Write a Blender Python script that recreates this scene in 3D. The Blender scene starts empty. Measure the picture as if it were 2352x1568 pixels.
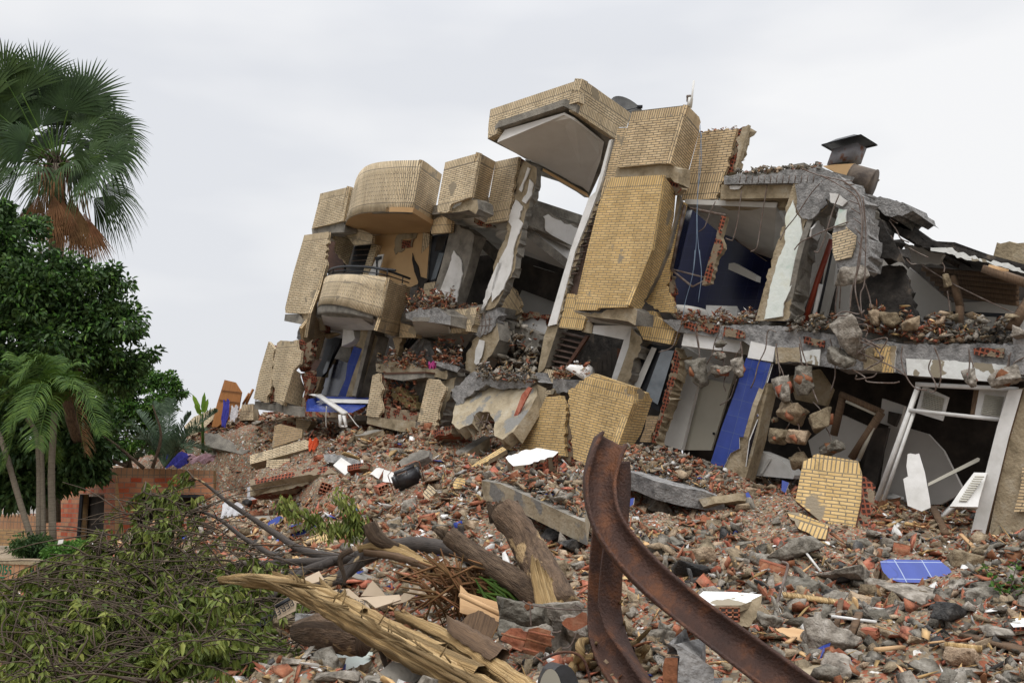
import bpy, bmesh, math, random
import numpy as np
from mathutils import Vector, Matrix, noise
R = math.radians
rnd = random.Random(7); rg = np.random.default_rng(11)
scene = bpy.context.scene; COL = scene.collection
# ---------------------------------------------------------------- camera
EYE = 1.75; PITCH = math.atan((1150-784)/2286.7); FPX = 2286.7
cd = bpy.data.cameras.new('camera'); cd.lens = 35; cd.sensor_width = 36; cd.clip_end = 3000; cd.clip_start = .05
cam = bpy.data.objects.new('camera', cd); COL.objects.link(cam)
cam.location = (0, 0, EYE); cam.rotation_euler = (math.pi/2+PITCH, 0, 0); scene.camera = cam
# ---------------------------------------------------------------- sky and sun
w = bpy.data.worlds.new("World"); scene.world = w; w.use_nodes = True
nt = w.node_tree; N = nt.nodes; L = nt.links; N.clear()
SUN_EL, SUN_AZ = R(52), R(4)
out = N.new('ShaderNodeOutputWorld'); bg = N.new('ShaderNodeBackground')
sky = N.new('ShaderNodeTexSky'); sky.sky_type = 'NISHITA'; sky.sun_disc = False
sky.sun_elevation = SUN_EL; sky.sun_rotation = math.pi+SUN_AZ; sky.air_density = 2; sky.dust_density = 5
tc = N.new('ShaderNodeTexCoord'); sep = N.new('ShaderNodeSeparateXYZ'); L.new(tc.outputs['Generated'], sep.inputs[0])
mp = N.new('ShaderNodeMapping'); mp.inputs['Scale'].default_value = (1, 1, 3.2); mp.inputs['Location'].default_value=(.3,.1,.6)
L.new(tc.outputs['Generated'], mp.inputs[0])
nz = N.new('ShaderNodeTexNoise'); nz.inputs['Scale'].default_value = 2.6; nz.inputs['Detail'].default_value = 4; nz.inputs['Roughness'].default_value=.45
L.new(mp.outputs[0], nz.inputs[0])
cr = N.new('ShaderNodeValToRGB'); e = cr.color_ramp.elements
e[0].position = .38; e[0].color = (7.35, 7.5, 7.9, 1); e[1].position = .60; e[1].color = (8.9, 8.9, 9.0, 1)
L.new(nz.outputs['Fac'], cr.inputs[0])
# overcast: the cloud layer brightens towards the zenith
mr = N.new('ShaderNodeMapRange'); mr.interpolation_type='SMOOTHSTEP'
mr.inputs['From Min'].default_value = .42; mr.inputs['From Max'].default_value = 1; mr.inputs['To Min'].default_value = 1; mr.inputs['To Max'].default_value = 3.0
L.new(sep.outputs['Z'], mr.inputs['Value'])
vm = N.new('ShaderNodeVectorMath'); vm.operation = 'SCALE'; L.new(cr.outputs[0], vm.inputs[0]); L.new(mr.outputs[0], vm.inputs['Scale'])
mx = N.new('ShaderNodeMix'); mx.data_type = 'RGBA'; mx.inputs['Factor'].default_value = .93
L.new(sky.outputs[0], mx.inputs['A']); L.new(vm.outputs[0], mx.inputs['B'])
L.new(mx.outputs['Result'], bg.inputs['Color']); bg.inputs['Strength'].default_value = .1
L.new(bg.outputs[0], out.inputs[0])
sd = bpy.data.lights.new('sun', 'SUN'); sd.energy = 1.35; sd.angle = R(24); sd.color = (1, .97, .92)
so = bpy.data.objects.new('sun', sd); COL.objects.link(so); so.location = (-20, -10, 50)
so.rotation_euler = (math.pi/2-SUN_EL, 0, SUN_AZ)   # light comes from the left, behind the camera
scene.view_settings.view_transform = 'Standard'; scene.view_settings.look = 'None'; scene.view_settings.exposure = 0.12
scene.view_settings.gamma = 1
scene.render.engine = 'CYCLES'; scene.cycles.samples = 128; scene.cycles.use_denoising = True
scene.cycles.max_bounces = 6; scene.cycles.diffuse_bounces = 4; scene.cycles.transparent_max_bounces = 8
scene.render.resolution_x = 1024; scene.render.resolution_y = 682
# ---------------------------------------------------------------- picture frames used to measure the photograph
FR = {0:(0,0,4096/2352),1:(1000,550,1/1.96),2:(1000,1200,1/1.96),3:(1900,280,1/1.96),4:(1900,1000,1/1.96),5:(2896,500,1/1.96),
 6:(2896,1200,1/1.96),7:(2896,1931,1/1.96),8:(1900,1750,1/1.96),9:(0,100,900/1283),10:(0,1100,1/1.96),11:(0,1800,1200/2021),
 12:(800,1900,1400/2352),13:(0,2200,300/2352),14:(1050,2200,1/3.92),15:(1900,2400,900/2352),16:(1100,1300,1/3.92),17:(3296,800,800/2091),18:(1700,1400,1/2.94)}
K = 2352/4096
def D(z, x, y):
    ox, oy, s = FR[z]; return ((ox+x*s)*K, (oy+y*s)*K)
CP, SP = math.cos(PITCH), math.sin(PITCH)
def ray(x, y):
    return Vector((x-1176, FPX*CP-(784-y)*SP, FPX*SP+(784-y)*CP))
def P(x, y, d):
    r = ray(x, y); r *= d/r.y; return Vector((r.x, r.y, r.z+EYE))
# facade line of the collapsed block in plan
A0 = (3.3, 19.5); DA = Vector((.7317, -.6816, 0)); NO = Vector((-.6816, -.7317, 0)); DB = -NO; UPV = (DA*.34+Vector((0,0,1))).normalized()
def FP(x, y, off):
    r = ray(x, y); ux = r.x/r.y; ax = A0[0]+off*NO.x; ay = A0[1]+off*NO.y
    t = (ux*ay-ax)/(.7317+ux*.6816); return P(x, y, ay-.6816*t)
class Pl:
    def __init__(s, a, b, u=UPV):
        s.o = a; s.e = (b-a).normalized(); s.u = u; s.n = s.e.cross(u).normalized()
        if s.n.dot(Vector((0,0,EYE))-a) < 0: s.n = -s.n
        s.inv = Matrix((s.e, s.u, s.n)).transposed().inverted()
    def at(s, x, y):
        r = ray(x, y); c = Vector((0,0,EYE)); t = (s.o-c).dot(s.n)/r.dot(s.n); return c+r*t
    def uv(s, p):
        q = s.inv @ (p-s.o); return (q.x, q.y)
# ---------------------------------------------------------------- materials
def mat(name, cols, scale=6, bump=.3, rough=.9, bscale=None, pos=None, metal=0, attr=0, var=0, emit=None, detail=6, stretch=None, spec=.3, dist=0.0):
    m = bpy.data.materials.new(name); m.use_nodes = True; t = m.node_tree; n = t.nodes; l = t.links
    b = n['Principled BSDF']; b.inputs['Roughness'].default_value = rough; b.inputs['Metallic'].default_value = metal
    b.inputs['Specular IOR Level'].default_value = spec
    g = n.new('ShaderNodeNewGeometry'); 
    src = g.outputs['Position']
    if stretch:
        q = n.new('ShaderNodeTexCoord'); mpp = n.new('ShaderNodeMapping'); mpp.inputs['Scale'].default_value = stretch
        l.new(q.outputs['UV'], mpp.inputs[0]); src = mpp.outputs[0]
    nz = n.new('ShaderNodeTexNoise'); nz.inputs['Scale'].default_value = scale; nz.inputs['Detail'].default_value = detail; nz.inputs['Roughness'].default_value = .62
    nz.inputs['Distortion'].default_value = dist
    l.new(src, nz.inputs[0])
    r = n.new('ShaderNodeValToRGB'); k = len(cols); pos = pos or [.3+.4*i/max(1,k-1) for i in range(k)]
    el = r.color_ramp.elements
    while len(el) < k: el.new(.5)
    for i in range(k): el[i].position = pos[i]; el[i].color = (*cols[i], 1)
    l.new(nz.outputs['Fac'], r.inputs[0]); c = r.outputs[0]
    if attr or var:
        a = n.new('ShaderNodeAttribute'); a.attribute_name = 'rnd'; oi = n.new('ShaderNodeObjectInfo')
        mm = n.new('ShaderNodeMath'); mm.operation = 'ADD'; l.new(a.outputs['Fac'], mm.inputs[0]); l.new(oi.outputs['Random'], mm.inputs[1])
        fr = n.new('ShaderNodeMath'); fr.operation = 'FRACT'; l.new(mm.outputs[0], fr.inputs[0])
        hs = n.new('ShaderNodeHueSaturation'); mr = n.new('ShaderNodeMapRange'); mr.inputs['To Min'].default_value = 1-var; mr.inputs['To Max'].default_value = 1+var
        l.new(fr.outputs[0], mr.inputs['Value']); l.new(mr.outputs[0], hs.inputs['Value'])
        m2 = n.new('ShaderNodeMapRange'); m2.inputs['To Min'].default_value = .5+attr; m2.inputs['To Max'].default_value = .5-attr
        l.new(fr.outputs[0], m2.inputs['Value']); l.new(m2.outputs[0], hs.inputs['Hue']); l.new(c, hs.inputs['Color']); c = hs.outputs[0]
    l.new(c, b.inputs['Base Color'])
    if bump:
        n2 = n.new('ShaderNodeTexNoise'); n2.inputs['Scale'].default_value = bscale or scale*4; n2.inputs['Detail'].default_value = 5; l.new(src, n2.inputs[0])
        bp = n.new('ShaderNodeBump'); bp.inputs['Strength'].default_value = bump; bp.inputs['Distance'].default_value = .03
        l.new(n2.outputs['Fac'], bp.inputs['Height']); l.new(bp.outputs[0], b.inputs['Normal'])
    m['c'] = 1; return m
def patch(m, col, scale, thr, soft=.02, col2=None, detail=4):
    """a second colour showing in irregular patches (fallen plaster, dirt)"""
    t = m.node_tree; n = t.nodes; l = t.links; b = n['Principled BSDF']
    old = b.inputs['Base Color'].links[0].from_socket
    g = n.new('ShaderNodeNewGeometry'); z = n.new('ShaderNodeTexNoise'); z.inputs['Scale'].default_value = scale; z.inputs['Detail'].default_value = detail
    l.new(g.outputs['Position'], z.inputs[0])
    mr = n.new('ShaderNodeMapRange'); mr.inputs['From Min'].default_value = thr; mr.inputs['From Max'].default_value = thr+soft; l.new(z.outputs['Fac'], mr.inputs['Value'])
    x = n.new('ShaderNodeMix'); x.data_type = 'RGBA'; l.new(mr.outputs[0], x.inputs['Factor']); l.new(old, x.inputs['A']); x.inputs['B'].default_value = (*col, 1)
    l.new(x.outputs['Result'], b.inputs['Base Color']); return m
def brick(name, c1, c2, mortar, bw=.26, rh=.08, ms=.0105, off=.5, rot=0, dirt=.5, bump=.5, rough=.75, var=(.25,)):
    m = bpy.data.materials.new(name); m.use_nodes = True; t = m.node_tree; n = t.nodes; l = t.links; b = n['Principled BSDF']
    b.inputs['Roughness'].default_value = rough; b.inputs['Specular IOR Level'].default_value = .25
    q = n.new('ShaderNodeTexCoord'); mpp = n.new('ShaderNodeMapping'); mpp.inputs['Rotation'].default_value = (0,0,rot); l.new(q.outputs['UV'], mpp.inputs[0])
    # slight wander so that the courses are hand laid
    g = n.new('ShaderNodeNewGeometry')
    wn = n.new('ShaderNodeTexNoise'); wn.inputs['Scale'].default_value = 2.5; l.new(g.outputs['Position'], wn.inputs[0])
    ws = n.new('ShaderNodeVectorMath'); ws.operation='MULTIPLY_ADD'; l.new(wn.outputs['Color'], ws.inputs[0]); ws.inputs[1].default_value=(.022,.022,0); l.new(mpp.outputs[0], ws.inputs[2])
    x = n.new('ShaderNodeTexBrick'); x.offset = off; x.inputs['Scale'].default_value = 1; x.inputs['Brick Width'].default_value = bw; x.inputs['Row Height'].default_value = rh
    x.inputs['Mortar Size'].default_value = ms; x.inputs['Mortar Smooth'].default_value = .15; x.inputs['Color1'].default_value = (*c1,1); x.inputs['Color2'].default_value = (*c2,1); x.inputs['Mortar'].default_value = (*mortar,1)
    l.new(ws.outputs[0], x.inputs[0])
    z = n.new('ShaderNodeTexNoise'); z.inputs['Scale'].default_value = 1.3; z.inputs['Detail'].default_value = 7; z.inputs['Roughness'].default_value=.7; l.new(g.outputs['Position'], z.inputs[0])
    mr = n.new('ShaderNodeMapRange'); mr.inputs['From Min'].default_value=.3; mr.inputs['From Max'].default_value=.7; mr.inputs['To Min'].default_value = 1-dirt*.45; mr.inputs['To Max'].default_value = 1+dirt*.12; l.new(z.outputs['Fac'], mr.inputs['Value'])
    v = n.new('ShaderNodeVectorMath'); v.operation='SCALE'; l.new(x.outputs['Color'], v.inputs[0]); l.new(mr.outputs[0], v.inputs['Scale'])
    # run-off streaks down the face and a few hairline cracks
    ms_ = n.new('ShaderNodeMapping'); ms_.inputs['Scale'].default_value = (5,.45,1); l.new(q.outputs['UV'], ms_.inputs[0]); sn = n.new('ShaderNodeTexNoise'); sn.inputs['Scale'].default_value = 1; sn.inputs['Detail'].default_value = 6; l.new(ms_.outputs[0], sn.inputs[0])
    sr = n.new('ShaderNodeMapRange'); sr.inputs['From Min'].default_value = .38; sr.inputs['From Max'].default_value = .62; sr.inputs['To Min'].default_value = 1-dirt*.2; sr.inputs['To Max'].default_value = 1.04; l.new(sn.outputs['Fac'], sr.inputs['Value'])
    ca = n.new('ShaderNodeVectorMath'); ca.operation = 'MULTIPLY_ADD'; l.new(wn.outputs['Color'], ca.inputs[0]); ca.inputs[1].default_value = (.5,.5,.5); l.new(g.outputs['Position'], ca.inputs[2])
    cv = n.new('ShaderNodeTexVoronoi'); cv.feature = 'DISTANCE_TO_EDGE'; cv.inputs['Scale'].default_value = .42; l.new(ca.outputs[0], cv.inputs['Vector'])
    ck = n.new('ShaderNodeMapRange'); ck.inputs['From Min'].default_value = .002; ck.inputs['From Max'].default_value = .006; ck.inputs['To Min'].default_value = .8; l.new(cv.outputs['Distance'], ck.inputs['Value'])
    mm_ = n.new('ShaderNodeMath'); mm_.operation = 'MULTIPLY'; l.new(sr.outputs[0], mm_.inputs[0]); l.new(ck.outputs[0], mm_.inputs[1])
    v2 = n.new('ShaderNodeVectorMath'); v2.operation = 'SCALE'; l.new(v.outputs[0], v2.inputs[0]); l.new(mm_.outputs[0], v2.inputs['Scale']); l.new(v2.outputs[0], b.inputs['Base Color'])
    z2 = n.new('ShaderNodeTexNoise'); z2.inputs['Scale'].default_value = 40; l.new(g.outputs['Position'], z2.inputs[0])
    ad = n.new('ShaderNodeMath'); ad.operation='MULTIPLY_ADD'; l.new(x.outputs['Fac'], ad.inputs[0]); ad.inputs[1].default_value=-1; l.new(z2.outputs['Fac'], ad.inputs[2])
    bp = n.new('ShaderNodeBump'); bp.inputs['Strength'].default_value = bump; bp.inputs['Distance'].default_value = .012; l.new(ad.outputs[0], bp.inputs['Height']); l.new(bp.outputs[0], b.inputs['Normal'])
    return m
M = {}
def bset(key, c1, c2, mo, **k):
    M[key] = brick(key+'_brick', c1, c2, mo, bw=.20, rh=.050, ms=.0085, **k)
    M[key+'_s'] = brick(key+'_soldier', c1, c2, mo, bw=.22, rh=.056, ms=.009, off=0, rot=math.pi/2, **k)
    M[key+'_v'] = brick(key+'_upright', c1, c2, mo, bw=.21, rh=.054, ms=.0085, off=.5, rot=math.pi/2, **k)
bset('buff', (.72,.55,.335), (.60,.44,.25), (.16,.135,.10), dirt=.8)
bset('pale', (.74,.60,.40), (.64,.50,.315), (.18,.155,.12), dirt=.7)
bset('gold', (.72,.51,.235), (.60,.40,.16), (.24,.195,.13), dirt=.6)
bset('dust', (.44,.31,.175), (.34,.235,.125), (.20,.165,.12), dirt=.5)
for k_ in ('buff','pale','gold','dust'): patch(M[k_], (.27,.225,.16), 1.3, .645, .02, detail=12); patch(M[k_+'_s'], (.27,.225,.16), 1.7, .61, .02, detail=12)
M['gate'] = brick('gatehouse_brick', (.40,.20,.11), (.36,.17,.09), (.22,.17,.13), bw=.3, rh=.13, ms=.012, dirt=.5)
M['gate_r'] = brick('gatehouse_red_brick', (.42,.075,.03), (.46,.24,.13), (.22,.17,.13), bw=.3, rh=.13, ms=.012, dirt=.5)
M['gate_s'] = brick('gatehouse_soldier', (.40,.22,.12), (.33,.18,.10), (.2,.15,.11), bw=.6, rh=.14, ms=.012, off=0, rot=math.pi/2)
M['gate_y'] = brick('boundary_brick', (.42,.27,.13), (.34,.21,.10), (.2,.15,.1), bw=.3, rh=.12, ms=.012)
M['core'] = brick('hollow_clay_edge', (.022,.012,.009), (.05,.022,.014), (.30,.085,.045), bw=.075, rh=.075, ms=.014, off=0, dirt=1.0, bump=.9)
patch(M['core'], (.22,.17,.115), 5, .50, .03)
M['conc'] = mat('concrete', [(.10,.092,.08),(.20,.185,.16),(.29,.265,.225)], 3, .6, .95, 22)
M['conc_r'] = mat('raw_broken_concrete', [(.09,.088,.085),(.22,.215,.21),(.33,.32,.31)], 7, 1.0, .95, 26)
M['conc_t'] = mat('sandy_render', [(.17,.135,.085),(.31,.25,.165),(.38,.33,.25)], 3.5, .7, .95, 20)
M['conc_p'] = patch(mat('weathered_slab_render', [(.20,.165,.11),(.36,.30,.205),(.42,.37,.28)], 2.5, .7, .95, 16), (.21,.205,.19), 2.2, .53, .05, detail=9)
M['conc_d'] = mat('charred_shade_concrete', [(.015,.014,.013),(.045,.04,.036),(.20,.16,.12)], 3.2, .8, .9, 14, pos=[.35,.58,.75])
M['plast'] = mat('white_plaster', [(.50,.49,.46),(.66,.65,.63),(.72,.71,.70)], 2.2, .12, .85, 14)
M['plast_p'] = patch(mat('peeling_plaster', [(.50,.50,.47),(.68,.69,.67),(.62,.64,.60)], 2.2, .3, .85, 14), (.26,.225,.165), 2.6, .545, .01)
M['plast_g'] = patch(mat('green_stained_plaster', [(.52,.58,.52),(.66,.70,.66),(.60,.62,.52)], 2.5, .3, .85, 14), (.20,.40,.30), 1.6, .60, .09)
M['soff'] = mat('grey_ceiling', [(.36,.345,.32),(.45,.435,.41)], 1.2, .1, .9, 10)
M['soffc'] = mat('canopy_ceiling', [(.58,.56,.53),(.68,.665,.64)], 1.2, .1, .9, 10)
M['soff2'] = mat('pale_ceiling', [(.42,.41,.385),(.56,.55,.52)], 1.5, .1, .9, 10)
M['tanw'] = patch(mat('tan_render', [(.47,.30,.15),(.56,.37,.19)], 1.2, .15, .9, 14), (.40,.33,.24), 1.4, .70, .05)
M['orange'] = mat('orange_render', [(.40,.245,.115),(.47,.30,.15)], .9, .08, .9)
M['dark'] = mat('shade_dark_interior', [(.012,.010,.009),(.035,.03,.026),(.07,.055,.045)], 1.6, .4, .95)  # near-black colour paints in the shade of rooms and voids
M['dkwood'] = mat('dark_wood', [(.05,.02,.012),(.10,.045,.025)], 3, .2, .6, stretch=(1,8,1))
M['iron'] = mat('black_iron', [(.012,.013,.016),(.025,.027,.032)], 6, .1, .5, metal=.3)
M['glass'] = mat('dusty_glass', [(.07,.085,.10),(.13,.15,.17)], 1.5, 0, .12, spec=.8)
M['rebar'] = mat('rebar', [(.09,.05,.03),(.13,.10,.085),(.22,.19,.17)], 8, .3, .8)
M['white'] = mat('white_paint', [(.52,.51,.48),(.68,.67,.65)], 4, .08, .6)
M['offw'] = mat('cream_door', [(.42,.40,.33),(.50,.48,.41)], 1, .05, .6)
M['rust'] = mat('rusty_steel', [(.035,.018,.014),(.06,.028,.019),(.14,.052,.02),(.08,.04,.03)], 6, .5, .7, 60, metal=.2, pos=[.3,.5,.68,.84], spec=.4)
M['rustd'] = mat('dull_sheet_metal', [(.16,.16,.17),(.22,.21,.22),(.15,.06,.03)], 5, .2, .6, metal=.4, pos=[.3,.55,.68])
M['drum'] = mat('brown_corrugated_metal', [(.04,.03,.024),(.10,.078,.06),(.15,.11,.08)], 4, .4, .7, metal=.2)
M['louv'] = mat('brown_louvre', [(.045,.028,.022),(.11,.075,.06)], 5, .3, .8)
M['tileb'] = brick('blue_tile_shaded', (.004,.006,.03), (.006,.009,.042), (.015,.02,.05), bw=.31, rh=.31, ms=.004, off=0, dirt=.5, bump=.1, rough=.25)  # tile blue darkened to carry the shade of rooms and column sides
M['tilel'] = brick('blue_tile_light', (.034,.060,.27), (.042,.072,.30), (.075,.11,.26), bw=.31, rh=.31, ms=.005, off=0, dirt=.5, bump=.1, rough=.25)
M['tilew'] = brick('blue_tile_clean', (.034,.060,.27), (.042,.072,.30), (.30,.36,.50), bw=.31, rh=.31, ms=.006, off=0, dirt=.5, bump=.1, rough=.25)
M['clay'] = mat('red_clay', [(.14,.052,.028),(.29,.105,.055),(.35,.18,.11)], 9, .4, .9, attr=.012, var=.35)
M['grit'] = mat('mortar_lump', [(.12,.09,.058),(.27,.205,.135),(.38,.305,.205)], 12, .8, .95, attr=.01, var=.35)
M['stone'] = mat('grey_rubble', [(.06,.053,.042),(.185,.165,.135),(.33,.305,.265)], 9, 1.0, .95, 30, attr=.01, var=.33)
M['slip'] = mat('facing_brick_slip', [(.44,.28,.13),(.54,.36,.17)], 6, .2, .8, attr=.01, var=.25)
M['shard'] = mat('white_plaster_shard', [(.55,.54,.51),(.74,.73,.71)], 8, .1, .8, var=.12)
M['bshard'] = mat('blue_tile_shard', [(.03,.055,.27),(.05,.08,.35)], 6, .05, .3, var=.2)
M['char'] = mat('charred_lump', [(.02,.02,.021),(.05,.048,.046),(.12,.11,.10)], 9, .8, .8, var=.3)
M['wood'] = mat('splintered_wood', [(.17,.10,.04),(.43,.285,.125),(.62,.46,.25)], 2.2, 1.0, .85, 5, stretch=(13,.5,1), dist=.4)
M['woodb'] = mat('old_wood', [(.07,.045,.03),(.19,.12,.07)], 3, .5, .85, stretch=(20,1.5,1))
M['ply'] = mat('plywood', [(.42,.25,.12),(.52,.34,.18)], 2, .15, .7, stretch=(1.5,9,1))
M['wdoor'] = mat('varnished_board', [(.27,.105,.03),(.36,.16,.055)], 2, .05, .45, stretch=(9,1,1))
M['bark'] = mat('brown_bark', [(.035,.024,.017),(.10,.068,.045),(.17,.12,.08)], 3, 1.0, .95, 9, stretch=(7,2.5,1))
M['barkr'] = patch(mat('torn_bark', [(.045,.03,.022),(.12,.08,.052),(.18,.12,.08)], 3, 1.0, .95, 9, stretch=(7,2.5,1)), (.40,.28,.15), 4.2, .56, .04)
M['twig'] = mat('twig', [(.04,.03,.022),(.09,.065,.045)], 5, .3, .95)
M['cardb'] = mat('cardboard', [(.34,.265,.185),(.42,.335,.245)], 2, .05, .9)
M['lime'] = mat('pale_insulation', [(.30,.22,.09),(.45,.36,.18)], 9, 1, .95)
def leafm(name, cols, rough=.45, tr=.25):
    m = mat(name, cols, 3, 0, rough, attr=.015, var=.35, spec=.2); t = m.node_tree; n = t.nodes; l = t.links; b = n['Principled BSDF']
    b.inputs['Transmission Weight'].default_value = 0
    o = [x for x in n if x.type == 'OUTPUT_MATERIAL'][0]; tr_ = n.new('ShaderNodeBsdfTranslucent'); ms = n.new('ShaderNodeMixShader'); ms.inputs[0].default_value = tr
    l.new(b.inputs['Base Color'].links[0].from_socket, tr_.inputs[0]); l.new(b.outputs[0], ms.inputs[1]); l.new(tr_.outputs[0], ms.inputs[2]); l.new(ms.outputs[0], o.inputs[0]); return m
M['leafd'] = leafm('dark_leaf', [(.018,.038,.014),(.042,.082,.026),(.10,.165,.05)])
M['leafm'] = leafm('mid_leaf', [(.04,.10,.02),(.085,.19,.035),(.16,.28,.06)])
M['leafw'] = leafm('wilted_leaf', [(.055,.08,.016),(.12,.155,.032),(.24,.26,.07)], .5)
M['fan'] = leafm('fan_frond', [(.016,.034,.010),(.042,.078,.020)], .6, .1)
M['fand'] = leafm('dead_frond', [(.08,.04,.016),(.20,.105,.045)], .85, .03)
M['areca'] = leafm('areca_frond', [(.028,.065,.010),(.075,.135,.02)], .6, .2)
M['date'] = leafm('feather_frond', [(.05,.085,.05),(.11,.16,.10)], .5, .15)
M['banana'] = leafm('banana_leaf', [(.12,.24,.03),(.20,.34,.06)], .4, .3)
M['trunk'] = mat('palm_trunk', [(.10,.085,.065),(.20,.17,.13)], 2, .5, .95, 8, stretch=(1,14,1))
# rubble bed: dirt with coloured crumbs
m = mat('rubble_bed', [(.085,.064,.042),(.18,.138,.09),(.24,.19,.13)], 4, 1.0, .97, 14); M['bed'] = m
t = m.node_tree; n = t.nodes; l = t.links; b = n['Principled BSDF']
for sc, a in ((16, .75), (34, .8)):
    g = n.new('ShaderNodeNewGeometry'); v = n.new('ShaderNodeTexVoronoi'); v.inputs['Scale'].default_value = sc; l.new(g.outputs['Position'], v.inputs['Vector'])
    s = n.new('ShaderNodeSeparateColor'); l.new(v.outputs['Color'], s.inputs[0]); r = n.new('ShaderNodeValToRGB'); r.color_ramp.interpolation = 'CONSTANT'
    cs = [(.10,.08,.06),(.22,.075,.04),(.22,.17,.11),(.19,.175,.145),(.26,.10,.055),(.30,.25,.18),(.13,.11,.09),(.55,.53,.5)]
    el = r.color_ramp.elements
    while len(el) < 8: el.new(.5)
    for i, (p_, c_) in enumerate(zip((0,.16,.34,.52,.64,.76,.88,.965), cs)): el[i].position = p_; el[i].color = (*c_, 1)
    l.new(s.outputs[0], r.inputs[0]); x = n.new('ShaderNodeMix'); x.data_type = 'RGBA'
    mth = n.new('ShaderNodeMath'); mth.operation = 'LESS_THAN'; mth.inputs[1].default_value = a*.62; l.new(s.outputs[1], mth.inputs[0]); l.new(mth.outputs[0], x.inputs['Factor'])
    l.new(b.inputs['Base Color'].links[0].from_socket, x.inputs['A']); l.new(r.outputs[0], x.inputs['B']); l.new(x.outputs['Result'], b.inputs['Base Color'])
M['soil'] = mat('dry_soil', [(.22,.17,.11),(.33,.26,.18),(.38,.31,.22)], 1.2, .4, .95, 12)
M['road'] = mat('far_ground', [(.14,.13,.10),(.22,.19,.14)], .3, .3, .95)
# ---------------------------------------------------------------- objects
WO = {}   # world offset of every object frame
def link(o, parent):
    COL.objects.link(o)
    if parent is not None: o.parent = parent
def thing(name, label, cat, loc, group=None):
    o = bpy.data.objects.new(name, None); o.empty_display_size = .1; COL.objects.link(o); o.location = loc; WO[o.name] = Vector(loc)
    o['label'] = label; o['category'] = cat
    if group: o['group'] = group
    return o
def finish(name, me, mats, parent=None, label=None, cat=None, group=None, kind=None, smooth=False, rv=None):
    """me in world coordinates"""
    n = len(me.vertices); co = np.empty(n*3, np.float32); me.vertices.foreach_get('co', co); co = co.reshape(-1, 3)
    base = WO[parent.name] if parent is not None else Vector(((co[:,0].min()+co[:,0].max())/2, (co[:,1].min()+co[:,1].max())/2, co[:,2].min()))
    if kind == 'structure': base = Vector((0,0,0))
    co -= np.array(base, np.float32); me.vertices.foreach_set('co', co.ravel())
    for k in mats: me.materials.append(M[k] if isinstance(k, str) else k)
    me.name = name; o = bpy.data.objects.new(name, me); link(o, parent); WO[o.name] = Vector(base)
    if parent is None: o.location = base
    if label: o['label'] = label
    if cat: o['category'] = cat
    if group: o['group'] = group
    if kind: o['kind'] = kind
    if smooth: me.polygons.foreach_set('use_smooth', [True]*len(me.polygons))
    me.update(); return o
def np_mesh(V, F, mi=None, uv=None, rv=None):
    """V (n,3), F (m,k) faces of equal size k or a list of arrays"""
    Fs = F if isinstance(F, list) else [F]
    me = bpy.data.meshes.new('m'); me.vertices.add(len(V)); me.vertices.foreach_set('co', np.asarray(V, np.float32).ravel())
    loops = np.concatenate([f.ravel() for f in Fs]).astype(np.int32); cnt = np.concatenate([np.full(len(f), f.shape[1]) for f in Fs]).astype(np.int32)
    me.loops.add(len(loops)); me.loops.foreach_set('vertex_index', loops); me.polygons.add(len(cnt))
    st = np.concatenate([[0], np.cumsum(cnt)[:-1]]).astype(np.int32); me.polygons.foreach_set('loop_start', st)
    if mi is not None: me.polygons.foreach_set('material_index', np.asarray(mi, np.int32))
    me.update(calc_edges=True)
    if uv is not None:
        u = me.uv_layers.new(name='UVMap'); u.data.foreach_set('uv', np.asarray(uv, np.float32)[loops].ravel())
    if rv is not None:
        a = me.attributes.new('rnd', 'FLOAT', 'FACE'); a.data.foreach_set('value', np.asarray(rv, np.float32))
    me.validate(); return me
def parse(z, s):
    o = []
    for tkn in s.split():
        j = tkn.endswith('j'); x, y = tkn.rstrip('j').split(','); o.append((*D(z, float(x), float(y)), j))
    return o
def jagged(pts, amp, step=7, seed=0):
    r = random.Random(len(pts)*31+int(pts[0][0])+seed); out = []
    for i, (x, y, j) in enumerate(pts):
        x2, y2, _ = pts[(i+1) % len(pts)]; out.append((x, y, j))
        if j:
            d = math.hypot(x2-x, y2-y); k = max(1, int(d/step)); nx, ny = -(y2-y)/max(d,.1), (x2-x)/max(d,.1); prev = 0
            for q in range(1, k):
                a = r.uniform(-1, 1)*amp; t = (q+r.uniform(-.3,.3))/k
                out.append((x+(x2-x)*t+nx*a, y+(y2-y)*t+ny*a, True))
    return out
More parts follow.
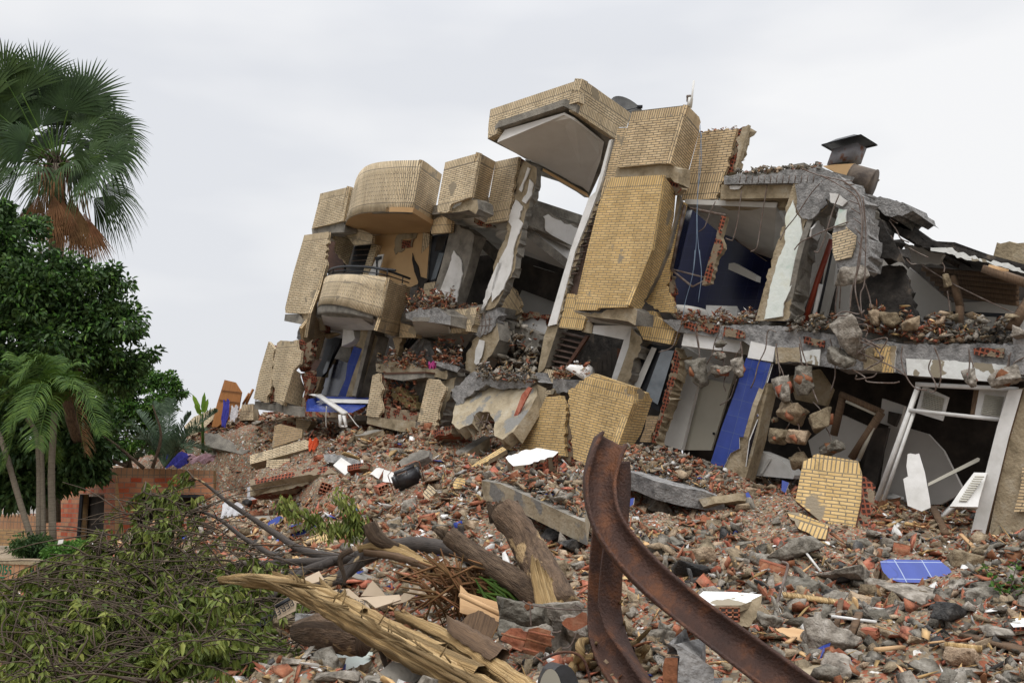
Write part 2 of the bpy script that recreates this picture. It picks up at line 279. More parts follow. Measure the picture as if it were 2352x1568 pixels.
def panel(par, name, z, s, a1, a2=None, th=.09, m='buff', side='core', bands=(), amp=3.2, u=UPV, v=None, lift=0, label=None, cat=None, group=None, step=7, uvrot=0, bevel=0):
    """flat wall piece traced on its own plane, then given real thickness"""
    if isinstance(a1, Pl): pl = a1
    else:
        if a2 is None: a1 = (100, 100, a1); a2 = (1500, 500, a1[2])
        side = m if side == 'core' and m.split('_')[0] in ('buff','pale','gold','dust') else side; pl = Pl(FP(*D(z, a1[0], a1[1]), a1[2]), FP(*D(z, a2[0], a2[1]), a2[2]), u)
    pts = jagged(parse(z, s), amp, step); W_ = [pl.at(x, y)+pl.n*lift for x, y, j in pts]
    bm = bmesh.new(); vs = [bm.verts.new(p) for p in W_]; f = bm.faces.new(vs); f.normal_update()
    if f.normal.dot(pl.n) < 0: f.normal_flip()
    mats = [m, side]
    nn = pl.n.cross(pl.e).normalized()
    bl = []
    for (q1, q2, mk) in bands:
        c1, c2 = pl.at(*D(z, *q1)), pl.at(*D(z, *q2))
        for c in (c1, c2): bmesh.ops.bisect_plane(bm, geom=bm.faces[:]+bm.edges[:]+bm.verts[:], plane_co=c, plane_no=nn, dist=1e-4)
        lo, hi = sorted((c1.dot(nn), c2.dot(nn))); mats.append(mk); bl.append((lo, hi, len(mats)-1))
    uvl = bm.loops.layers.uv.new('UVMap')
    for f in bm.faces:
        c = sum((l.vert.co for l in f.loops), Vector())/len(f.loops); c = f.calc_center_median_weighted().dot(nn)
        for lo, hi, k in bl:
            if lo-1e-4 <= c <= hi+1e-4: f.material_index = k
    boundary = [e for e in bm.edges if e.is_boundary]; front = bm.faces[:]
    bv = {}
    jt = min(.07, th*.28) if (amp and th > .12 and m.split('_')[0] not in ('buff','pale','gold','dust') and any(p[2] for p in parse(z, s))) else 0
    for vtx in bm.verts[:]: bv[vtx] = bm.verts.new(vtx.co - pl.n*(th+rnd.uniform(-jt,jt)*.5) + pl.e*rnd.uniform(-jt,jt)*.8 + pl.u*rnd.uniform(-jt,jt)*1.4)
    for e in boundary:
        a, b = e.verts; f = e.link_faces[0]
        lp = [l for l in f.loops if l.edge == e][0]; a, b = lp.vert, lp.link_loop_next.vert
        g = bm.faces.new((b, a, bv[a], bv[b])); g.material_index = 1
        L0 = (b.co-a.co).length; o0 = rnd.random()*3
        for l, uvv in zip(g.loops, ((L0+o0,0),(o0,0),(o0,th),(L0+o0,th))): l[uvl].uv = uvv
    for f in front:
        g = bm.faces.new([bv[l.vert] for l in reversed(f.loops)]); g.material_index = 1
        for l in g.loops: l[uvl].uv = pl.uv(l.vert.co)
    cs, sn = math.cos(uvrot), math.sin(uvrot)
    for f in front:
        for l in f.loops:
            a, b = pl.uv(l.vert.co); l[uvl].uv = (a*cs-b*sn+20, a*sn+b*cs+20)
    me = bpy.data.meshes.new(name); bm.to_mesh(me); bm.free()
    return finish(name, me, mats, par, label, cat, group)
def prism(par, name, pts, vec, m='conc', side=None, **k):
    """polygon of world points extruded by vec; uv = planar"""
    bm = bmesh.new(); n = len(pts); a = [bm.verts.new(p) for p in pts]; b = [bm.verts.new(Vector(p)+Vector(vec)) for p in pts]
    bm.faces.new(a); f2 = bm.faces.new(list(reversed(b))); mi = 1 if side else 0
    for i in range(n):
        g = bm.faces.new((a[(i+1)%n], a[i], b[i], b[(i+1)%n])); g.material_index = mi
    bmesh.ops.recalc_face_normals(bm, faces=bm.faces[:]); uvl = bm.loops.layers.uv.new('UVMap')
    e = (Vector(pts[1])-Vector(pts[0])).normalized(); nrm = e.cross(Vector(pts[-1])-Vector(pts[0])).normalized(); w_ = nrm.cross(e)
    for f in bm.faces:
        cap = abs(f.normal.dot(nrm)) > .7
        for l in f.loops:
            q = l.vert.co-Vector(pts[0]); l[uvl].uv = (q.dot(e)+20, q.dot(w_)+20) if cap else (q.dot(e)+q.dot(w_)+20, q.dot(nrm)+20)
    me = bpy.data.meshes.new(name); bm.to_mesh(me); bm.free(); return finish(name, me, [m]+([side] if side else []), par, **k)
def fpts(z, lst): return [FP(*D(z, x, y), o) for x, y, o in lst]
def free(par, name, z, lst, vec, m='conc', side=None, **k): return prism(par, name, fpts(z, lst), vec, m, side, **k)
def smooth_path(pts, k=5):
    p = [Vector(q) for q in pts]
    if len(p) < 3: return p
    o = []; q = [p[0]*2-p[1]]+p+[p[-1]*2-p[-2]]
    for i in range(1, len(q)-2):
        for j in range(k):
            t = j/k; a, b, c, d = q[i-1], q[i], q[i+1], q[i+2]
            o.append(.5*((2*b)+(-a+c)*t+(2*a-5*b+4*c-d)*t*t+(-a+3*b-3*c+d)*t**3))
    o.append(p[-1]); return o
def tube_np(pts, rad, sides=6, jit=0, vo=0, cap=True):
    pts = [Vector(p) for p in pts]; n = len(pts); rad = rad if hasattr(rad, '__len__') else [rad]*n
    if len(rad) != n: rad = np.interp(np.linspace(0,1,n), np.linspace(0,1,len(rad)), rad)
    V = []; UV = []; ref = Vector((.3,.2,.93)); acc = 0
    for i, p in enumerate(pts):
        t = (pts[min(i+1,n-1)]-pts[max(i-1,0)]).normalized(); a = t.cross(ref)
        if a.length < .1: a = t.cross(Vector((1,0,0)))
        a.normalize(); b = t.cross(a)
        if i: acc += (p-pts[i-1]).length
        for s in range(sides):
            th = 2*math.pi*s/sides; rr = rad[i]*(1+(rnd.uniform(-jit,jit) if jit else 0)); V.append(p+(a*math.cos(th)+b*math.sin(th))*rr); UV.append((s/sides, acc))
    F = [[i*sides+s, i*sides+(s+1)%sides, (i+1)*sides+(s+1)%sides, (i+1)*sides+s] for i in range(n-1) for s in range(sides)]
    if cap:
        V += [pts[0], pts[-1]]; UV += [(.5,0),(.5,acc)]; c0 = n*sides
        F += [[c0, (s+1)%sides, s, s] for s in range(sides)] + [[c0+1, (n-1)*sides+s, (n-1)*sides+(s+1)%sides, (n-1)*sides+(s+1)%sides] for s in range(sides)]
    return np.array([tuple(v) for v in V]), np.array(F)+vo, UV
class MB:
    def __init__(s): s.V = []; s.F = []; s.T = []; s.UV = []; s.n = 0; s.mf = []; s.mt = []
    def tube(s, pts, rad, sides=6, jit=0, mi=0, sm=0, cap=True):
        if sm: pts = smooth_path(pts, sm)
        V, F, UV = tube_np(pts, rad, sides, jit, s.n, cap); s.V.append(V); s.UV += UV; s.n += len(V)
        q = F[F[:,2] != F[:,3]]; t = F[F[:,2] == F[:,3]][:, :3]
        s.F.append(q); s.mf += [mi]*len(q)
        if len(t): s.T.append(t); s.mt += [mi]*len(t)
    def box(s, c, x, y, z, mi=0):
        """centre and three half-axis vectors"""
        c, x, y, z = map(Vector, (c, x, y, z)); s.V.append(np.array([tuple(c+x*a+y*b+z*d) for a in (-1,1) for b in (-1,1) for d in (-1,1)]))
        lx, ly, lz = x.length*2, y.length*2, z.length*2
        s.UV += [(a*lx+d*lz*.3, b*ly+d*lz*.3) for a in (0,1) for b in (0,1) for d in (0,1)]
        s.F.append(np.array([[0,1,3,2],[4,6,7,5],[0,4,5,1],[2,3,7,6],[0,2,6,4],[1,5,7,3]])+s.n); s.mf += [mi]*6; s.n += 8
    def bar(s, a, b, w_, h, up=(0,0,1), mi=0):
        a, b = Vector(a), Vector(b); t = (b-a); up = Vector(up); sd = t.cross(up).normalized(); up = sd.cross(t).normalized(); s.box((a+b)/2, t/2, sd*w_/2, up*h/2, mi)
    def quad(s, pts, mi=0, uv=None):
        s.V.append(np.array([tuple(p) for p in pts])); s.UV += uv or [(0,0),(1,0),(1,1),(0,1)]; s.F.append(np.array([[0,1,2,3]])+s.n); s.mf.append(mi); s.n += 4
    def build(s, name, mats, par=None, smooth=False, rv=True, **k):
        Fs = []; mi = []
        if s.F: Fs.append(np.concatenate(s.F)); mi += s.mf
        if s.T: Fs.append(np.concatenate(s.T)); mi += s.mt
        me = np_mesh(np.concatenate(s.V), Fs, mi, s.UV, rg.random(len(mi)) if rv else None)
        return finish(name, me, mats if isinstance(mats, list) else [mats], par, smooth=smooth, **k)
# ================================================================ ground and the rubble mound
CPT = [(2350,1568,6.8),(1800,1568,6.2),(1400,1568,6.2),(1000,1568,6.0),(650,1568,6.6),(2350,1400,9.6),(2000,1400,9.6),(1700,1400,9.4),(1400,1420,8.6),(1000,1420,8.8),(700,1430,9.2),
 (2300,1270,13.6),(2120,1240,14.2),(2000,1205,15),(1850,1180,16),(1750,1160,16.6),(1500,1250,13.5),(1200,1270,13),(900,1270,13.5),(640,1270,14.5),(1350,1180,16),(1690,1110,17.5),(1560,1060,18.6),(1450,1080,18),
 (1200,1100,19),(1300,1070,18.5),(1000,1015,22.5),(1010,1060,21),(800,1060,22),(650,1060,24.5),(520,1060,26),(500,1130,22),(850,1000,25),(700,1000,27),(600,965,29.5),(500,985,31),(430,1060,33),(300,1075,38),(200,1085,42),
 (520,1200,18),(300,1568,8.9),(0,1568,9.6),(450,1480,9.4),(560,1568,7.6),(760,965,28.5),(880,985,25.5),(1000,985,24.5),(1150,1060,20.5),(560,945,31.5),(760,950,30.5),(900,955,28),(1050,960,26),(1200,990,24),(700,930,34),(900,920,32),(1100,930,29),(520,950,33.5),(2350,1330,11.5)]
_pp = [P(*c) for c in CPT]; _x = np.array([p.x for p in _pp]); _y = np.array([p.y for p in _pp]); _z = np.array([p.z for p in _pp])
_ex = [(-9,9,0),(-7,12,0),(-5,9.5,.05),(-9,16,0),(-9,22,0),(-13,25,0),(-16,30,.2),(-5,6,.0),(-4,4,.0),(-3,5,0),(-2.2,6.2,.08),(-3.5,7.5,.0),(0,3.5,.25),(4,4,.5),(6,5,.6),(-7,25.5,.3),(-8.5,27.5,.4),
       (9,10,1),(9,16,1.3),(6,24,1.5),(0,32,3.2),(-3,38,3.4),(-7,37,3.4),(-10,44,1.6),(6,36,1),(14,20,.6),(-12,24,0),(-11,26,0),(-9.5,25,0),(-10,28,0),(-8.3,26.3,.0),(-13,28,0),(-9,22.5,0),(-15,27,0),(-8,24,0),(-10.5,23.5,0),(-7.6,22,0),(-6,20.5,.15),(-4.2,15.5,.6)]
_x = np.append(_x, [q[0] for q in _ex]); _y = np.append(_y, [q[1] for q in _ex]); _z = np.append(_z, [q[2] for q in _ex])
def heap(x, y):
    x = np.asarray(x, float); y = np.asarray(y, float); d = (x[...,None]-_x)**2+(y[...,None]-_y)**2; wt = 1/(d+.12)**1.7
    # local linear blend
    return (wt*_z).sum(-1)/wt.sum(-1)
def bumps(x, y):
    return .13*np.sin(x*1.1+y*.7)*np.sin(y*1.6-x*.5)*np.clip((9.5-np.abs(y-13))/6,0,1)+.09*np.sin(x*2.1+np.cos(y*1.3)*1.7)*np.cos(y*1.9+.6)+.07*np.sin(x*4.7+y*3.1)+.035*np.sin(x*8.3-y*6.1+1)*np.cos(y*7.7)
XS = np.arange(-22, 16.01, .14); YS = np.arange(1.5, 46.01, .14)
GX, GY = np.meshgrid(XS, YS); GZ = heap(GX, GY)
fade = np.clip(GZ/.5, 0, 1)**2; GZ = GZ+bumps(GX, GY)*fade + (rg.random(GX.shape)-.5)*.07*fade
edge = np.minimum.reduce([GX+22, 16-GX, 46-GY]); GZ = GZ*np.clip(edge/3, 0, 1)-.02*(edge < .3)
GZ = np.maximum(GZ, -.02+.0*GX)
def hz(x, y):
    i = np.clip((np.asarray(x)-XS[0])/.14, 0, len(XS)-1.01); j = np.clip((np.asarray(y)-YS[0])/.14, 0, len(YS)-1.01)
    i0 = i.astype(int); j0 = j.astype(int); a = i-i0; b = j-j0
    return GZ[j0,i0]*(1-a)*(1-b)+GZ[j0,i0+1]*a*(1-b)+GZ[j0+1,i0]*(1-a)*b+GZ[j0+1,i0+1]*a*b
def on(x, y, z=0, zi=0, d0=4.5, d1=44):
    """where the sight line through a measured spot meets the mound"""
    if zi: x, y = D(zi, x, y)
    d = d0
    while d < d1:
        p = P(x, y, d)
        if p.z <= float(hz(p.x, p.y)): break
        d += .05
    p.z = float(hz(p.x, p.y))+z; return p
ny, nx = GX.shape; V = np.stack([GX.ravel(), GY.ravel(), GZ.ravel()], 1)
idx = np.arange(nx*ny).reshape(ny, nx); F = np.stack([idx[:-1,:-1].ravel(), idx[:-1,1:].ravel(), idx[1:,1:].ravel(), idx[1:,:-1].ravel()], 1)
cz = V[F].mean(1)[:,2]
finish('rubble_mound', np_mesh(V, F, ((cz < .10)|((V[F].mean(1)[:,0]<-2.0)&(V[F].mean(1)[:,1]<8.2))).astype(int)), ['bed', 'soil'], kind='structure', smooth=True)
me = bpy.data.meshes.new('ground'); S_ = 1500
me.from_pydata([(-S_,-S_,-.06),(S_,-S_,-.06),(S_,S_,-.06),(-S_,S_,-.06)], [], [(0,1,2,3)]); finish('ground', me, ['road'], kind='structure')

KEEP=[(2015,1275,2215,1350,13),(1585,1348,1752,1448,9.9),(1100,1095,1350,1255,15.6),(765,1045,815,1095,24),(845,1060,920,1120,22),(900,1090,965,1160,20),(1160,1022,1285,1090,17.5),
 (480,1005,745,1075,28),(480,1075,780,1145,26),(1820,1045,1995,1198,16.6),(690,1320,930,1400,9.2),(1140,1350,1420,1520,7.2),(1270,1550,1320,1568,7),(1710,1110,2000,1245,16.5),(840,1495,1010,1568,8),(1470,1135,1560,1215,16),(560,1170,760,1240,17),(1015,1100,1100,1260,14)]
def hides(x,y,z,only=None):
    # spots kept clear so the named pieces are not buried
    x=np.asarray(x);y=np.asarray(y);z=np.asarray(z)-EYE; f=y*CP+z*SP; u=1176+FPX*x/f; v=784-FPX*(z*CP-y*SP)/f; k=np.zeros(x.shape,bool)
    for a,b,c,d,dep in (KEEP if only is None else [KEEP[only]]): k|=(u>a)&(u<c)&(v>b)&(v<d)&(y<dep)
    return k
# ================================================================ the collapsed block
B = thing('collapsed_building', 'tilted three storey block of buff facing brick with torn open floors and curved balconies', 'building', (1.0, 24, 0))
def room(z, s, off, m='dark', name='inner_wall', th=.1, lift=0): return panel(B, name, z, s, off, th=th, m=m, side=m, lift=lift)
# --- back walls and floors that close the storeys (leave the open top bay clear)
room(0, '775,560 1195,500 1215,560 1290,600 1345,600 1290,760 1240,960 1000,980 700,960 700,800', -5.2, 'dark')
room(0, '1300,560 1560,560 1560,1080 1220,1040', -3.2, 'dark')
def floor(z, front, inward, th=.22, m='soff2', dz=0, name='floor_slab', side='conc'):
    f = fpts(z, front); i = DB*inward+Vector((0,0,dz)); pts = f+[p+i for p in reversed(f)]; return prism(B, name, pts, UPV*th, m, side)
floor(0, [(735,548,-.3),(808,520,-.3),(1000,490,-.3),(1180,465,-.3)], 4.8, m='soff2')
floor(0, [(700,742,-.2),(1000,735,-.2),(1110,718,-.2)], 4.8)
floor(0, [(1180,520,-.4),(1330,640,-2.2)], 3.6, m='soff')
# --- upper left tower block
buffA = dict(m='pale')
panel(B,'brick_wall',1,'540,495 550,440 785,385 730,655 485,712',(550,440,.3),(785,385,.3),m='pale',bands=[((550,440),(545,490),'pale_s')])
panel(B,'brick_wall',1,'785,385 812,395 800,470 765,600 745,690 730,655',(785,385,.3),(835,400,-.3),m='pale')
panel(B,'edge_beam',1,'483,712 735,655 745,700 738,742 488,755j',.22,m='conc',side='conc',th=.5)
panel(B,'brick_wall',1,'425,765 615,738j 608,800j 590,900j 600,1000 545,1200 480,1378 385,1380 278,1375 275,1335 340,1060 410,820',(425,765,.3),(615,738,.3),m='pale',bands=[((425,765),(418,815),'pale_s')])
panel(B,'brick_wall',1,'600,1000j 607,1085 570,1120 525,1330 517,1400 500,1568 448,1568 480,1378 545,1200',(600,1000,.3),(650,1040,-.4),m='pale')
panel(B,'brick_wall',1,'387,1382 480,1380 465,1450 445,1568 405,1568 412,1440',(387,1382,.2),(480,1380,.2),m='pale_s')
panel(B,'edge_beam',1,'275,1385 385,1382 412,1440 410,1465 268,1437',.28,m='conc',side='conc',th=.5)
panel(B,'inner_wall',1,'610,790 740,745 735,1050 600,1060',-.9,m='dkwood',side='dark')
panel(B,'brick_wall',1,'665,800 680,740 735,742 822,768 815,850 780,960j 770,1000j 715,950j 678,880j 690,830',(680,770,-.1),(815,830,-.9),m='pale',bands=[((680,740),(672,800),'pale_s')])
panel(B,'brick_wall',1,'735,690 830,705 962,760 955,830 815,842 735,745',(735,720,-.2),(960,770,-.2),m='pale_s')
# --- upper curved balcony: true cylinder segment
def curved(z, top, bot, offs, m, mband, bh=.27, name='balcony', par=B, slabh=0, th=.15):
    """wall sheet bent round the balcony; columns of (top,bottom) points"""
    n = len(top); T = smooth_path([FP(*D(z,*p),o) for p,o in zip(top,offs)], 5); Bt = smooth_path([FP(*D(z,*p),o) for p,o in zip(bot,offs)], 5)
    V = []; UV = []; F = []; mi = []; acc = 0; k = len(T)
    C = sum(T, Vector())/k+DB*1.2
    for i in range(k):
        if i: acc += (Bt[i]-Bt[i-1]).length
        t, b = T[i], Bt[i]; u = (t-b).normalized(); h = (t-b).length
        nrm = Vector((b.x-C.x, b.y-C.y, 0)).normalized()
        rows = [0, min(bh,h*.3), h-min(bh,h*.3), h]
        for q in rows: V.append(b+u*q); UV.append((acc, q))
        for q in rows: V.append(b+u*q-nrm*th); UV.append((acc, q))
    for i in range(k-1):
        a = i*8; c = a+8
        for r in range(3):
            F.append((a+r, c+r, c+r+1, a+r+1)); mi.append(1 if r != 1 else 0)
            F.append((c+4+r, a+4+r, a+5+r, c+5+r)); mi.append(2)
        F.append((a+3, c+3, c+7, a+7)); mi.append(2); F.append((a, a+4, c+4, c)); mi.append(2)
    a = (k-1)*8
    for r in range(3): F.append((r, r+1, r+5, r+4)); F.append((a+r+1, a+r, a+r+4, a+r+5)); mi += [2,2]
    return finish(name, np_mesh(np.array([tuple(v) for v in V]), np.array(F), mi, UV), [m, mband, 'conc'], par), T, Bt
ob,T1,B1 = curved(1,[(812,395),(832,325),(868,262),(930,215),(1040,190),(1200,180),(1355,178)],[(745,690),(762,652),(800,622),(880,597),(1000,586),(1150,583),(1275,588)],[.15,.55,.85,1.05,1.2,1.2,1.05],'pale_v','pale_s')
panel(B,'brick_wall',1,'1355,178 1390,200 1505,290 1480,420 1430,680 1275,588',(1355,178,1.05),(1505,290,-.35),m='buff',bands=[((1355,178),(1342,245),'buff_s'),((1275,588),(1285,520),'buff_s')])
s1 = [b for b in B1]+[FP(*D(1,1430,682),-.3),FP(*D(1,1410,745),-.75),FP(*D(1,955,762),-.75)]
prism(B,'balcony_soffit',s1,UPV*.12,'orange')
panel(B,'brick_wall',1,'1432,652 1500,610 1585,655 1575,742 1420,757',(1432,700,-.35),(1585,690,-.35),m='buff_s')
# --- recessed wall behind the balconies
panel(B,'rendered_wall',1,'955,765 1410,735 1412,757 1385,1112 1262,1172j 1170,1150 985,1110 1005,840 952,835',-.85,m='tanw',side='conc')
panel(B,'brick_wall',1,'952,838 1002,842 925,1082 878,1080',(952,838,-.7),(1002,842,-.7),m='pale',th=.2)
panel(B,'brick_wall',1,'1408,757 1440,775 1395,1125 1380,1112',(1408,757,-.75),(1440,775,-1.0),m='pale',th=.2)
wn = panel(B,'window',1,'822,850 952,838 878,1082 772,1072',-.95,m='iron',side='iron',th=.12)
for k in range(5):
    y = 880+k*42; panel(wn,'window_bar',1,f'{818-k*10},{y} {938-k*12},{y-8} {937-k*12},{y-2} {817-k*10},{y+6}',-.8,m='rebar',side='rebar',th=.02)
panel(B,'wall_crack',1,'1275,905 1290,960 1320,1010 1335,1090 1400,1110 1355,1170 1310,1230 1320,1130 1290,1050 1272,960',-.83,m='dark',side='dark',th=.02,lift=.01)
panel(B,'hollow_patch',1,'1185,800j 1290,795j 1275,860j 1190,870j',-.83,m='core',side='core',th=.02,lift=.012)
panel(B,'bare_patch',1,'1150,770j 1320,745j 1300,790j 1190,798j 1210,880j 1140,920j 1128,880j',-.83,m='conc_t',side='conc_t',th=.02,lift=.004)
pw = panel(B,'white_panel',1,'1002,922 1048,913 1000,1085 925,1083',-.55,m='white',side='white',th=.03)
panel(pw,'black_mark',1,'975,938 1030,930 1030,950 1000,965 995,1085 985,1085 990,1000 985,965',-.53,m='iron',side='iron',th=.01)
w2 = panel(B,'window',1,'1432,770 1568,745 1452,1130 1385,1145',-.9,m='iron',side='iron',th=.12)
panel(w2,'pane',1,'1482,905 1520,905 1455,1105 1418,1118',-.75,m='glass',side='glass',th=.02)
panel(w2,'pane',1,'1470,780 1545,765 1512,880 1448,890',-.75,m='dark',side='glass',th=.02)
panel(B,'brick_wall',1,'1368,1145 1452,1128 1430,1240 1345,1240',(1368,1145,-.8),(1452,1128,-.8),m='pale_s')
# --- lower curved balcony with railing
ob2,T2,B2 = curved(1,[(575,1125),(600,1090),(650,1073),(740,1068),(850,1072),(980,1082),(1095,1100)],[(520,1352),(530,1330),(560,1312),(640,1310),(760,1330),(880,1368),(1028,1412)],[.2,.6,.9,1.1,1.2,1.2,1.1],'pale_v','pale_s')
curved(1,[(520,1350),(530,1328),(560,1312),(640,1312),(760,1332),(880,1368),(968,1395)],[(518,1402),(530,1392),(560,1380),(640,1376),(760,1382),(880,1402),(968,1420)],[.15,.55,.85,1.05,1.15,1.15,1.1],'conc','conc',name='balcony_slab',th=1.0)
panel(B,'brick_wall',1,'1095,1100 1120,1130j 1258,1175j 1250,1290j 1215,1340j 1218,1420 1180,1450 1165,1565 995,1515 1028,1412',(1095,1100,1.1),(1258,1160,-.3),m='buff',bands=[((1028,1412),(1000,1560),'buff_s')])
# box-sectioned brick under it to the right
panel(B,'brick_wall',1,'1180,1450 1290,1490 1320,1520j 1300,1568 1165,1566',(1180,1450,-.2),(1300,1480,-.2),m='buff_s',th=.2)
rl = MB(); pr = smooth_path([FP(*D(1,x,y),o) for x,y,o in [(612,1058,.2),(640,1030,.6),(720,1012,.95),(840,1012,1.1),(960,1020,1.15),(1140,1042,1.05)]],6)
rl.tube(pr,.032,8)
rl.tube(smooth_path([FP(*D(1,x,y),o) for x,y,o in [(612,1075,.2),(650,1052,.6),(740,1042,.95),(880,1050,1.1),(1060,1078,1.1),(1245,1138,-.1)]],6),.016,6)
rl.tube(smooth_path([FP(*D(1,x,y),o) for x,y,o in [(960,1020,1.15),(1090,1048,1.05),(1252,1105,-.1)]],6),.03,8)
for x,y,x2,y2,o in [(655,1025,648,1070,.65),(745,1012,735,1068,.95),(890,1015,880,1070,1.1),(1080,1040,1072,1095,1.1),(1200,1090,1192,1150,.1)]:
    rl.tube([FP(*D(1,x,y),o),FP(*D(1,x2,y2),o)],.016,6)
rl.build('railing','iron',ob2)
# soffits under the lower balcony and the bay
def soff(z, lst, m='soff2', th=.1, name='soffit'): return free(B, name, z, lst, UPV*th, m, 'conc')
soff(2,[(560,125,.8),(980,150,.9),(1010,235,.2),(1140,280,-.6),(945,292,-.8),(862,212,-.9),(720,250,-.9),(590,235,-.7)])
soff(2,[(1270,165,.6),(1545,165,.3),(1580,250,-.2),(1560,265,-.5),(1325,300,-.6),(1300,250,0)])
soff(2,[(1325,292,-.5),(1760,255,-.4),(1690,375,-1.5),(1500,320,-1.6),(1350,300,-1.2)],m='soff')
panel(B,'box_cover',2,'732,212 800,195 822,300 800,325 718,362',-.3,m='plast',side='plast',th=.3)
panel(B,'torn_render',2,'540,140 592,150j 590,235j 545,240',-.1,m='conc_t',side='core',th=.2)
# --- bay with stepped front
panel(B,'brick_wall',1,'1530,195 1800,120 1735,468 1710,475 1580,520j 1540,590j 1468,585 1475,500',(1530,195,.85),(1800,120,.85),m='pale',bands=[((1530,195),(1520,258),'pale_s'),((1468,585),(1480,510),'pale_s')])
panel(B,'brick_wall',1,'1800,120 1925,190 1860,520 1838,675 1790,590j 1782,490 1735,468',(1800,120,.85),(1925,190,-.15),m='buff',bands=[((1800,120),(1788,190),'buff_s'),((1735,468),(1700,590),'buff_s')])
panel(B,'brick_wall',1,'1925,190 2108,150 2090,260j 2060,400j 2018,650 1838,677',(1925,190,-.15),(2108,150,-.15),m='pale',bands=[((1925,190),(1915,262),'pale_s'),((1838,677),(1862,530),'pale_s')])
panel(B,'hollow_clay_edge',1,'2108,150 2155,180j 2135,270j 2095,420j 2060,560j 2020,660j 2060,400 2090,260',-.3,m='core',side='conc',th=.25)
panel(B,'edge_beam',1,'1470,585 1600,560j 1712,475j 1782,490 1790,560j 1770,600 1715,568 1640,583 1500,600',.75,m='conc_t',side='conc',th=.5)
soff(1,[(1500,598,.7),(1640,580,.7),(1715,568,.7),(1780,600,.1),(1905,705,-.3),(1640,715,-1.2),(1570,640,-1)],m='soff2')
panel(B,'hollow_clay_edge',1,'1760,580j 1805,610j 1820,660j 1905,695 1850,705j 1790,690j 1755,665',-.2,m='core',side='conc',th=.15)
soff(1,[(1640,700,-1.1),(1900,690,-.2),(2015,668,-.3),(1975,850,-2.5),(1760,770,-2.4)],m='soff2')
panel(B,'beam',1,'1755,735 1975,930 1955,1010 1745,800',-2.4,m='conc',side='conc',th=.2)
# --- second floor column left of the open bay
c1 = panel(B,'column',1,'1580,680j 1640,690j 1760,765 1740,900 1690,1080 1610,1300j 1470,1270 1430,1230 1500,1000',-.5,m='conc',side='conc',th=.35)
panel(c1,'plaster_face',1,'1600,885j 1655,960j 1668,1070j 1640,1180j 1622,1290j 1540,1270j 1470,1260 1545,1060j',-.46,m='plast',side='plast',th=.03,lift=.01,amp=2)
panel(B,'ledge',1,'1218,1380j 1300,1345j 1470,1335 1572,1400 1572,1470 1440,1450 1300,1445 1222,1415',.45,m='conc_r',side='conc',th=.8)
panel(B,'brick_wall',2,'1602,80j 1785,55 1760,160j 1735,245j 1572,256',(1602,80,-.1),(1785,55,-.1),m='pale_s',th=.2)
# --- tall column beside the open bay, upper part
c2 = panel(B,'column',1,'2155,182j 2250,245 2245,330j 2190,520j 2148,650j 2100,850j 2068,1050j 1990,1200j 1920,1330j 1820,1362 1870,1200j 1925,960j 2010,760j 2030,560j 2085,430j 2105,260',-.25,m='conc_t',side='conc',th=.2,amp=2)
for s in ('2180,235 2198,245j 2165,330j 2130,430 2112,410 2150,330','2195,330j 2222,360j 2210,450j 2165,520j 2135,500j 2180,420','2085,490j 2140,540j 2110,640j 2140,680j 2075,850j 2060,960j 2045,1060j 1990,1190j 1900,1290 1900,1180 1960,960 2020,850 2055,700j 2015,640j','1945,985j 1978,980j 1940,1120j 1880,1260j 1832,1355 1815,1350j 1870,1160'):
    panel(c2,'plaster_face',1,s,-.22,m='plast',side='plast',th=.03,lift=.02,amp=1.5)
panel(B,'exposed_column_core',1,'1780,1370j 1830,1350j 1930,1330j 1945,1400j 1890,1520j 1800,1568j 1750,1540 1790,1460',-.3,m='conc_r',side='conc_r',th=.3)
c3 = panel(B,'column',2,'1850,232j 1935,170 1955,310 1900,420j 1790,555j 1735,590j 1690,550j 1695,440j 1760,300',-.35,m='conc_t',side='conc',th=.4)
panel(c3,'plaster_face',2,'1800,310j 1842,320j 1830,400j 1790,520j 1760,490j 1770,400j',-.3,m='plast',side='plast',th=.02,lift=.02,amp=1.5)
panel(B,'column',2,'1640,640j 1690,560j 1700,640j 1610,760j 1530,960j 1500,1090 1468,1098 1500,960 1590,740',-.4,m='plast_p',side='conc',th=.3)
panel(B,'beam',2,'1925,140 1950,135 2265,262j 2275,310j 2238,385 1960,308 1850,235',-1.0,m='conc',side='conc',th=.35)
# rooms seen between the two columns: loose plaster and brick wedges
room(0,'1155,760 1225,610 1320,640 1262,800 1195,770',-3.4,'soff',name='plaster_partition')
room(0,'1185,600 1325,640 1290,700 1170,655',-3.1,'dark')
panel(B,'fallen_brick_wedge',4,'262,278 300,300j 345,380j 362,485 282,530 175,487',(262,278,-1.3),(345,400,-1.3),m='buff_s',u=UPV)
panel(B,'fallen_plaster_wedge',4,'340,555j 440,520j 560,540j 575,640j 520,700 500,640j 420,620j 395,600',-1.6,m='plast',side='core',th=.2)
panel(B,'hollow_clay_edge',4,'300,520j 430,480j 585,520 570,545j 440,525j 345,560j',-1.5,m='core',side='core',th=.2)
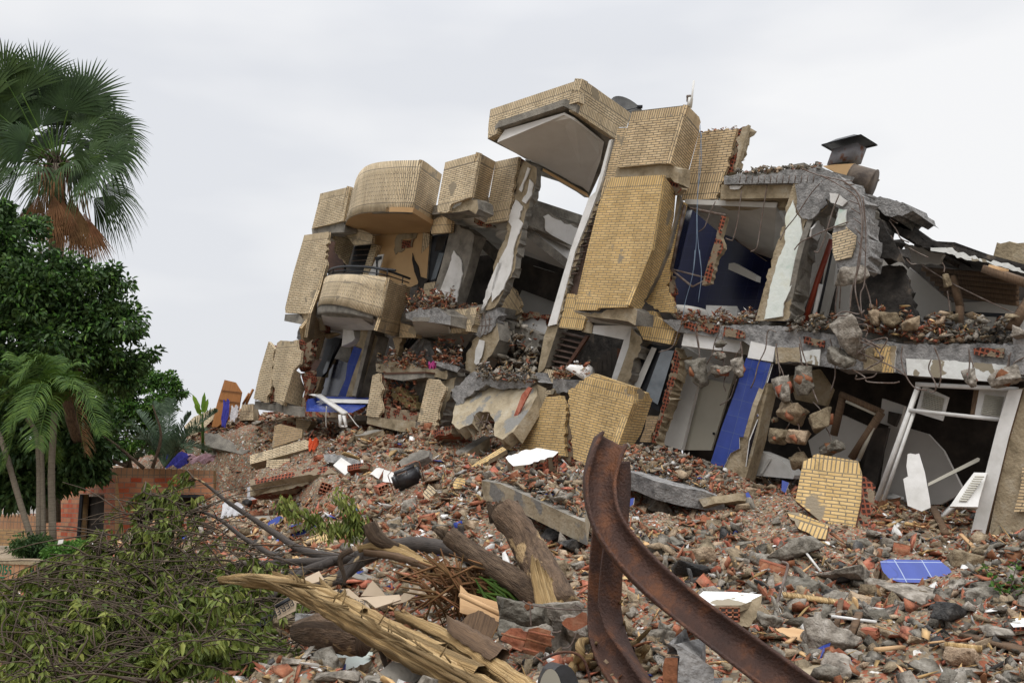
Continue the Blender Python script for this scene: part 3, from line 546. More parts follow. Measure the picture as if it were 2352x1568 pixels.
# --- canopy roof box
panel(B,'canopy_front',3,'120,310 840,70 815,160 810,250 700,280 690,285 180,455j 170,500j 100,535 105,430',(120,310,.9),(840,70,.9),m='dust' if 0 else 'pale',bands=[((120,310),(112,385),'pale_s')],th=.2)
panel(B,'canopy_front',3,'840,70 930,130 1222,340 1190,450 1130,450j 1100,545 790,330 810,250 815,160',(840,70,.9),(1222,340,-1.0),m='pale',bands=[((840,70),(822,150),'pale_s'),((790,330),(815,245),'pale_s')],th=.2)
panel(B,'canopy_front',3,'105,435 180,455 170,500 100,537',(105,435,.92),(180,455,.92),m='pale_s',th=.2)
free(B,'canopy_slab',3,[(100,542,.9),(175,455,.93),(695,283,.93),(790,330,.85),(1105,548,-.75),(895,1000,-2.5),(440,715,-.9)],UPV*.16,'conc','conc')
free(B,'canopy_soffit',3,[(178,552,.82),(235,470,.8),(700,335,.8),(780,375,.7),(1012,562,-.7),(985,700,-1.2),(895,945,-2.2),(850,905,-2.0),(740,860,-1.8),(600,765,-1.3),(520,745,-1.1),(430,700,-.8)],-UPV*.05,'soffc','soffc')
panel(B,'beam',3,'425,700j 520,740j 600,768j 700,850j 850,905j 895,945 888,1002 700,890 500,790 440,745',(425,700,-.6),(895,1000,-2.4),m='conc',side='conc',th=.2)
panel(B,'beam',3,'520,790 525,770 870,965 888,1002 700,895',(520,790,-.55),(888,1002,-2.35),m='tanw',side='conc',th=.1,lift=.04)
panel(B,'beam',3,'395,1040j 500,1070j 620,1140j 720,1185j 808,1235 790,1300 762,1385 560,1280 370,1200 350,1150',(395,1040,-.3),(808,1235,-1.9),m='conc',side='conc',th=.3)
panel(B,'plaster_patch',3,'530,1150j 570,1130j 650,1175j 720,1210j 805,1240 762,1380 600,1295 550,1260j 545,1200j',(395,1040,-.3),(808,1235,-1.9),m='plast',side='plast',th=.02,lift=.03)
free(B,'ceiling',3,[(375,1205,-.5),(760,1392,-2.0),(700,1560,-3.2),(300,1420,-3.0),(160,1300,-1.2)],UPV*.1,'soffc','soffc')
# --- white corner post running down beside the tower
panel(B,'column',0,'1399,323 1405,320 1381,420 1352,500 1322,574 1278,744 1258,749 1310,574 1352,455 1368,440',.0,m='plast',side='plast',th=.35,u=UPV)
panel(B,'column',3,'1052,555 1105,545 1060,700j 970,1030j 925,1035 985,900',-.05,m='conc',side='conc',th=.3)
panel(B,'column',3,'920,1040 975,1030j 850,1320j 810,1480j 790,1568 745,1568 840,1300',-.05,m='conc_t',side='conc',th=.3)
panel(B,'column',4,'790,0j 750,180j 700,400j 650,590j 635,580 700,330 770,50',-.02,m='conc_t',side='conc',th=.3)
lv = panel(B,'louvre',0,'1375,463 1392,463 1340,600 1322,700 1308,672 1337,574',-.15,m='louv',side='louv',th=.05)
for k in range(11):
    t=k/10; x=976-(976-845)*t if k<8 else 0
    a=D(3,985-k*22,1050+k*55); 
    q=FP(a[0],a[1],-.05); mb=MB(); mb.bar(q-DA*.13,q+DA*.13,.05,.02); mb.build('louvre_slat','louv',lv)
# --- tower, upper
TW = dict(m='buff')
panel(B,'brick_wall',3,'1230,325 1665,275 1640,360 1530,735 1450,735 1110,765 1150,600 1200,430',(1230,340,.6),(1665,290,.6),m='buff',bands=[((1230,322),(1210,400),'buff_s')])
panel(B,'brick_wall',3,'1665,275 1758,370j 1770,410j 1757,490 1665,825 1595,772 1530,735 1640,360',(1665,275,.6),(1765,395,-.1),m='buff',bands=[((1665,275),(1640,350),'buff_s')])
panel(B,'brick_wall',3,'1120,455 1185,452 1110,765 1090,850 1060,850 1020,940 975,1028 1000,900 1060,690',(1120,455,-.05),(1185,452,-.05),m='buff',bands=[((1000,1028),(1012,860),'buff_s')])
panel(B,'edge_beam',3,'1110,768 1450,735j 1540,735j 1592,778 1590,885j 1482,828 1100,838',.5,m='conc_t',side='conc_t',th=.45)
panel(B,'brick_wall',3,'1595,772 1665,825 1648,905 1612,1015 1590,890',(1595,772,0),(1665,825,-.2),m='buff_s')
panel(B,'brick_wall',3,'1757,492j 2052,458 2010,620j 1955,815j 1890,1012 1612,1018 1648,905',(1757,492,-.2),(2052,460,-.2),m='buff',bands=[((1612,1018),(1665,822),'buff_s')])
panel(B,'hollow_clay_edge',3,'2052,458j 2150,450j 2100,600j 2030,800j 1950,818j 1890,1000 1920,860 2010,620',-.3,m='core',side='conc_t',th=.2)
panel(B,'render_slab',3,'2118,465j 2168,442 2120,640 2068,800j 2060,770j 2095,600j 2070,560j 2110,500',-.25,m='conc_t',side='conc_t',th=.1,lift=.12)
# --- tower, lower shaft
panel(B,'brick_wall',0,'1402,408 1524,402 1497,574 1446,701 1443,705 1375,707 1370,712 1320,712 1329,662 1349,574 1375,470',(1404,410,.9),(1526,403,.9),m='gold',bands=[((1404,408),(1398,436),'gold_s'),((1320,712),(1326,688),'gold_s')])
panel(B,'brick_wall',0,'1526,403 1552,442 1548,500 1532,574 1512,625j 1491,670j 1468,715 1446,701 1468,645 1497,574',(1526,403,.9),(1556,440,.15),m='gold')
panel(B,'hollow_clay_edge',3,'1480,828j 1530,870j 1600,900j 1625,935j 1600,960j 1575,985 1450,905',.3,m='core',side='conc_t',th=.2)
panel(B,'brick_wall',0,'1563,460 1574,468 1545,590 1538,640j 1530,655j 1543,690j 1550,718 1515,716j 1480,690j 1495,668j 1515,625j 1534,574',(1563,460,-.1),(1590,455,-.1),m='gold')
panel(B,'dark_joint',0,'1556,440 1563,462 1535,574 1512,630 1492,668 1478,690 1490,660 1510,610 1530,574 1548,505',-.0,m='conc_t',side='conc',th=.1)
panel(B,'edge_beam',4,'770,470j 800,480j 960,500j 1130,440j 1200,430j 1272,470 1258,590 1200,560 1110,545 870,520 785,490',.8,m='conc_t',side='conc',th=.6)
panel(B,'brick_wall',4,'1275,478 1400,478j 1450,540j 1582,600j 1570,640 1530,738 1320,700 1290,640 1255,572',(1290,600,-.05),(1582,640,-.05),m='gold_s',th=.2)
panel(B,'brick_wall',4,'720,340 780,345 790,490 870,530j 860,560j 835,628 655,606 700,430',(720,385,-.05),(780,390,-.05),m='gold_s')
panel(B,'torn_render',4,'860,540j 925,590j 915,655 835,640',-.1,m='conc_t',side='conc',th=.1)
free(B,'soffit',4,[(868,520,.5),(1000,532,.5),(1120,550,.5),(1232,600,-.1),(1170,620,-.5),(915,590,-.5)],UPV*.08,'soff2','conc')
panel(B,'lintel',4,'915,590 1232,592 1225,640 1168,702 918,652',-.12,m='plast',side='plast',th=.3)
panel(B,'window_jamb',4,'1168,700 1228,600 1205,760 1112,1020 1070,1010',-.12,m='plast',side='plast',th=.3)
panel(B,'column',4,'1228,600j 1300,680j 1312,720j 1240,900j 1200,1055j 1112,1020 1205,760',-.05,m='conc_t',side='conc',th=.35)
panel(B,'column',4,'570,598 652,592 640,640 548,920j 500,960j 480,1010j 500,900 540,680',-.05,m='conc_t',side='conc',th=.35)
lw = panel(B,'louvred_window',4,'660,618 875,668 880,690 700,945 548,925',-.35,m='dark',side='louv',th=.04)
for k in range(7):
    t=k/6; x1=668-(668-572)*t; y1=640+(905-640)*t; x2=862-(862-705)*t*1.0; y2=690+(930-690)*t
    a=FP(*D(4,x1,y1),-.25); b=FP(*D(4,x2,y2),-.25); mb=MB(); mb.bar(a,b,.10,.02,up=(0,-.6,.8)); mb.build('louvre_slat','louv',lw)
panel(lw,'window_frame',4,'865,665 892,672 700,960 685,945',-.2,m='dkwood',side='dkwood',th=.06)
# staircase in the dark room
st = room(4,'905,655 1165,700 1070,1010 850,965 790,940',-2.6,'conc_d',name='inner_wall')  # charred tone used here to paint in the gloom of the stair room
for i in range(6): panel(B,'stair_step',4,f'{880+i*38},{1000} {880+i*38},{905-i*28} {925+i*38},{908-i*28} {925+i*38},{1010}',-2.3,m='dark',side='dkwood',th=.2)
panel(B,'brick_wall',4,'538,928 700,950 690,1005j 620,1040j 612,1130j 560,1150j 480,1330 430,1345 375,1372 440,1200 505,1010',(538,928,-.1),(700,950,-.1),m='pale',bands=[((538,925),(520,1010),'pale_s')],th=.25)
# --- window and torn wall, first floor right
wd = panel(B,'window',4,'1318,728 1572,762 1510,990 1440,1262 1380,1232 1330,1120 1200,1045',-.35,m='iron',side='iron',th=.1)
panel(wd,'pane',4,'1385,760 1425,770 1290,1090 1245,1060',-.28,m='soff2',side='iron',th=.02)
panel(wd,'pane',4,'1462,780 1560,790 1432,1210 1370,1170 1340,1110',-.26,m='glass',side='iron',th=.02)
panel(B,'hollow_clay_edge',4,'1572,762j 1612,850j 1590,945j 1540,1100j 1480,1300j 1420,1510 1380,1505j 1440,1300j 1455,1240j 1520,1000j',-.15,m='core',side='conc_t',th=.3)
panel(B,'brick_wall',4,'1345,1300j 1440,1300j 1400,1420j 1375,1505 1290,1500 1330,1400',(1345,1300,-.2),(1440,1300,-.2),m='dust',th=.2)
panel(B,'pale_partition',4,'1585,775 1650,760 1880,900 1745,1060 1620,1568 1422,1505 1480,1320 1600,945 1565,915',-.9,m='soff2',side='plast',th=.1)
db = panel(B,'door_leaf',4,'1792,1005 2010,1048 1850,1568 1618,1565 1700,1240',-1.15,m='offw',side='offw',th=.06)
panel(db,'handle_hole',4,'1862,1430 1872,1426 1880,1434 1878,1446 1868,1448 1861,1440',-1.1,m='iron',side='iron',th=.02)
panel(B,'pale_partition',4,'1650,700 2095,790 2010,1048 1792,1005 1740,930 1600,840 1620,760',-1.4,m='soff',side='soff',th=.1)
panel(B,'ring_beam',4,'1640,645 2092,712 2068,805 1618,748',-.05,m='plast',side='plast',th=.45)
panel(B,'torn_slab_edge',4,'1465,545j 1560,545j 1640,560j 1750,575j 1900,585j 2120,612j 2140,640 2095,712 1640,648 1585,640',.02,m='conc_r',side='conc_r',th=.6)
panel(B,'hollow_clay_edge',4,'1635,570j 1740,570j 1860,580j 1950,585j 2105,625j 2118,690 1960,655j 1800,640j 1640,615',.05,m='core',side='core',th=.1)
panel(B,'hollow_clay_edge',4,'1530,195j 1560,290j 1535,370j 1550,445j 1530,400 1525,260',-.12,m='core',side='core',th=.15)
# --- the blue bathroom on the upper floor
free(B,'ceiling',3,[(1640,1050,-.2),(2360,1080,-.2),(2480,1300,-2.5),(2340,1490,-3.5),(2010,1355,-3.2),(1690,1085,-1.2)],UPV*.1,'soff2','soff2')
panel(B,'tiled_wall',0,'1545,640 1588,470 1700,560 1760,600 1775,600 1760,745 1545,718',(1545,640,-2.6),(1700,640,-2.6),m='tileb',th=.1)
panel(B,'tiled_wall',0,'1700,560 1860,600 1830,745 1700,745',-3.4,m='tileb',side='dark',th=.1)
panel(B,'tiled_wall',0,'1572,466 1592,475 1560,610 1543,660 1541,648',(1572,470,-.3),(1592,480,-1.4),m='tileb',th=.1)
wf = MB()
def q3(x,y,o=-.1,z=3): return FP(*D(z,x,y),o)
wf.bar(q3(1690,1085),q3(1965,1140),.05,.05); wf.bar(q3(1645,1060),q3(1540,1568),.05,.05); wf.bar(q3(140+1400,150,-.1,4),q3(1800,215,-.1,4),.04,.03); wf.bar(q3(1545,160,-.1,4),q3(1705,288,.1,4),.04,.03); wf.bar(q3(1705,288,.1,4),q3(1800,238,-.1,4),.04,.03)
wf.build('window_frame','rebar',B)
panel(B,'hanging_jamb',0,'1657,495 1668,497 1655,545j 1662,570j 1640,610j 1632,650 1612,655 1627,600 1640,560',.0,m='core',side='conc_t',th=.12)
sb = MB(); cS = q3(1670,478,-.6,4)
for k in range(7): pass
prof = [(.02,.30),(.0,.42),(-.08,.44),(-.20,.36),(-.30,.18),(-.32,.03)]
V=[];F=[];sg=20
for r_,(h,rr) in enumerate(prof):
    for s_ in range(sg):
        a=2*math.pi*s_/sg; V.append(cS+Vector((math.cos(a)*rr*.95+h*-.15,math.sin(a)*rr*.7,h+.05-math.cos(a)*rr*.15)))
for r_ in range(len(prof)-1):
    for s_ in range(sg): F.append([r_*sg+s_,r_*sg+(s_+1)%sg,(r_+1)*sg+(s_+1)%sg,(r_+1)*sg+s_])
finish('wash_basin',np_mesh(np.array([tuple(v) for v in V]),np.array(F)),['white'],B,smooth=True)
ap=q3(1965,510,-1.4,4); mb=MB(); mb.box(ap+Vector((0,.3,-.1)),Vector((.30,-.1,-.03)),Vector((.1,.3,0)),Vector((.02,0,.3))); mb.build('appliance','white',B)
ap=q3(2100,560,-1.6,4); mb=MB(); mb.box(ap+Vector((0,.3,-.1)),Vector((.26,-.1,-.03)),Vector((.1,.3,0)),Vector((.02,0,.3))); mb.build('appliance','white',B)
panel(B,'range_hood',4,'1990,105 2030,100 2205,200 2200,245 1985,150',-2.2,m='soff2',side='soff2',th=.2)
panel(B,'socket',4,'2170,435 2202,438 2200,458 2168,456',-3.2,m='plast',side='plast',th=.02)
# blocking roof over the right rooms
floor(0,[(1600,440,-.3),(1840,400,-.3)],4.5,m='soff')
floor(0,[(1560,752,-.4),(1850,770,-.5),(2352,800,-.5)],4.5,m='soff')
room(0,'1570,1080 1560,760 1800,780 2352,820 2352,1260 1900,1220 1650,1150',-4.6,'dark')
# --- right hand column and the torn roof edge
panel(B,'roof_slab_edge',5,'0,408j 120,380j 250,400j 400,380j 480,350j 600,350j 760,328j 870,370j 960,450j 1000,500 900,520 760,480 545,455 0,465',.12,m='conc_r',side='conc_r',th=.7)
panel(B,'beam',5,'-20,468 545,455 520,572 -30,580',.0,m='conc_t',side='conc_t',th=.3)
panel(B,'beam',5,'-30,582 512,570 490,645 -20,645',-.3,m='conc_t',side='conc_t',th=.3)
panel(B,'plaster_face',5,'45,480j 152,475j 120,505j 50,505',.03,m='plast',side='plast',th=.02,lift=.02,amp=1)
c4 = panel(B,'column',5,'545,455 780,440j 815,560j 820,625j 745,690j 700,740j 640,760j 628,830j 640,900j 600,1050j 560,1200j 530,1400j 500,1535 245,1535 300,1330j 370,1090j 425,900j 478,760j 495,620',.1,m='conc_t',side='conc',th=.5)
panel(c4,'bare_face',5,'560,470 750,450j 810,560j 815,620j 745,690j 700,735j 620,735j 570,640j 575,560',.13,m='conc_r',side='conc_r',th=.05,lift=.02)
panel(c4,'plaster_face',5,'545,590j 565,690j 605,740j 625,880j 590,1080j 560,1200j 520,1300j 470,1400j 465,1500 320,1522j 355,1330j 420,1080j 480,940j 490,700j',.13,m='plast_g',side='plast',th=.03,lift=.02,amp=1.6)
panel(B,'column_side',5,'815,620 795,760 690,1080j 600,1400j 550,1535 500,1535 530,1400 600,1050 640,900 700,740',(700,740,.1),(815,640,-.5),m='conc',side='conc',th=.1)
panel(B,'plaster_face',5,'720,745j 765,780j 710,905j 655,870j 665,810j',(700,740,.1),(815,640,-.5),m='plast',side='plast',th=.03,lift=.06,amp=1.2)
# slab band between the floors on the right
panel(B,'slab_band',6,'-30,205j 150,195j 500,215j 700,245j 860,270j 1100,300j 1400,345j 1900,345j 2420,350 2420,600 2090,640 1430,590 1360,570 880,535 750,515 590,490 410,500 150,320 -40,300',.15,m='conc_r',side='conc_r',th=.5)
for s,mm in (('215,322 405,368 385,485 188,452','plast'),('600,400j 760,385j 750,515 610,485','plast_p'),('1430,458 1700,470j 2110,500j 2260,520 2250,640 2100,640 1440,588','plast_p'),('405,372j 600,370j 600,490j 520,480j 410,498','conc_t'),('1090,400j 1200,345j 1355,360j 1340,565 1250,560 1100,545','conc_t')):
    panel(B,'plaster_face',6,s,.17,m=mm,side='plast',th=.03,lift=.02,amp=1.4)
panel(B,'facing_brick_patch',6,'1180,380j 1310,368j 1300,440 1330,570 1240,565 1255,450 1185,440',(1180,390,.19),(1310,385,.19),m='gold_v',th=.03,lift=.03,amp=1.5)
for s in ('5,205 165,250 170,300 0,285','625,285 795,320 790,375 630,340','1960,375 2205,380 2195,455 1965,430'):
    panel(B,'hollow_clay_edge',6,s.replace(' ','j ')+'j',.18,m='core',side='core',th=.03,lift=.03,amp=1.4)
# --- blue tiled column
panel(B,'column',0,'1716,822 1770,830 1762,900 1750,950 1738,1010 1712,1100 1692,1140 1650,1140 1634,1122 1640,1070 1680,940',.12,m='conc_t',side='conc_t',th=.35)
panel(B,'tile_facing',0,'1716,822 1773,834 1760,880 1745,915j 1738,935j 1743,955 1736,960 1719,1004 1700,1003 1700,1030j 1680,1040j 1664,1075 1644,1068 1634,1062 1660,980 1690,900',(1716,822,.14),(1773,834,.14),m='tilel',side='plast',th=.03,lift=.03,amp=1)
panel(B,'tile_facing',0,'1640,1075j 1662,1090j 1660,1112j 1640,1120 1634,1100',.14,m='tilel',side='plast',th=.03,lift=.03,amp=1)
panel(B,'column_side',0,'1773,834 1795,850 1790,870 1770,960 1745,1060 1710,1100 1719,1004 1740,930 1760,880',(1773,834,.12),(1800,850,-.4),m='conc_t',side='conc_t',th=.1)
panel(B,'tile_facing',0,'1773,834 1789,838 1783,885 1760,878',(1773,834,.12),(1800,850,-.4),m='tileb',side='plast',th=.02,lift=.03)
panel(B,'tile_facing',0,'1738,962 1760,970 1727,1088 1711,1070 1719,1010',(1773,834,.12),(1800,850,-.4),m='tileb',side='plast',th=.02,lift=.03)
# --- left, ground storey (second picture frame)
panel(B,'brick_wall',2,'478,150 520,130 610,275j 590,290 540,470 510,470 430,372 405,222 450,165',(478,200,.2),(600,262,-.6),m='buff')
panel(B,'torn_column',2,'392,200j 410,225j 430,330j 365,300j 372,250',-.1,m='conc_r',side='conc_r',th=.3)
panel(B,'brick_wall',2,'145,325 168,348j 196,385j 178,450j 190,500j 170,560j 165,650j 130,803 28,772 75,560',(145,325,.6),(190,330,.6),m='pale')
panel(B,'hollow_clay_edge',2,'168,350j 200,375j 185,520j 175,640j 195,790j 130,803 160,640 165,560',.5,m='core',side='core',th=.2)
panel(B,'brick_wall',2,'212,335j 240,315j 362,312 370,385 402,400 390,500 345,545 268,828 190,792 195,690j 182,640j 172,560j 190,450',(220,325,.75),(362,312,.75),m='pale',bands=[((220,320),(210,385),'pale_s')])
panel(B,'brick_wall',2,'345,540 400,575j 410,640j 432,700j 420,780j 400,833 268,800 300,690',(345,560,.75),(430,600,.3),m='pale_v',th=.2)
panel(B,'hollow_clay_edge',2,'362,312j 395,320j 405,395 370,385',.6,m='core',side='core',th=.2)
panel(B,'hollow_clay_edge',2,'408,400j 420,340j 495,308j 480,380j 440,520j 400,560 375,520j 392,460',.5,m='core',side='core',th=.2)
panel(B,'hollow_clay_edge',2,'398,575j 480,560j 470,680j 440,760j 425,835 400,833 432,700',.45,m='core',side='core',th=.2)
wg = panel(B,'window',2,'612,280 715,300 690,360 562,602 495,590 560,470',-.75,m='iron',side='iron',th=.1)
panel(wg,'pane',2,'655,350 672,360 600,560 575,585 570,560',-.6,m='glass',side='iron',th=.02)
panel(B,'brick_wall',2,'470,598 560,602 530,700 460,780 465,640',(470,598,-.5),(560,602,-.5),m='dust_s')
panel(B,'brick_wall',2,'560,262 660,250 700,265 600,300',(560,275,-.5),(660,265,-.5),m='buff_s',th=.1)
room(2,'455,440 560,465 500,600 470,600 440,500',-1.1,'dkwood')
panel(B,'column',2,'868,230j 950,225j 1000,300 940,500 862,752 752,752 800,600 880,378 830,360 860,300',-.35,m='conc_t',side='conc',th=.4)
panel(B,'column_side',2,'950,225 1000,300 985,360 900,640 862,752 820,752',(940,400,-.33),(985,420,-.8),m='conc',side='conc',th=.1,lift=.03)
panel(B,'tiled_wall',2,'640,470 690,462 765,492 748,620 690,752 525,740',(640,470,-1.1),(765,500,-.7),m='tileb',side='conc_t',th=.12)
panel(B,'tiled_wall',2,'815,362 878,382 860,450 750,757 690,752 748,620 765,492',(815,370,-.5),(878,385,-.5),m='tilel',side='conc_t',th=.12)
panel(B,'wall_edge',2,'628,470 652,455j 560,640j 530,740 500,735',-.9,m='conc_t',side='conc_t',th=.12)
room(2,'690,375 790,365 790,470 745,480 690,460 640,470',-1.4,'conc')
# torn strips and a hanging brick edge in the dark void
panel(B,'hanging_edge',2,'1118,300j 1195,290j 1165,400j 1110,490 1140,380',-.5,m='dust',side='core',th=.15)
for k in range(4):
    a=q3(1310-k*28,300,-1.3,2); b=q3(1130-k*10,500+k*20,-1.3,2); mb=MB(); mb.bar(a,b,.06,.04); mb.build('bent_window_bar','iron',B)
panel(B,'exposed_column_core',2,'1290,350j 1340,300j 1420,330j 1440,430j 1420,500j 1300,510j 1225,480j',-.9,m='conc_r',side='conc_r',th=.3)
# base slabs of the left block
panel(B,'base_slab',2,'38,790 150,815j 250,800 258,882 33,852',.5,m='conc',side='conc',th=.6)
panel(B,'base_slab',2,'262,820 410,838 640,905 830,900 815,940 740,968 500,925 260,892',.65,m='conc',side='conc',th=.7)
panel(B,'brick_wall',2,'360,925 470,945j 440,1080 360,1040',(360,935,.1),(470,945,.1),m='dust',th=.2)
# boxed pier with its torn core
panel(B,'brick_wall',2,'960,590 1010,572j 1015,640j 1040,700j 1018,780j 1035,850j 1005,922 910,905',(960,590,.6),(1010,585,.6),m='pale')
panel(B,'hollow_clay_edge',2,'1010,575j 1060,610j 1075,700j 1050,830j 1300,905j 1300,950 1005,925 1035,850 1018,780 1040,700',.45,m='core',side='core',th=.2)
room(2,'1050,600 1400,600 1330,900 1050,850',-.5,'conc_d')
panel(B,'pale_pier_side',2,'1330,620 1385,630 1310,870 1290,830 1260,700',-.2,m='conc',side='conc',th=.15)
panel(B,'brick_wall',2,'1388,625j 1470,620j 1530,680j 1500,780j 1470,900j 1430,1100 1295,1012 1330,880',(1388,640,.4),(1530,660,.4),m='pale',bands=[((1300,980),(1295,1075),'pale_s')])
panel(B,'column',2,'1470,640j 1620,600j 1600,680j 1540,800j 1500,960j 1440,1100 1430,1095 1470,900 1530,680',.1,m='conc_t',side='conc',th=.3)
panel(B,'small_slab',2,'1050,580 1375,572 1372,605 1200,632 1050,608',.5,m='conc',side='conc',th=.5)
panel(B,'wood_sill',2,'1050,568 1375,560 1375,572 1050,582',.52,m='dkwood',side='dkwood',th=.5)
panel(B,'base_slab',2,'920,912 1300,950 1292,1025 1190,1032 915,968',.55,m='conc_t',side='conc',th=.7)
panel(B,'torn_slab_edge',2,'985,500j 1080,480j 1250,500j 1390,540j 1545,550j 1540,620j 1400,600 1050,570 990,560',.2,m='conc_t',side='conc',th=.7)
panel(B,'small_slab',2,'1445,480 1650,530j 1625,565 1560,545 1450,510',.3,m='conc_r',side='conc_r',th=.4)
panel(B,'pale_insulation_roll',2,'1080,700j 1180,680j 1280,780j 1315,850j 1220,840j 1120,760j',.1,m='lime',side='lime',th=.2)
# blue tiled slab lying across the base
lie = [(440,798,.85),(455,775,.7),(600,752,-.1),(938,765,-.3),(905,830,.3),(800,882,.75),(440,872,1.0)]
free(B,'tiled_slab',2,lie,-UPV*.14,'tilel','core')
free(B,'tile_trim',2,[(560,782,.35),(560,775,.3),(935,783,.05),(925,810,.25),(520,800,.5)],UPV*.012,'plast')
# --- right interior
room(0,'1990,600 2060,590 2180,690 2185,760 2000,760',-2.6,'soff',name='inner_wall')
room(0,'2175,695 2352,690 2352,760 2175,760',-3.2,'soff',name='inner_wall')
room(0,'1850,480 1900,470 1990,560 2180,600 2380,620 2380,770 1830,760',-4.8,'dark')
panel(B,'inner_wall',5,'700,760 830,860 560,1568 520,1540',-1.0,m='soff',side='soff',th=.1)
panel(B,'inner_wall',5,'830,860 900,900 860,1250 780,1568 700,1568 760,1300',-1.4,m='soff2',side='soff',th=.1)
panel(B,'inner_wall',5,'900,1200 1000,1180 960,1560 860,1560',-1.6,m='soff',side='soff',th=.1)
mb=MB(); mb.tube([q3(845,900,-.7,5),q3(740,1200,-.6,5),q3(625,1568,-.5,5)],.055,8); rp=bpy.data.materials.new('red_pipe'); rp.use_nodes=True; rp.node_tree.nodes['Principled BSDF'].inputs['Base Color'].default_value=(.25,.035,.012,1); M['redp']=rp; mb.build('red_pipe','redp',B)
mb=MB(); mb.tube([q3(760,1250,-.6,5),q3(690,1568,-.5,5)],.04,8); mb.build('drain_pipe','plast',B)
mb=MB(); mb.tube([q3(850,980,-.6,5),q3(720,1568,-.55,5)],.025,6); mb.build('drain_pipe','iron',B)
# roof remains, right
def slabp(z, s, off, m, th, name='roof_slab', side=None): return panel(B,name,z,s,off,m=m,side=side or m,th=th)
slabp(5,'1080,540j 1250,570j 1400,605j 1475,650 1480,672 1440,692j 1320,722j 1240,690j 1190,640j 1100,600',-.2,'conc_r',1.2)
panel(B,'charred_roof_edge',5,'1210,670j 1330,690j 1445,695 1320,722j 1290,790j 1240,780j',-.5,m='conc_d',side='conc_d',th=1)
panel(B,'bent_beam',5,'1150,760j 1230,740j 1290,860j 1360,960j 1410,1085 1330,1060j 1240,1040j 1200,960j 1110,830',-.1,m='conc_d',side='conc_d',th=.35)
panel(B,'charred_slab',5,'1160,1120j 1270,1100j 1400,1110j 1440,1210j 1470,1300j 1480,1400j 1550,1570j 960,1570 1000,1400j 1090,1250j',-.35,m='conc_d',side='conc_d',th=.15)
slabp(5,'1280,790j 1380,800j 1480,830j 1620,940j 1640,965 1560,960j 1430,880j 1290,830',-.6,'conc_d',2.0,side='conc_d')
free(B,'roof_slab',5,[(1480,830,-.6),(1630,945,-.6),(1800,955,-.6),(2060,1050,-.6),(2420,1150,-.6),(2420,1260,-4),(1900,1120,-4.4),(1500,1060,-4.4)],UPV*.08,'conc_d','conc_d')
panel(B,'roof_edge',5,'1620,962 1790,960 1810,985j 1900,1010j 2060,1060j 2200,1080j 2400,1160 2400,1190j 2180,1110j 2050,1075j 1880,1050j 1720,1000 1620,985',-.55,m='plast_p',side='conc_d',th=.1)
panel(B,'ceiling_panel',5,'1400,930j 1560,960 1725,1010j 1700,1080j 1560,1090j 1470,1080',-1.2,m='soff',side='soff',th=.1)
for k in range(6):
    a=q3(1560+k*35,1130+k*38,-3.5,5); b=q3(2300,1190+k*42,-2.4,5); mb=MB(); mb.bar(a,b,.08,.09); mb.build('roof_joist','woodb',B)
mb=MB(); mb.bar(q3(1795,1185,-.9,5),q3(1850,1420,-.9,5),.14,.1); mb.bar(q3(1850,1420,-.9,5),q3(1850,1568,-.9,5),.14,.1); mb.build('timber_post','woodb',B)
mb=MB(); mb.bar(q3(2060,1130,-.3,5),q3(2400,1250,.0,5),.22,.12); mb.build('roof_beam','woodb',B)
mb=MB(); mb.bar(q3(2090,1130,-.25,5),q3(2200,1160,-.2,5),.18,.14); mb.build('fresh_timber_end','ply',B)
mb=MB(); mb.bar(q3(2420,1330,-.1,5),q3(2250,1600,.1,5),.2,.14); mb.build('leaning_timber','woodb',B)
fr=MB(); fr.bar(q3(1720,1470,-1.6,5),q3(2352,1500,-1.6,5),.1,.06); fr.bar(q3(1810,1480,-1.6,5),q3(1740,1640,-1.6,5),.1,.06); fr.bar(q3(2160,1500,-1.6,5),q3(2140,1640,-1.6,5),.1,.06); fr.build('door_frame','iron',B)
# chimney with its cowl
panel(B,'chimney_base',5,'770,322 870,310 1025,302 1085,355 1040,400 940,412 850,360',-1.2,m='tanw',side='conc_t',th=.8)
duct=MB(); c0=q3(960,245,-1.4,5); t=q3(985,185,-1.4,5); b0=q3(940,310,-1.4,5); ax=(t-b0)
duct.box((t+b0)/2,DA*.25,DB*.21,ax/2); du=duct.build('chimney_duct','rustd',B)
cw=MB(); ct=t+Vector((0,0,.06)); cs=[(-.75,-.3),(.15,-.75),(.85,.25),(-.1,.7)]
ap_=[ct+DA*a*.50+DB*b_*.48+Vector((0,0,0)) for a,b_ in ((-.8,-.8),(.8,-.8),(.8,.8),(-.8,.8))]; tp=[ct+DA*a*.30+DB*b_*.30+Vector((0,0,.13)) for a,b_ in ((-.6,-.6),(.6,-.6),(.6,.6),(-.6,.6))]
for i in range(4): cw.quad([ap_[i],ap_[(i+1)%4],tp[(i+1)%4],tp[i]])
cw.quad(tp); cw.quad(list(reversed([p+Vector((0,0,.02)) for p in ap_]))); cw.build('cowl','iron',B)
dr=MB(); a=q3(985,425,-.9,5); b=q3(1165,475,-1.0,5); dr.tube([a,b],.29,24,cap=False); dr.tube([b,b+(a-b)*.02],.305,24); dr.tube([a,a+(b-a)*.04],.30,24,cap=False); dr.tube([a,b],.27,24,cap=False)
dr.build('metal_drum','drum',B,smooth=True)
# far right wall block
panel(B,'rendered_wall',5,'2140,920j 2420,920 2420,1160 2105,1048',-3,m='conc_t',side='conc_t',th=.5)
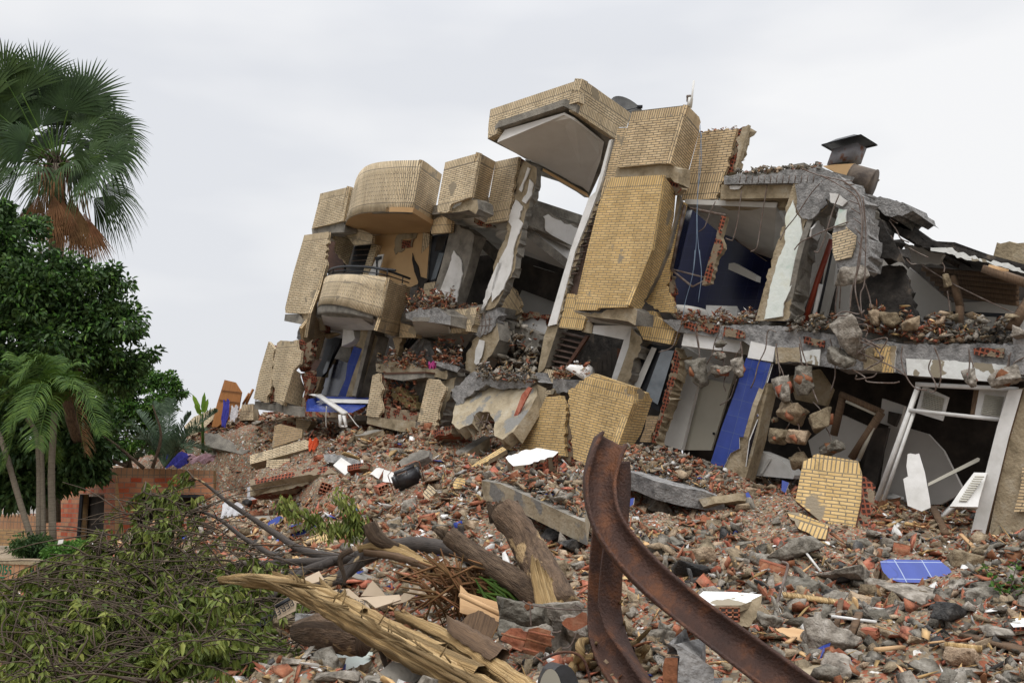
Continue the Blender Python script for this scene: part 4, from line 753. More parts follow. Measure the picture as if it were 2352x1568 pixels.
# --- right ground floor: cream frame, shutters, cupboard
rr=MB()
rr.bar(q3(1530,660,.0,6),q3(1200,1568,.1,6),.09,.07); rr.bar(q3(1490,880,.02,6),q3(1250,1568,.12,6),.05,.05); rr.bar(q3(1455,862,.03,6),q3(2190,940,.1,6),.08,.06); rr.bar(q3(1510,660,.0,6),q3(2300,700,.1,6),.10,.07)
rr.build('door_frame','white',B)
def shutter(s, off, rows, nm='shutter'):
    sh=panel(B,nm,6,s,off,m='white',side='white',th=.04)
    for (x1,y1,x2,y2,n_,dx,dy) in rows:
        mb=MB()
        for k in range(n_): mb.bar(FP(*D(6,x1+dx*k,y1+dy*k),off+.02),FP(*D(6,x2+dx*k,y2+dy*k),off+.02),.03,.012,up=(0,-.5,.8))
        mb.build('shutter_slats','offw',sh)
shutter('1560,668 1762,762 1712,945 1500,880',-.3,[(1570,720,1725,775,9,-3,14)])
shutter('2002,690 2230,705 2180,935 1965,900',-.1,[(2045,745,2190,765,11,-3,14)])
panel(B,'shutter_case',6,'1960,690 2002,690 1968,905 1930,900',-.1,m='woodb',side='woodb',th=.2)
bf=MB(); bf.bar(q3(915,735,-.4,6),q3(1240,880,-.4,6),.12,.10); bf.bar(q3(935,745,-.4,6),q3(860,1060,-.4,6),.11,.10); bf.bar(q3(1235,880,-.4,6),q3(1000,1240,-.4,6),.13,.1); bf.build('door_frame','woodb',B)
bf=MB(); bf.bar(q3(960,790,-.38,6),q3(1200,895,-.38,6),.05,.06); bf.bar(q3(1210,895,-.38,6),q3(1060,1240,-.38,6),.05,.06); bf.build('door_trim','offw',B)
room(6,'1240,770 1415,830 1370,1010 1220,960',-1.2,'soff',name='cupboard_wall'); room(6,'1290,870 1380,890 1340,990 1280,960',-1.1,'dark',name='vent_grille')
room(6,'1150,1000 1290,1000 1150,1560 1060,1500',-1.0,'dark'); room(6,'1290,990 1430,1000 1600,1050 1720,1180 1880,1500 1700,1600 1200,1600',-1.9,'soff',name='inner_wall')
room(6,'660,1100 930,900 1150,1000 1050,1260 700,1260',-1.2,'soff',name='inner_wall')
room(6,'650,560 740,540 850,700 800,830 560,780 500,600',-.9,'conc_t',name='inner_wall')
panel(B,'white_cupboard',6,'270,1180 445,1250 555,1370 540,1400 210,1370',-.4,m='white',side='white',th=.4)
panel(B,'cupboard_door',6,'350,1240 370,1245 300,1360 280,1355',-.36,m='soff2',side='white',th=.02)
# end column at the right edge of the picture
panel(B,'column',0,'2335,893 2420,880 2420,1290 2300,1290 2262,1270 2280,1180 2318,1000',.35,m='conc_t',side='conc',th=.5)
panel(B,'white_post',0,'2316,895 2349,893 2318,1000 2255,1258 2223,1250 2262,1090 2290,980',.42,m='white',side='woodb',th=.16)
panel(B,'facing_brick_patch',0,'2350,1070 2420,1080 2420,1170 2330,1175 2345,1120',(2350,1100,.4),(2420,1105,.4),m='buff',th=.03,lift=.03)
panel(B,'concrete_corner',0,'2325,770 2420,700 2420,860 2335,860',.6,m='conc_r',side='conc_r',th=.5)
# bent lintel column with its brick patch
bc = panel(B,'broken_column',5,'750,450j 880,395j 1000,470j 1090,560j 1118,700j 1125,860j 1145,1000j 1110,1140j 1020,1110j 890,1135 875,1050j 850,850j 880,700j 900,650j 830,600j 760,540',.55,m='conc_r',side='conc_r',th=.5)
panel(bc,'facing_brick_patch',5,'855,850 960,820 960,800 1040,870 1030,960 1000,1040 880,1065 858,1000',(855,865,.57),(960,835,.57),m='pale',th=.03,lift=.03)
panel(bc,'plaster_face',5,'830,535j 905,545j 970,600j 930,640j 840,610j',.57,m='plast',side='plast',th=.03,lift=.02,amp=1)
panel(bc,'plaster_face',5,'905,660j 965,665j 955,780j 870,805j 885,740j',.57,m='plast_g',side='plast',th=.03,lift=.02,amp=1)

M['iron2']=mat('weathered_mesh',[(.05,.05,.05),(.12,.12,.115)],4,.1,.7)
# dish aerial and mast on the roof
dc=FP(*D(3,1185,318),-1.9); V=[];F=[]; ax_=Vector((.45,-.75,.45)).normalized(); e1_=ax_.cross(Vector((0,0,1))).normalized(); e2_=ax_.cross(e1_)
for i in range(7):
    for j in range(28): r_=.5*i/6; a=2*math.pi*j/28; V.append(tuple(dc-Vector((0,0,.1))+(e1_*math.cos(a)+e2_*math.sin(a))*r_+ax_*(r_*r_*.45)))
for i in range(6):
    for j in range(28): F.append([i*28+j,i*28+(j+1)%28,(i+1)*28+(j+1)%28,(i+1)*28+j])
dish=thing('satellite_dish','grey satellite dish behind the canopy parapet','satellite dish',dc)
finish('reflector',np_mesh(np.array(V),np.array(F)),['iron2'],dish,smooth=True)
mb=MB(); fa_=dc-e1_*.42+Vector((0,0,.18)); mb.tube([dc,fa_],.012,6); mb.box(fa_,(.06,0,0),(0,.04,0),(0,0,.03)); mb.build('feed_arm','iron',dish)
am=thing('antenna_mast','thin white antenna mast on the tower corner','antenna',FP(*D(3,1683,290),.2))
mb=MB(); mb.tube([FP(*D(3,1692,290),.2),FP(*D(3,1716,85),.2)],.022,8); mb.build('mast','white',am)
mb=MB(); mb.bar(FP(*D(3,1680,295),.18),FP(*D(3,1692,220),.18),.10,.06); mb.build('radio_box','white',am)
mb=MB(); mb.bar(FP(*D(3,1662,210),.2),FP(*D(3,1692,207),.2),.05,.05); mb.bar(FP(*D(3,1668,205),.2),FP(*D(3,1666,250),.2),.04,.03); mb.build('bracket','rebar',am)
# fluorescent lamp fitting lying over the blue slab
lf=thing('lamp_fitting','white fluorescent lamp fitting lying across the tilted blue tiled slab','lamp fitting',FP(*D(2,620,800),.9))
mb=MB(); mb.bar(FP(*D(2,535,745),.5),FP(*D(2,745,888),1.15),.15,.05,up=(0,-.5,.85)); mb.build('tray','white',lf)
mb=MB(); mb.bar(FP(*D(2,460,735),.3),FP(*D(2,540,750),.55),.12,.02,up=(0,-.5,.85)); mb.build('end_plate','plast',lf)
mb=MB(); mb.bar(FP(*D(2,708,898),1.2),FP(*D(2,712,990),1.2),.10,.04); mb.bar(FP(*D(2,735,905),1.2),FP(*D(2,752,985),1.2),.08,.04); mb.bar(FP(*D(2,708,990),1.2),FP(*D(2,758,990),1.2),.05,.04,up=(0,-1,0)); mb.build('hanging_cover','white',lf)
mb=MB(); mb.tube([FP(*D(2,x,y),1.1) for x,y in ((770,890),(800,930),(830,970),(855,995))],.014,6,sm=4); mb.tube([FP(*D(2,x,y),1.1) for x,y in ((600,830),(595,920),(597,1000))],.012,6,sm=4); mb.build('cable','soff',lf)
# ================================================================ loose wall pieces, slabs and chunks
class PlN(Pl):
    """plane through a point with a given facing, courses running along the line q1-q2"""
    def __init__(s, c, n, q1, q2):
        s.o = Vector(c); s.n = Vector(n).normalized(); s.e = Vector((1,0,0)); s.u = s.n.cross(s.e); 
        a, b = s.at(*q1), s.at(*q2); s.e = (b-a).normalized(); s.u = s.n.cross(s.e).normalized(); s.inv = Matrix((s.e, s.u, s.n)).transposed().inverted()
def frag(name, label, cat, z, s, q, n, th, m, side='core', d=None, lift=.15, bands=(), group=None, amp=2.5, par=None, anchor=None):
    pts = parse(z, s); cx = sum(p[0] for p in pts)/len(pts); cy = sum(p[1] for p in pts)/len(pts)
    if anchor: cx, cy = D(z, *anchor)
    dd = d or (on(cx, cy).y-lift); dmin = dd-2.2
    while True:      # lie on top of the heap rather than inside it
        pl = PlN(P(cx, cy, dd), n, D(z, *q[0]), D(z, *q[1])); ww = [pl.at(a, b) for a, b, j in pts]
        if par is not None or dd < dmin or sum(v.z > float(hz(v.x, v.y))+.02 for v in ww) >= .88*len(ww): break
        dd -= .06
    return panel(par, name, z, s, pl, th=th, m=m, side=side, bands=bands, amp=amp, label=label, cat=cat, group=group)
NF = (-.35, -.8, .45); NU = (-.1, -.45, .88); NL = (-.55, -.7, .35)
# the two big golden panels in front of the tower
g = 'cracked panels of golden facing brick'
panel(None,'brickwork_fragment',0,'1255,911 1286,908j 1300,935j 1296,980j 1299,1048 1190,1036',(1240,952,1.3),(1298,955,1.3),m='gold',th=.16,label='narrow golden brick wall panel leaning left of the black crack',cat='wall fragment',group=g)
wf2 = panel(None,'brickwork_fragment',0,'1345,866j 1362,857 1457,889j 1454,926 1416,1034 1392,1090 1357,1072 1318,1054j 1314,1019j 1308,960j 1306,896j 1326,882j',(1308,929,1.45),(1454,968,1.45),m='gold',bands=[((1345,866),(1340,893),'gold_s')],th=.16,label='biggest golden brick wall panel, standing behind the top of the rusty beam',cat='wall fragment',group=g)
panel(wf2,'side_face',0,'1457,889j 1491,902j 1499,917 1472,996 1430,1060 1395,1088 1416,1034 1454,926',(1457,900,1.45),(1495,905,.85),m='gold',bands=[((1457,889),(1456,915),'gold_s')],th=.16)
panel(wf2,'hollow_core',0,'1290,925j 1312,925j 1316,1019j 1322,1060 1290,1060 1300,980j',1.2,m='core',side='core',th=.1)
panel(None,'concrete_ledge',4,'612,1010j 650,1005 810,1045j 740,1110j 640,1120j 610,1080',1.0,m='conc_r',side='conc_r',th=.5,label='grey concrete ledge stub above the narrow golden panel',cat='concrete piece')
panel(None,'cracked_slab',2,'1700,650j 1850,640j 2000,660j 2170,660j 2245,655 2250,745 2190,860 2060,1035j 1980,1092j 1915,1062j 1920,960j 1880,880j 1800,870j 1760,905j 1740,965j 1640,1012j 1580,962j 1600,850j 1640,740j',(1600,850,1.3),(2200,870,1.6),m='conc_p',side='conc_t',th=.3,u=Vector((.35,.45,.8)).normalized(),amp=2,label='big cracked render covered slab hanging with an arched hole below the tall column',cat='concrete slab')
panel(None,'raw_concrete_bed',2,'1600,690j 1750,560j 1950,600j 2150,560j 2230,640j 2190,690j 2000,700j 1850,660j 1700,760j 1620,860j 1575,700j',1.25,m='conc_r',side='conc_r',th=.7,label='crumbled grey concrete bed on top of the big cracked slab',cat='concrete piece')
panel(None,'clay_strip',2,'2180,680 2205,690 2110,880 2075,945 2050,950 2090,850 2130,740',1.63,m='clay',side='clay',th=.04,label='red clay tile strip stuck down the right edge of the big cracked slab',cat='clay strip')
frag('brickwork_fragment','buff brick wall block with soldier course in front of the hanging concrete lumps','wall fragment',6,'620,1262j 730,1205 1055,1262j 1082,1380 1075,1568 1010,1860 840,1800 560,1568',((560,1500),(1060,1560)),(-.35,-.9,.25),.2,'gold',d=16.2,bands=[((730,1200),(705,1325),'gold_s')],anchor=(800,1500))
frag('hollow_clay_edge','broken hollow clay brick side of the brick block right of the blue column','clay edge',6,'1082,1380j 1130,1400j 1190,1460j 1180,1568j 1120,1850j 1010,1860 1075,1568',((1080,1500),(1180,1500)),(.2,-.9,.2),.15,'core','core',d=16.4,anchor=(1100,1600))
frag('brickwork_fragment','small slab of upright buff bricks half buried below the brick block','wall fragment',7,'485,225 590,232 820,330 795,440 720,430j 600,365j',((490,230),(820,330)),NF,.1,'gold_s',bands=[((485,225),(500,262),'gold')])
frag('plaster_slab','white plaster topped slab with hollow bricks beneath, in front of the golden panels','wall fragment',8,'240,155j 400,92j 510,82 655,110j 610,150j 420,210 300,222j 265,190j',((240,155),(655,110)),(-.05,-.35,.94),.34,'plast','core',d=17.2)
frag('brickwork_fragment','flat golden strip of facing bricks sloping down beside the white topped slab','wall fragment',2,'1632,1380 1780,1265 1980,1150j 2012,1172 1900,1235j 1760,1330 1660,1385j',((1640,1375),(1980,1160)),(-.2,-.6,.7),.1,'gold','conc_t',lift=.25)
frag('concrete_beam','sandy concrete beam length lying slanted below the big cracked slab','concrete beam',2,'1512,1270j 1640,1170 1830,1060 1882,1072 1720,1180 1560,1285',((1512,1270),(1830,1060)),(-.2,-.5,.85),.28,'conc','conc_t',lift=.3)
frag('concrete_slab','grey slab corner poking out left of the sandy beam','concrete slab',2,'1165,1265j 1330,1170 1410,1180 1400,1225 1190,1312',((1165,1265),(1400,1180)),NF,.2,'conc','conc_r',lift=.15)
frag('concrete_slab','tilted grey slab piece above the cutlery tray','concrete slab',2,'575,1210j 660,1200j 850,1260j 870,1330 780,1300 590,1262',((575,1215),(870,1265)),NF,.2,'conc_r','conc_r',lift=.12)
g = 'long fallen strips of buff brick wall'
frag('brickwork_strip','upper long fallen strip of buff brick wall on the left slope','wall fragment',2,'0,1218 220,1150 430,1092j 490,1112 495,1150 200,1232 0,1285',((0,1285),(495,1150)),(-.25,-.85,.4),.35,'pale','conc_t',lift=.35,group=g)
frag('brickwork_strip','lower long fallen strip showing hollow clay and concrete above the branches','wall fragment',2,'0,1460 120,1430 300,1390 455,1370 460,1440j 200,1500 0,1535',((0,1500),(455,1410)),(-.2,-.85,.4),.4,'conc_t','core',lift=.35,group=g)
frag('brickwork_strip','hollow clay ended strip lying on top of the lower long strip','wall fragment',2,'0,1405 200,1372 460,1318 600,1300j 690,1350j 560,1372j 470,1365 120,1425 0,1455',((0,1430),(600,1330)),(-.2,-.7,.6),.3,'core','conc_t',lift=.5,group=g)
frag('brickwork_fragment','small square block of buff bricks between the two long fallen strips','wall fragment',2,'130,1252 312,1240 310,1275 288,1338 125,1332',((130,1290),(305,1285)),(-.3,-.9,.25),.25,'pale','conc_t',lift=.2)
frag('brickwork_fragment','dusty brick corner standing under the left balcony base','wall fragment',2,'192,985j 235,968 412,1012 405,1082 170,1158 180,1080',((190,1010),(410,1040)),(-.3,-.9,.25),.3,'dust','conc_t',d=27.5)
frag('brickwork_fragment','single tilted clump of buff facing bricks beside the black suitcase','wall fragment',2,'1355,1515j 1400,1440j 1440,1470 1462,1500 1400,1568 1370,1560',((1400,1445),(1460,1500)),NF,.12,'pale','conc_t',lift=.1)
frag('brickwork_fragment','buff brick clump below the golden strip of facing bricks','wall fragment',2,'1590,1450j 1620,1390 1690,1400j 1680,1470j 1600,1480',((1600,1400),(1680,1420)),NF,.2,'gold','conc_t',lift=.1)
frag('concrete_ramp','grey concrete slab sloping down below the orange board','concrete slab',10,'1600,1235j 1700,1240j 1800,1300j 1955,1370j 1900,1405 1620,1340j',((1600,1235),(1950,1370)),(-.4,-.8,.4),.4,'conc','conc_r',lift=.3)
frag('brickwork_fragment','brick slab seen behind the feather palm fronds left of the orange board','wall fragment',10,'1440,1190 1520,1110 1705,1030 1690,1110 1560,1240j 1500,1260',((1500,1130),(1700,1060)),(-.4,-.8,.4),.2,'pale','core',d=31)
frag('brickwork_fragment','pale brick block standing right of the orange board','wall fragment',10,'1897,1012 1985,1008 1985,1135 1872,1137',((1897,1050),(1985,1045)),(-.3,-.9,.2),.3,'pale','conc_t',d=30.5,bands=[((1897,1005),(1890,1070),'pale_s')])
bd = frag('varnished_board','large orange varnished board standing upright on the left rubble crest','board',10,'1760,820 1845,840 1893,917 1870,1050 1745,1160 1700,1190 1658,1190 1700,1010',((1700,1000),(1880,1010)),(-.3,-.95,.1),.05,'wdoor','wdoor',d=30)
for y1,y2,x1,x2 in ((900,918,1735,1885),(975,998,1718,1875)): panel(bd,'board_joint',10,f'{x1},{y1} {x2},{y2} {x2},{y2+4} {x1},{y1+4}',PlN(P(*D(10,1800,950),29.95),(-.3,-.95,.1),D(10,1700,1000),D(10,1880,1010)),m='dkwood',side='dkwood',th=.02)
for a,b,l in (((1955,925),(1905,1012),'shorter dark orange plank stub beside the varnished board'),((1985,893),(1930,1012),'taller thin orange plank stub beside the varnished board')):
    mb=MB(); mb.bar(P(*D(10,*a),30.2),P(*D(10,*b),30.2),.14,.04); mb.build('plank_stub','wdoor',label=l,cat='plank')
def cloth(name,label,z,x,y,w_,h,col,d=None):
    k=name+label[:6]
    if k not in M: M[k]=mat('cloth_'+label.split()[0],[tuple(c*.7 for c in col),col],5,.3,.9)
    c=P(*D(z,x,y),d) if d else on(*D(z,x,y),.05); n=10; V=[];F=[]
    for i in range(n):
        for j in range(n): V.append((c.x+(i/9-.5)*w_*(1-.3*j/9), c.y+.06*math.sin(i*1.9+j*.8)-.02*j, c.z-(j/9-.5)*h+.05*math.sin(i*1.3+j)))
    for i in range(n-1):
        for j in range(n-1): F.append([i*n+j,i*n+j+1,(i+1)*n+j+1,(i+1)*n+j])
    return finish(name,np_mesh(np.array(V),np.array(F)),[k],label=label,cat='cloth',smooth=True)
cloth('crumpled_cloth','blue cloth hanging at the foot of the varnished board',10,1772,1085,.22,.8,(.06,.06,.35),29.8)
cloth('crumpled_cloth','white cloth lying right of the blue cloth by the board',10,1840,1085,.25,.45,(.6,.58,.6),29.8)
cloth('crumpled_cloth','blue clothes bundle behind the gatehouse roof edge',10,1385,1450,.8,.35,(.08,.10,.42),26)
cloth('crumpled_cloth','pale red and white clothes heap right of the blue bundle',10,1580,1440,.8,.2,(.4,.25,.28),26)
cloth('orange_rag','bright orange plastic rag on the left rubble slope',2,500,1155,.3,.3,(.6,.09,.03))
cloth('plastic_bag','white plastic bag in the rubble right of the gatehouse',11,1570,450,.45,.35,(.6,.6,.62))
cloth('plastic_bag','crumpled clear grey plastic beside the gatehouse corner under the long strips',11,1760,330,.7,.4,(.45,.45,.47))
cloth('pink_cloth','pink cloth caught between slab and column in the torn storey',2,1430,515,.2,.13,(.30,.03,.14),22)
# cutlery tray
tr = frag('cutlery_tray','white plastic cutlery tray lying on the rubble slope','tray',2,'652,1292 716,1232 818,1302 745,1370',((652,1292),(745,1370)),(-.1,-.75,.65),.09,'white','white',lift=.15)
for s in ('668,1290 690,1270 735,1305 712,1328','700,1262 716,1248 735,1262 718,1278','745,1285 768,1300 742,1350 720,1335','772,1300 800,1305 752,1358 745,1350'):
    frag('compartment',None,None,2,s,((652,1292),(745,1370)),(-.1,-.75,.65),.01,'soff','soff',lift=.21,par=tr,anchor=(735,1300))
for i,(s,l) in enumerate((('940,1362 990,1315j 1050,1322 1010,1400j','leftmost white tile slab of the pair near the suitcase'),('1050,1325 1160,1362 1162,1440j 1040,1420j','rightmost white tile slab of the pair near the suitcase'),('812,1372 912,1308 925,1318 855,1382','narrow white tile slab between tray and tile pair'),('865,1240 885,1245 890,1285j 870,1275','tiny upright white tile chip above the cutlery tray'))):
    frag('tile_slab',l,'tile slab',2,s,((940,1362),(1160,1380)),NF,.05,'plast','clay',lift=.12)
# black suitcase
c = on(*D(2,1225,1480),.2); bm=bmesh.new(); bmesh.ops.create_cube(bm,size=1); 
bmesh.ops.scale(bm,vec=(.52,.22,.36),verts=bm.verts); bmesh.ops.bevel(bm,geom=bm.edges[:],offset=.07,segments=4,affect='EDGES')
bmesh.ops.rotate(bm,cent=(0,0,0),matrix=Matrix.Rotation(R(-25),3,'Y')@Matrix.Rotation(R(20),3,'Z')@Matrix.Rotation(R(25),3,'X'),verts=bm.verts); bmesh.ops.translate(bm,vec=c,verts=bm.verts)
me=bpy.data.meshes.new('suitcase'); bm.to_mesh(me); bm.free(); M['blk']=mat('black_shell',[(.008,.008,.010),(.02,.02,.024)],3,.2,.35,spec=.6)
su=finish('suitcase',me,['blk'],label='scuffed black hard suitcase lying in the rubble',cat='suitcase',smooth=True)
mb=MB(); rot=Matrix.Rotation(R(-25),3,'Y')@Matrix.Rotation(R(20),3,'Z')@Matrix.Rotation(R(25),3,'X')
mb.tube([c+rot@Vector((a,-.12,b)) for a,b in ((-.18,.12),(-.18,.16),(.0,.16),(.0,.12))],.012,6); mb.build('handle','rebar',su)
mb=MB()
for a,b in ((-.24,-.19),(.24,-.19)): mb.tube([c+rot@Vector((a,-.15,b)),c+rot@Vector((a,-.12,b))],.03,10)
mb.build('wheel','clay',su)
mb=MB(); mb.tube([c+rot@Vector((x,0,z))*1.01 for x,z in ((-.3,-.18),(-.31,.18),(-.24,.22),(.24,.22),(.31,.18),(.3,-.18))],.008,6); mb.build('piping','clay',su)
# blue tiled pieces
frag('tiled_slab','large slab faced with blue square tiles lying at the right','tiled slab',7,'1225,612 1290,598 1690,603j 1730,640j 1762,662 1845,787 1400,777j 1290,742j 1240,680j',((1290,600),(1690,604)),(0,-.55,.83),.2,'tilew','core',lift=1.0)
for s,q,l,zz in (('1802,492j 1890,442 1908,452 1870,490 1812,515',((1800,500),(1890,450)),'blue tile piece on hollow brick right of the gatehouse',11),('600,342 660,322j 762,308j 780,345 740,360j 650,372j 615,362',((600,342),(762,308)),'upper blue tile piece above the dark branch',12),('608,378 740,362 700,395 620,408',((600,342),(762,308)),'lower blue tile piece just above the dark branch',12),('975,668 1010,648 1105,642 1060,665',((975,668),(1105,645)),'flat blue tile near the open cardboard box',12),
    ('88,130 105,100j 165,100 170,160j 120,160',((90,130),(165,130)),'broken blue tile left of the half buried brick slab',7),('162,80 190,70 235,150 205,160',((162,80),(205,160)),'upright narrow blue tile pointing at the brick block',7),
    ('1122,435j 1160,418 1205,430 1150,510 1122,520',((1122,435),(1205,430)),'upper blue tiles in the hollow right of the rusty beam',8),('1122,540 1200,480 1248,470 1240,520 1150,582j',((1122,540),(1240,480)),'lower blue tiles in the hollow right of the rusty beam',8),
    ('1872,255 1950,292 1945,350 1928,400 1860,330',((1872,255),(1950,292)),'blue tile slab leaning on the foot of the blue column',8),('765,728 845,822 790,812',((765,728),(845,822)),'blue tile triangle beside the charred boards',8),('1330,935 1385,945 1380,980 1345,985',((1330,935),(1385,945)),'small pale blue tile right of the beam bend',8),
    ('1868,870 1905,872 1900,900 1866,898',((1868,870),(1905,872)),'small square blue tile in the middle of the right slope',8),('455,1410 510,1430 480,1510 450,1490',((455,1410),(510,1430)),'blue tile stuck beside the hollow edge of the brick block',6),('690,1235 735,1198 738,1225 700,1275',((690,1235),(735,1198)),'blue shard beside the torn stump foot',8)):
    frag('tile_piece',l,'tile piece',zz,s,q,NF,.035,'tilel','plast',lift=.08,group='broken blue tiles')
# ---- generic stones: hull variants
def hull(seed, sc, npt=14, rough=0, sub=0):
    r = random.Random(seed); bm = bmesh.new()
    for i in range(npt):
        v = Vector((r.uniform(-1,1), r.uniform(-1,1), r.uniform(-1,1))); mxx = max(abs(v.x),abs(v.y),abs(v.z)); v = v.lerp(v/mxx, .8); bm.verts.new((v.x*sc[0], v.y*sc[1], v.z*sc[2]))
    bmesh.ops.convex_hull(bm, input=bm.verts[:]); bmesh.ops.delete(bm, geom=[v for v in bm.verts if not v.link_faces], context='VERTS')
    if sub:
        bmesh.ops.triangulate(bm, faces=bm.faces[:])
        for k in range(sub): bmesh.ops.subdivide_edges(bm, edges=bm.edges[:], cuts=1, use_grid_fill=True)
        for v in bm.verts:
            n = noise.noise(v.co*2.2+Vector((seed,0,0)))*.6+noise.noise(v.co*6+Vector((0,seed,0)))*.4; v.co += v.co.normalized()*n*rough
    bmesh.ops.triangulate(bm, faces=bm.faces[:]); bmesh.ops.recalc_face_normals(bm, faces=bm.faces[:]); return bm
def arr(bm): bm.verts.index_update(); a = (np.array([tuple(v.co) for v in bm.verts]), np.array([[v.index for v in f.verts] for f in bm.faces])); bm.free(); return a
big = {}
for k, (mk, sc, rough) in dict(concrete_chunk=('stone',(.5,.38,.28),.13), mortar_lump=('grit',(.5,.4,.3),.10), concrete_plate=('stone',(.55,.4,.13),.09), charred_lump=('char',(.55,.35,.2),.08), clay_fragment=('clay',(.5,.36,.07),.02), plaster_plate=('shard',(.5,.36,.05),.015)).items():
    big[k] = []
    for s_ in range(7):
        V, F = arr(hull(s_*7+len(k), sc, 16 if rough > .05 else 9, rough, 3 if rough > .05 else 0)); me = np_mesh(V, F); me.name = k; me.materials.append(M[mk]); big[k].append(me)
def hollow_brick(L=.5, W=.36, H=.36, nx=3, nz=3, t=.045):
    mb = MB()
    for i in range(nx+1): mb.box((-W/2+t/2+(W-t)*i/nx,0,0),(t/2,0,0),(0,L/2,0),(0,0,H/2))
    for j in range(nz+1): mb.box((0,.002,-H/2+t/2+(H-t)*j/nz),(W/2+.001,0,0),(0,L/2+.001,0),(0,0,t/2))
    me = np_mesh(np.concatenate(mb.V), np.concatenate(mb.F), None, None, rg.random(len(mb.mf))); me.materials.append(M['clay']); me.name = 'hollow_brick'; return me
big['hollow_brick'] = [hollow_brick(1,.8,.8), hollow_brick(.9,.8,.54,3,2), hollow_brick(1.1,.54,.8,2,3)]
def cl(sc, c):
    mb = MB()
    for i in range(4):
        for j in range(2): mb.box(((i-1.5)*.26+(.13 if j else 0),(j-.5)*.2,0),(.12,0,0),(0,.09,0),(0,0,.05))
    mb.box((0,0,-.12),(.5,0,0),(0,.18,0),(0,0,.08), 1)
    me = np_mesh(np.concatenate(mb.V), np.concatenate(mb.F), mb.mf, None, rg.random(len(mb.mf))); me.materials.append(M['slip']); me.materials.append(M['grit']); me.name='brick_clump'; return me
big['brick_clump'] = [cl(1,0)]
def wallpc(s_):
    r = random.Random(s_*5); pts = []; n = 13
    for i in range(n):
        a = 2*math.pi*i/n; q = 1/max(abs(math.cos(a)),abs(math.sin(a)))*r.uniform(.72,1); pts.append((math.cos(a)*q*.5, math.sin(a)*q*.36))
    V = [(x,y,.06) for x,y in pts]+[(x*r.uniform(.85,1.05),y*r.uniform(.85,1.05),-.09) for x,y in pts]; bm = bmesh.new(); vs = [bm.verts.new(v) for v in V]; uvl = bm.loops.layers.uv.new('UVMap')
    f = bm.faces.new(vs[:n]); g = bm.faces.new(list(reversed(vs[n:]))); g.material_index = 1
    for l in f.loops: l[uvl].uv = (l.vert.co.x*1.0+5, l.vert.co.y*1.0+5)
    for i in range(n):
        h = bm.faces.new((vs[(i+1)%n],vs[i],vs[n+i],vs[n+(i+1)%n])); h.material_index = 1
        for l,u in zip(h.loops,((i*.2+.2,0),(i*.2,0),(i*.2,.15),(i*.2+.2,.15))): l[uvl].uv = u
    me = bpy.data.meshes.new('masonry_fragment'); bm.to_mesh(me); bm.free(); me.materials.append(M[('pale','conc_t','gold','plast_p','conc')[s_%5]]); me.materials.append(M[('core','conc_t','core')[s_%3]]); return me
big['masonry_fragment'] = [wallpc(i) for i in range(10)]
def plankm(s_):
    r = random.Random(s_); mb = MB(); mb.box((0,0,0),(.5,0,0),(0,.09+r.random()*.08,0),(0,0,.02)); me = np_mesh(np.concatenate(mb.V), np.concatenate(mb.F), None, mb.UV, rg.random(6)); me.materials.append(M['wood' if s_%2 else 'woodb']); me.name='plank'; return me
big['plank'] = [plankm(i) for i in range(4)]
def put(kind, p, size, label, cat, rot=None, group=None, var=None, squash=1, sink=.3):
    me = rnd.choice(big[kind]) if var is None else big[kind][var]
    o = bpy.data.objects.new(kind, me); COL.objects.link(o); o.location = p; o.scale = (size, size, size*squash)
    o.rotation_euler = rot or (rnd.uniform(-.5,.5), rnd.uniform(-.4,.4), rnd.uniform(0, 6.3)); WO[o.name] = Vector(p)
    o['label'] = label; o['category'] = cat
    if group: o['group'] = group
    return o
def stone(kind, z, x, y, wpx, label, cat='concrete chunk', **k):
    """wpx: width in the picture frame z"""
    xx, yy = D(z, x, y); p = on(xx, yy); s_ = wpx*FR[z][2]*K/FPX*p.y; p.z += s_*.12; return put(kind, p, s_, label, cat, **k)
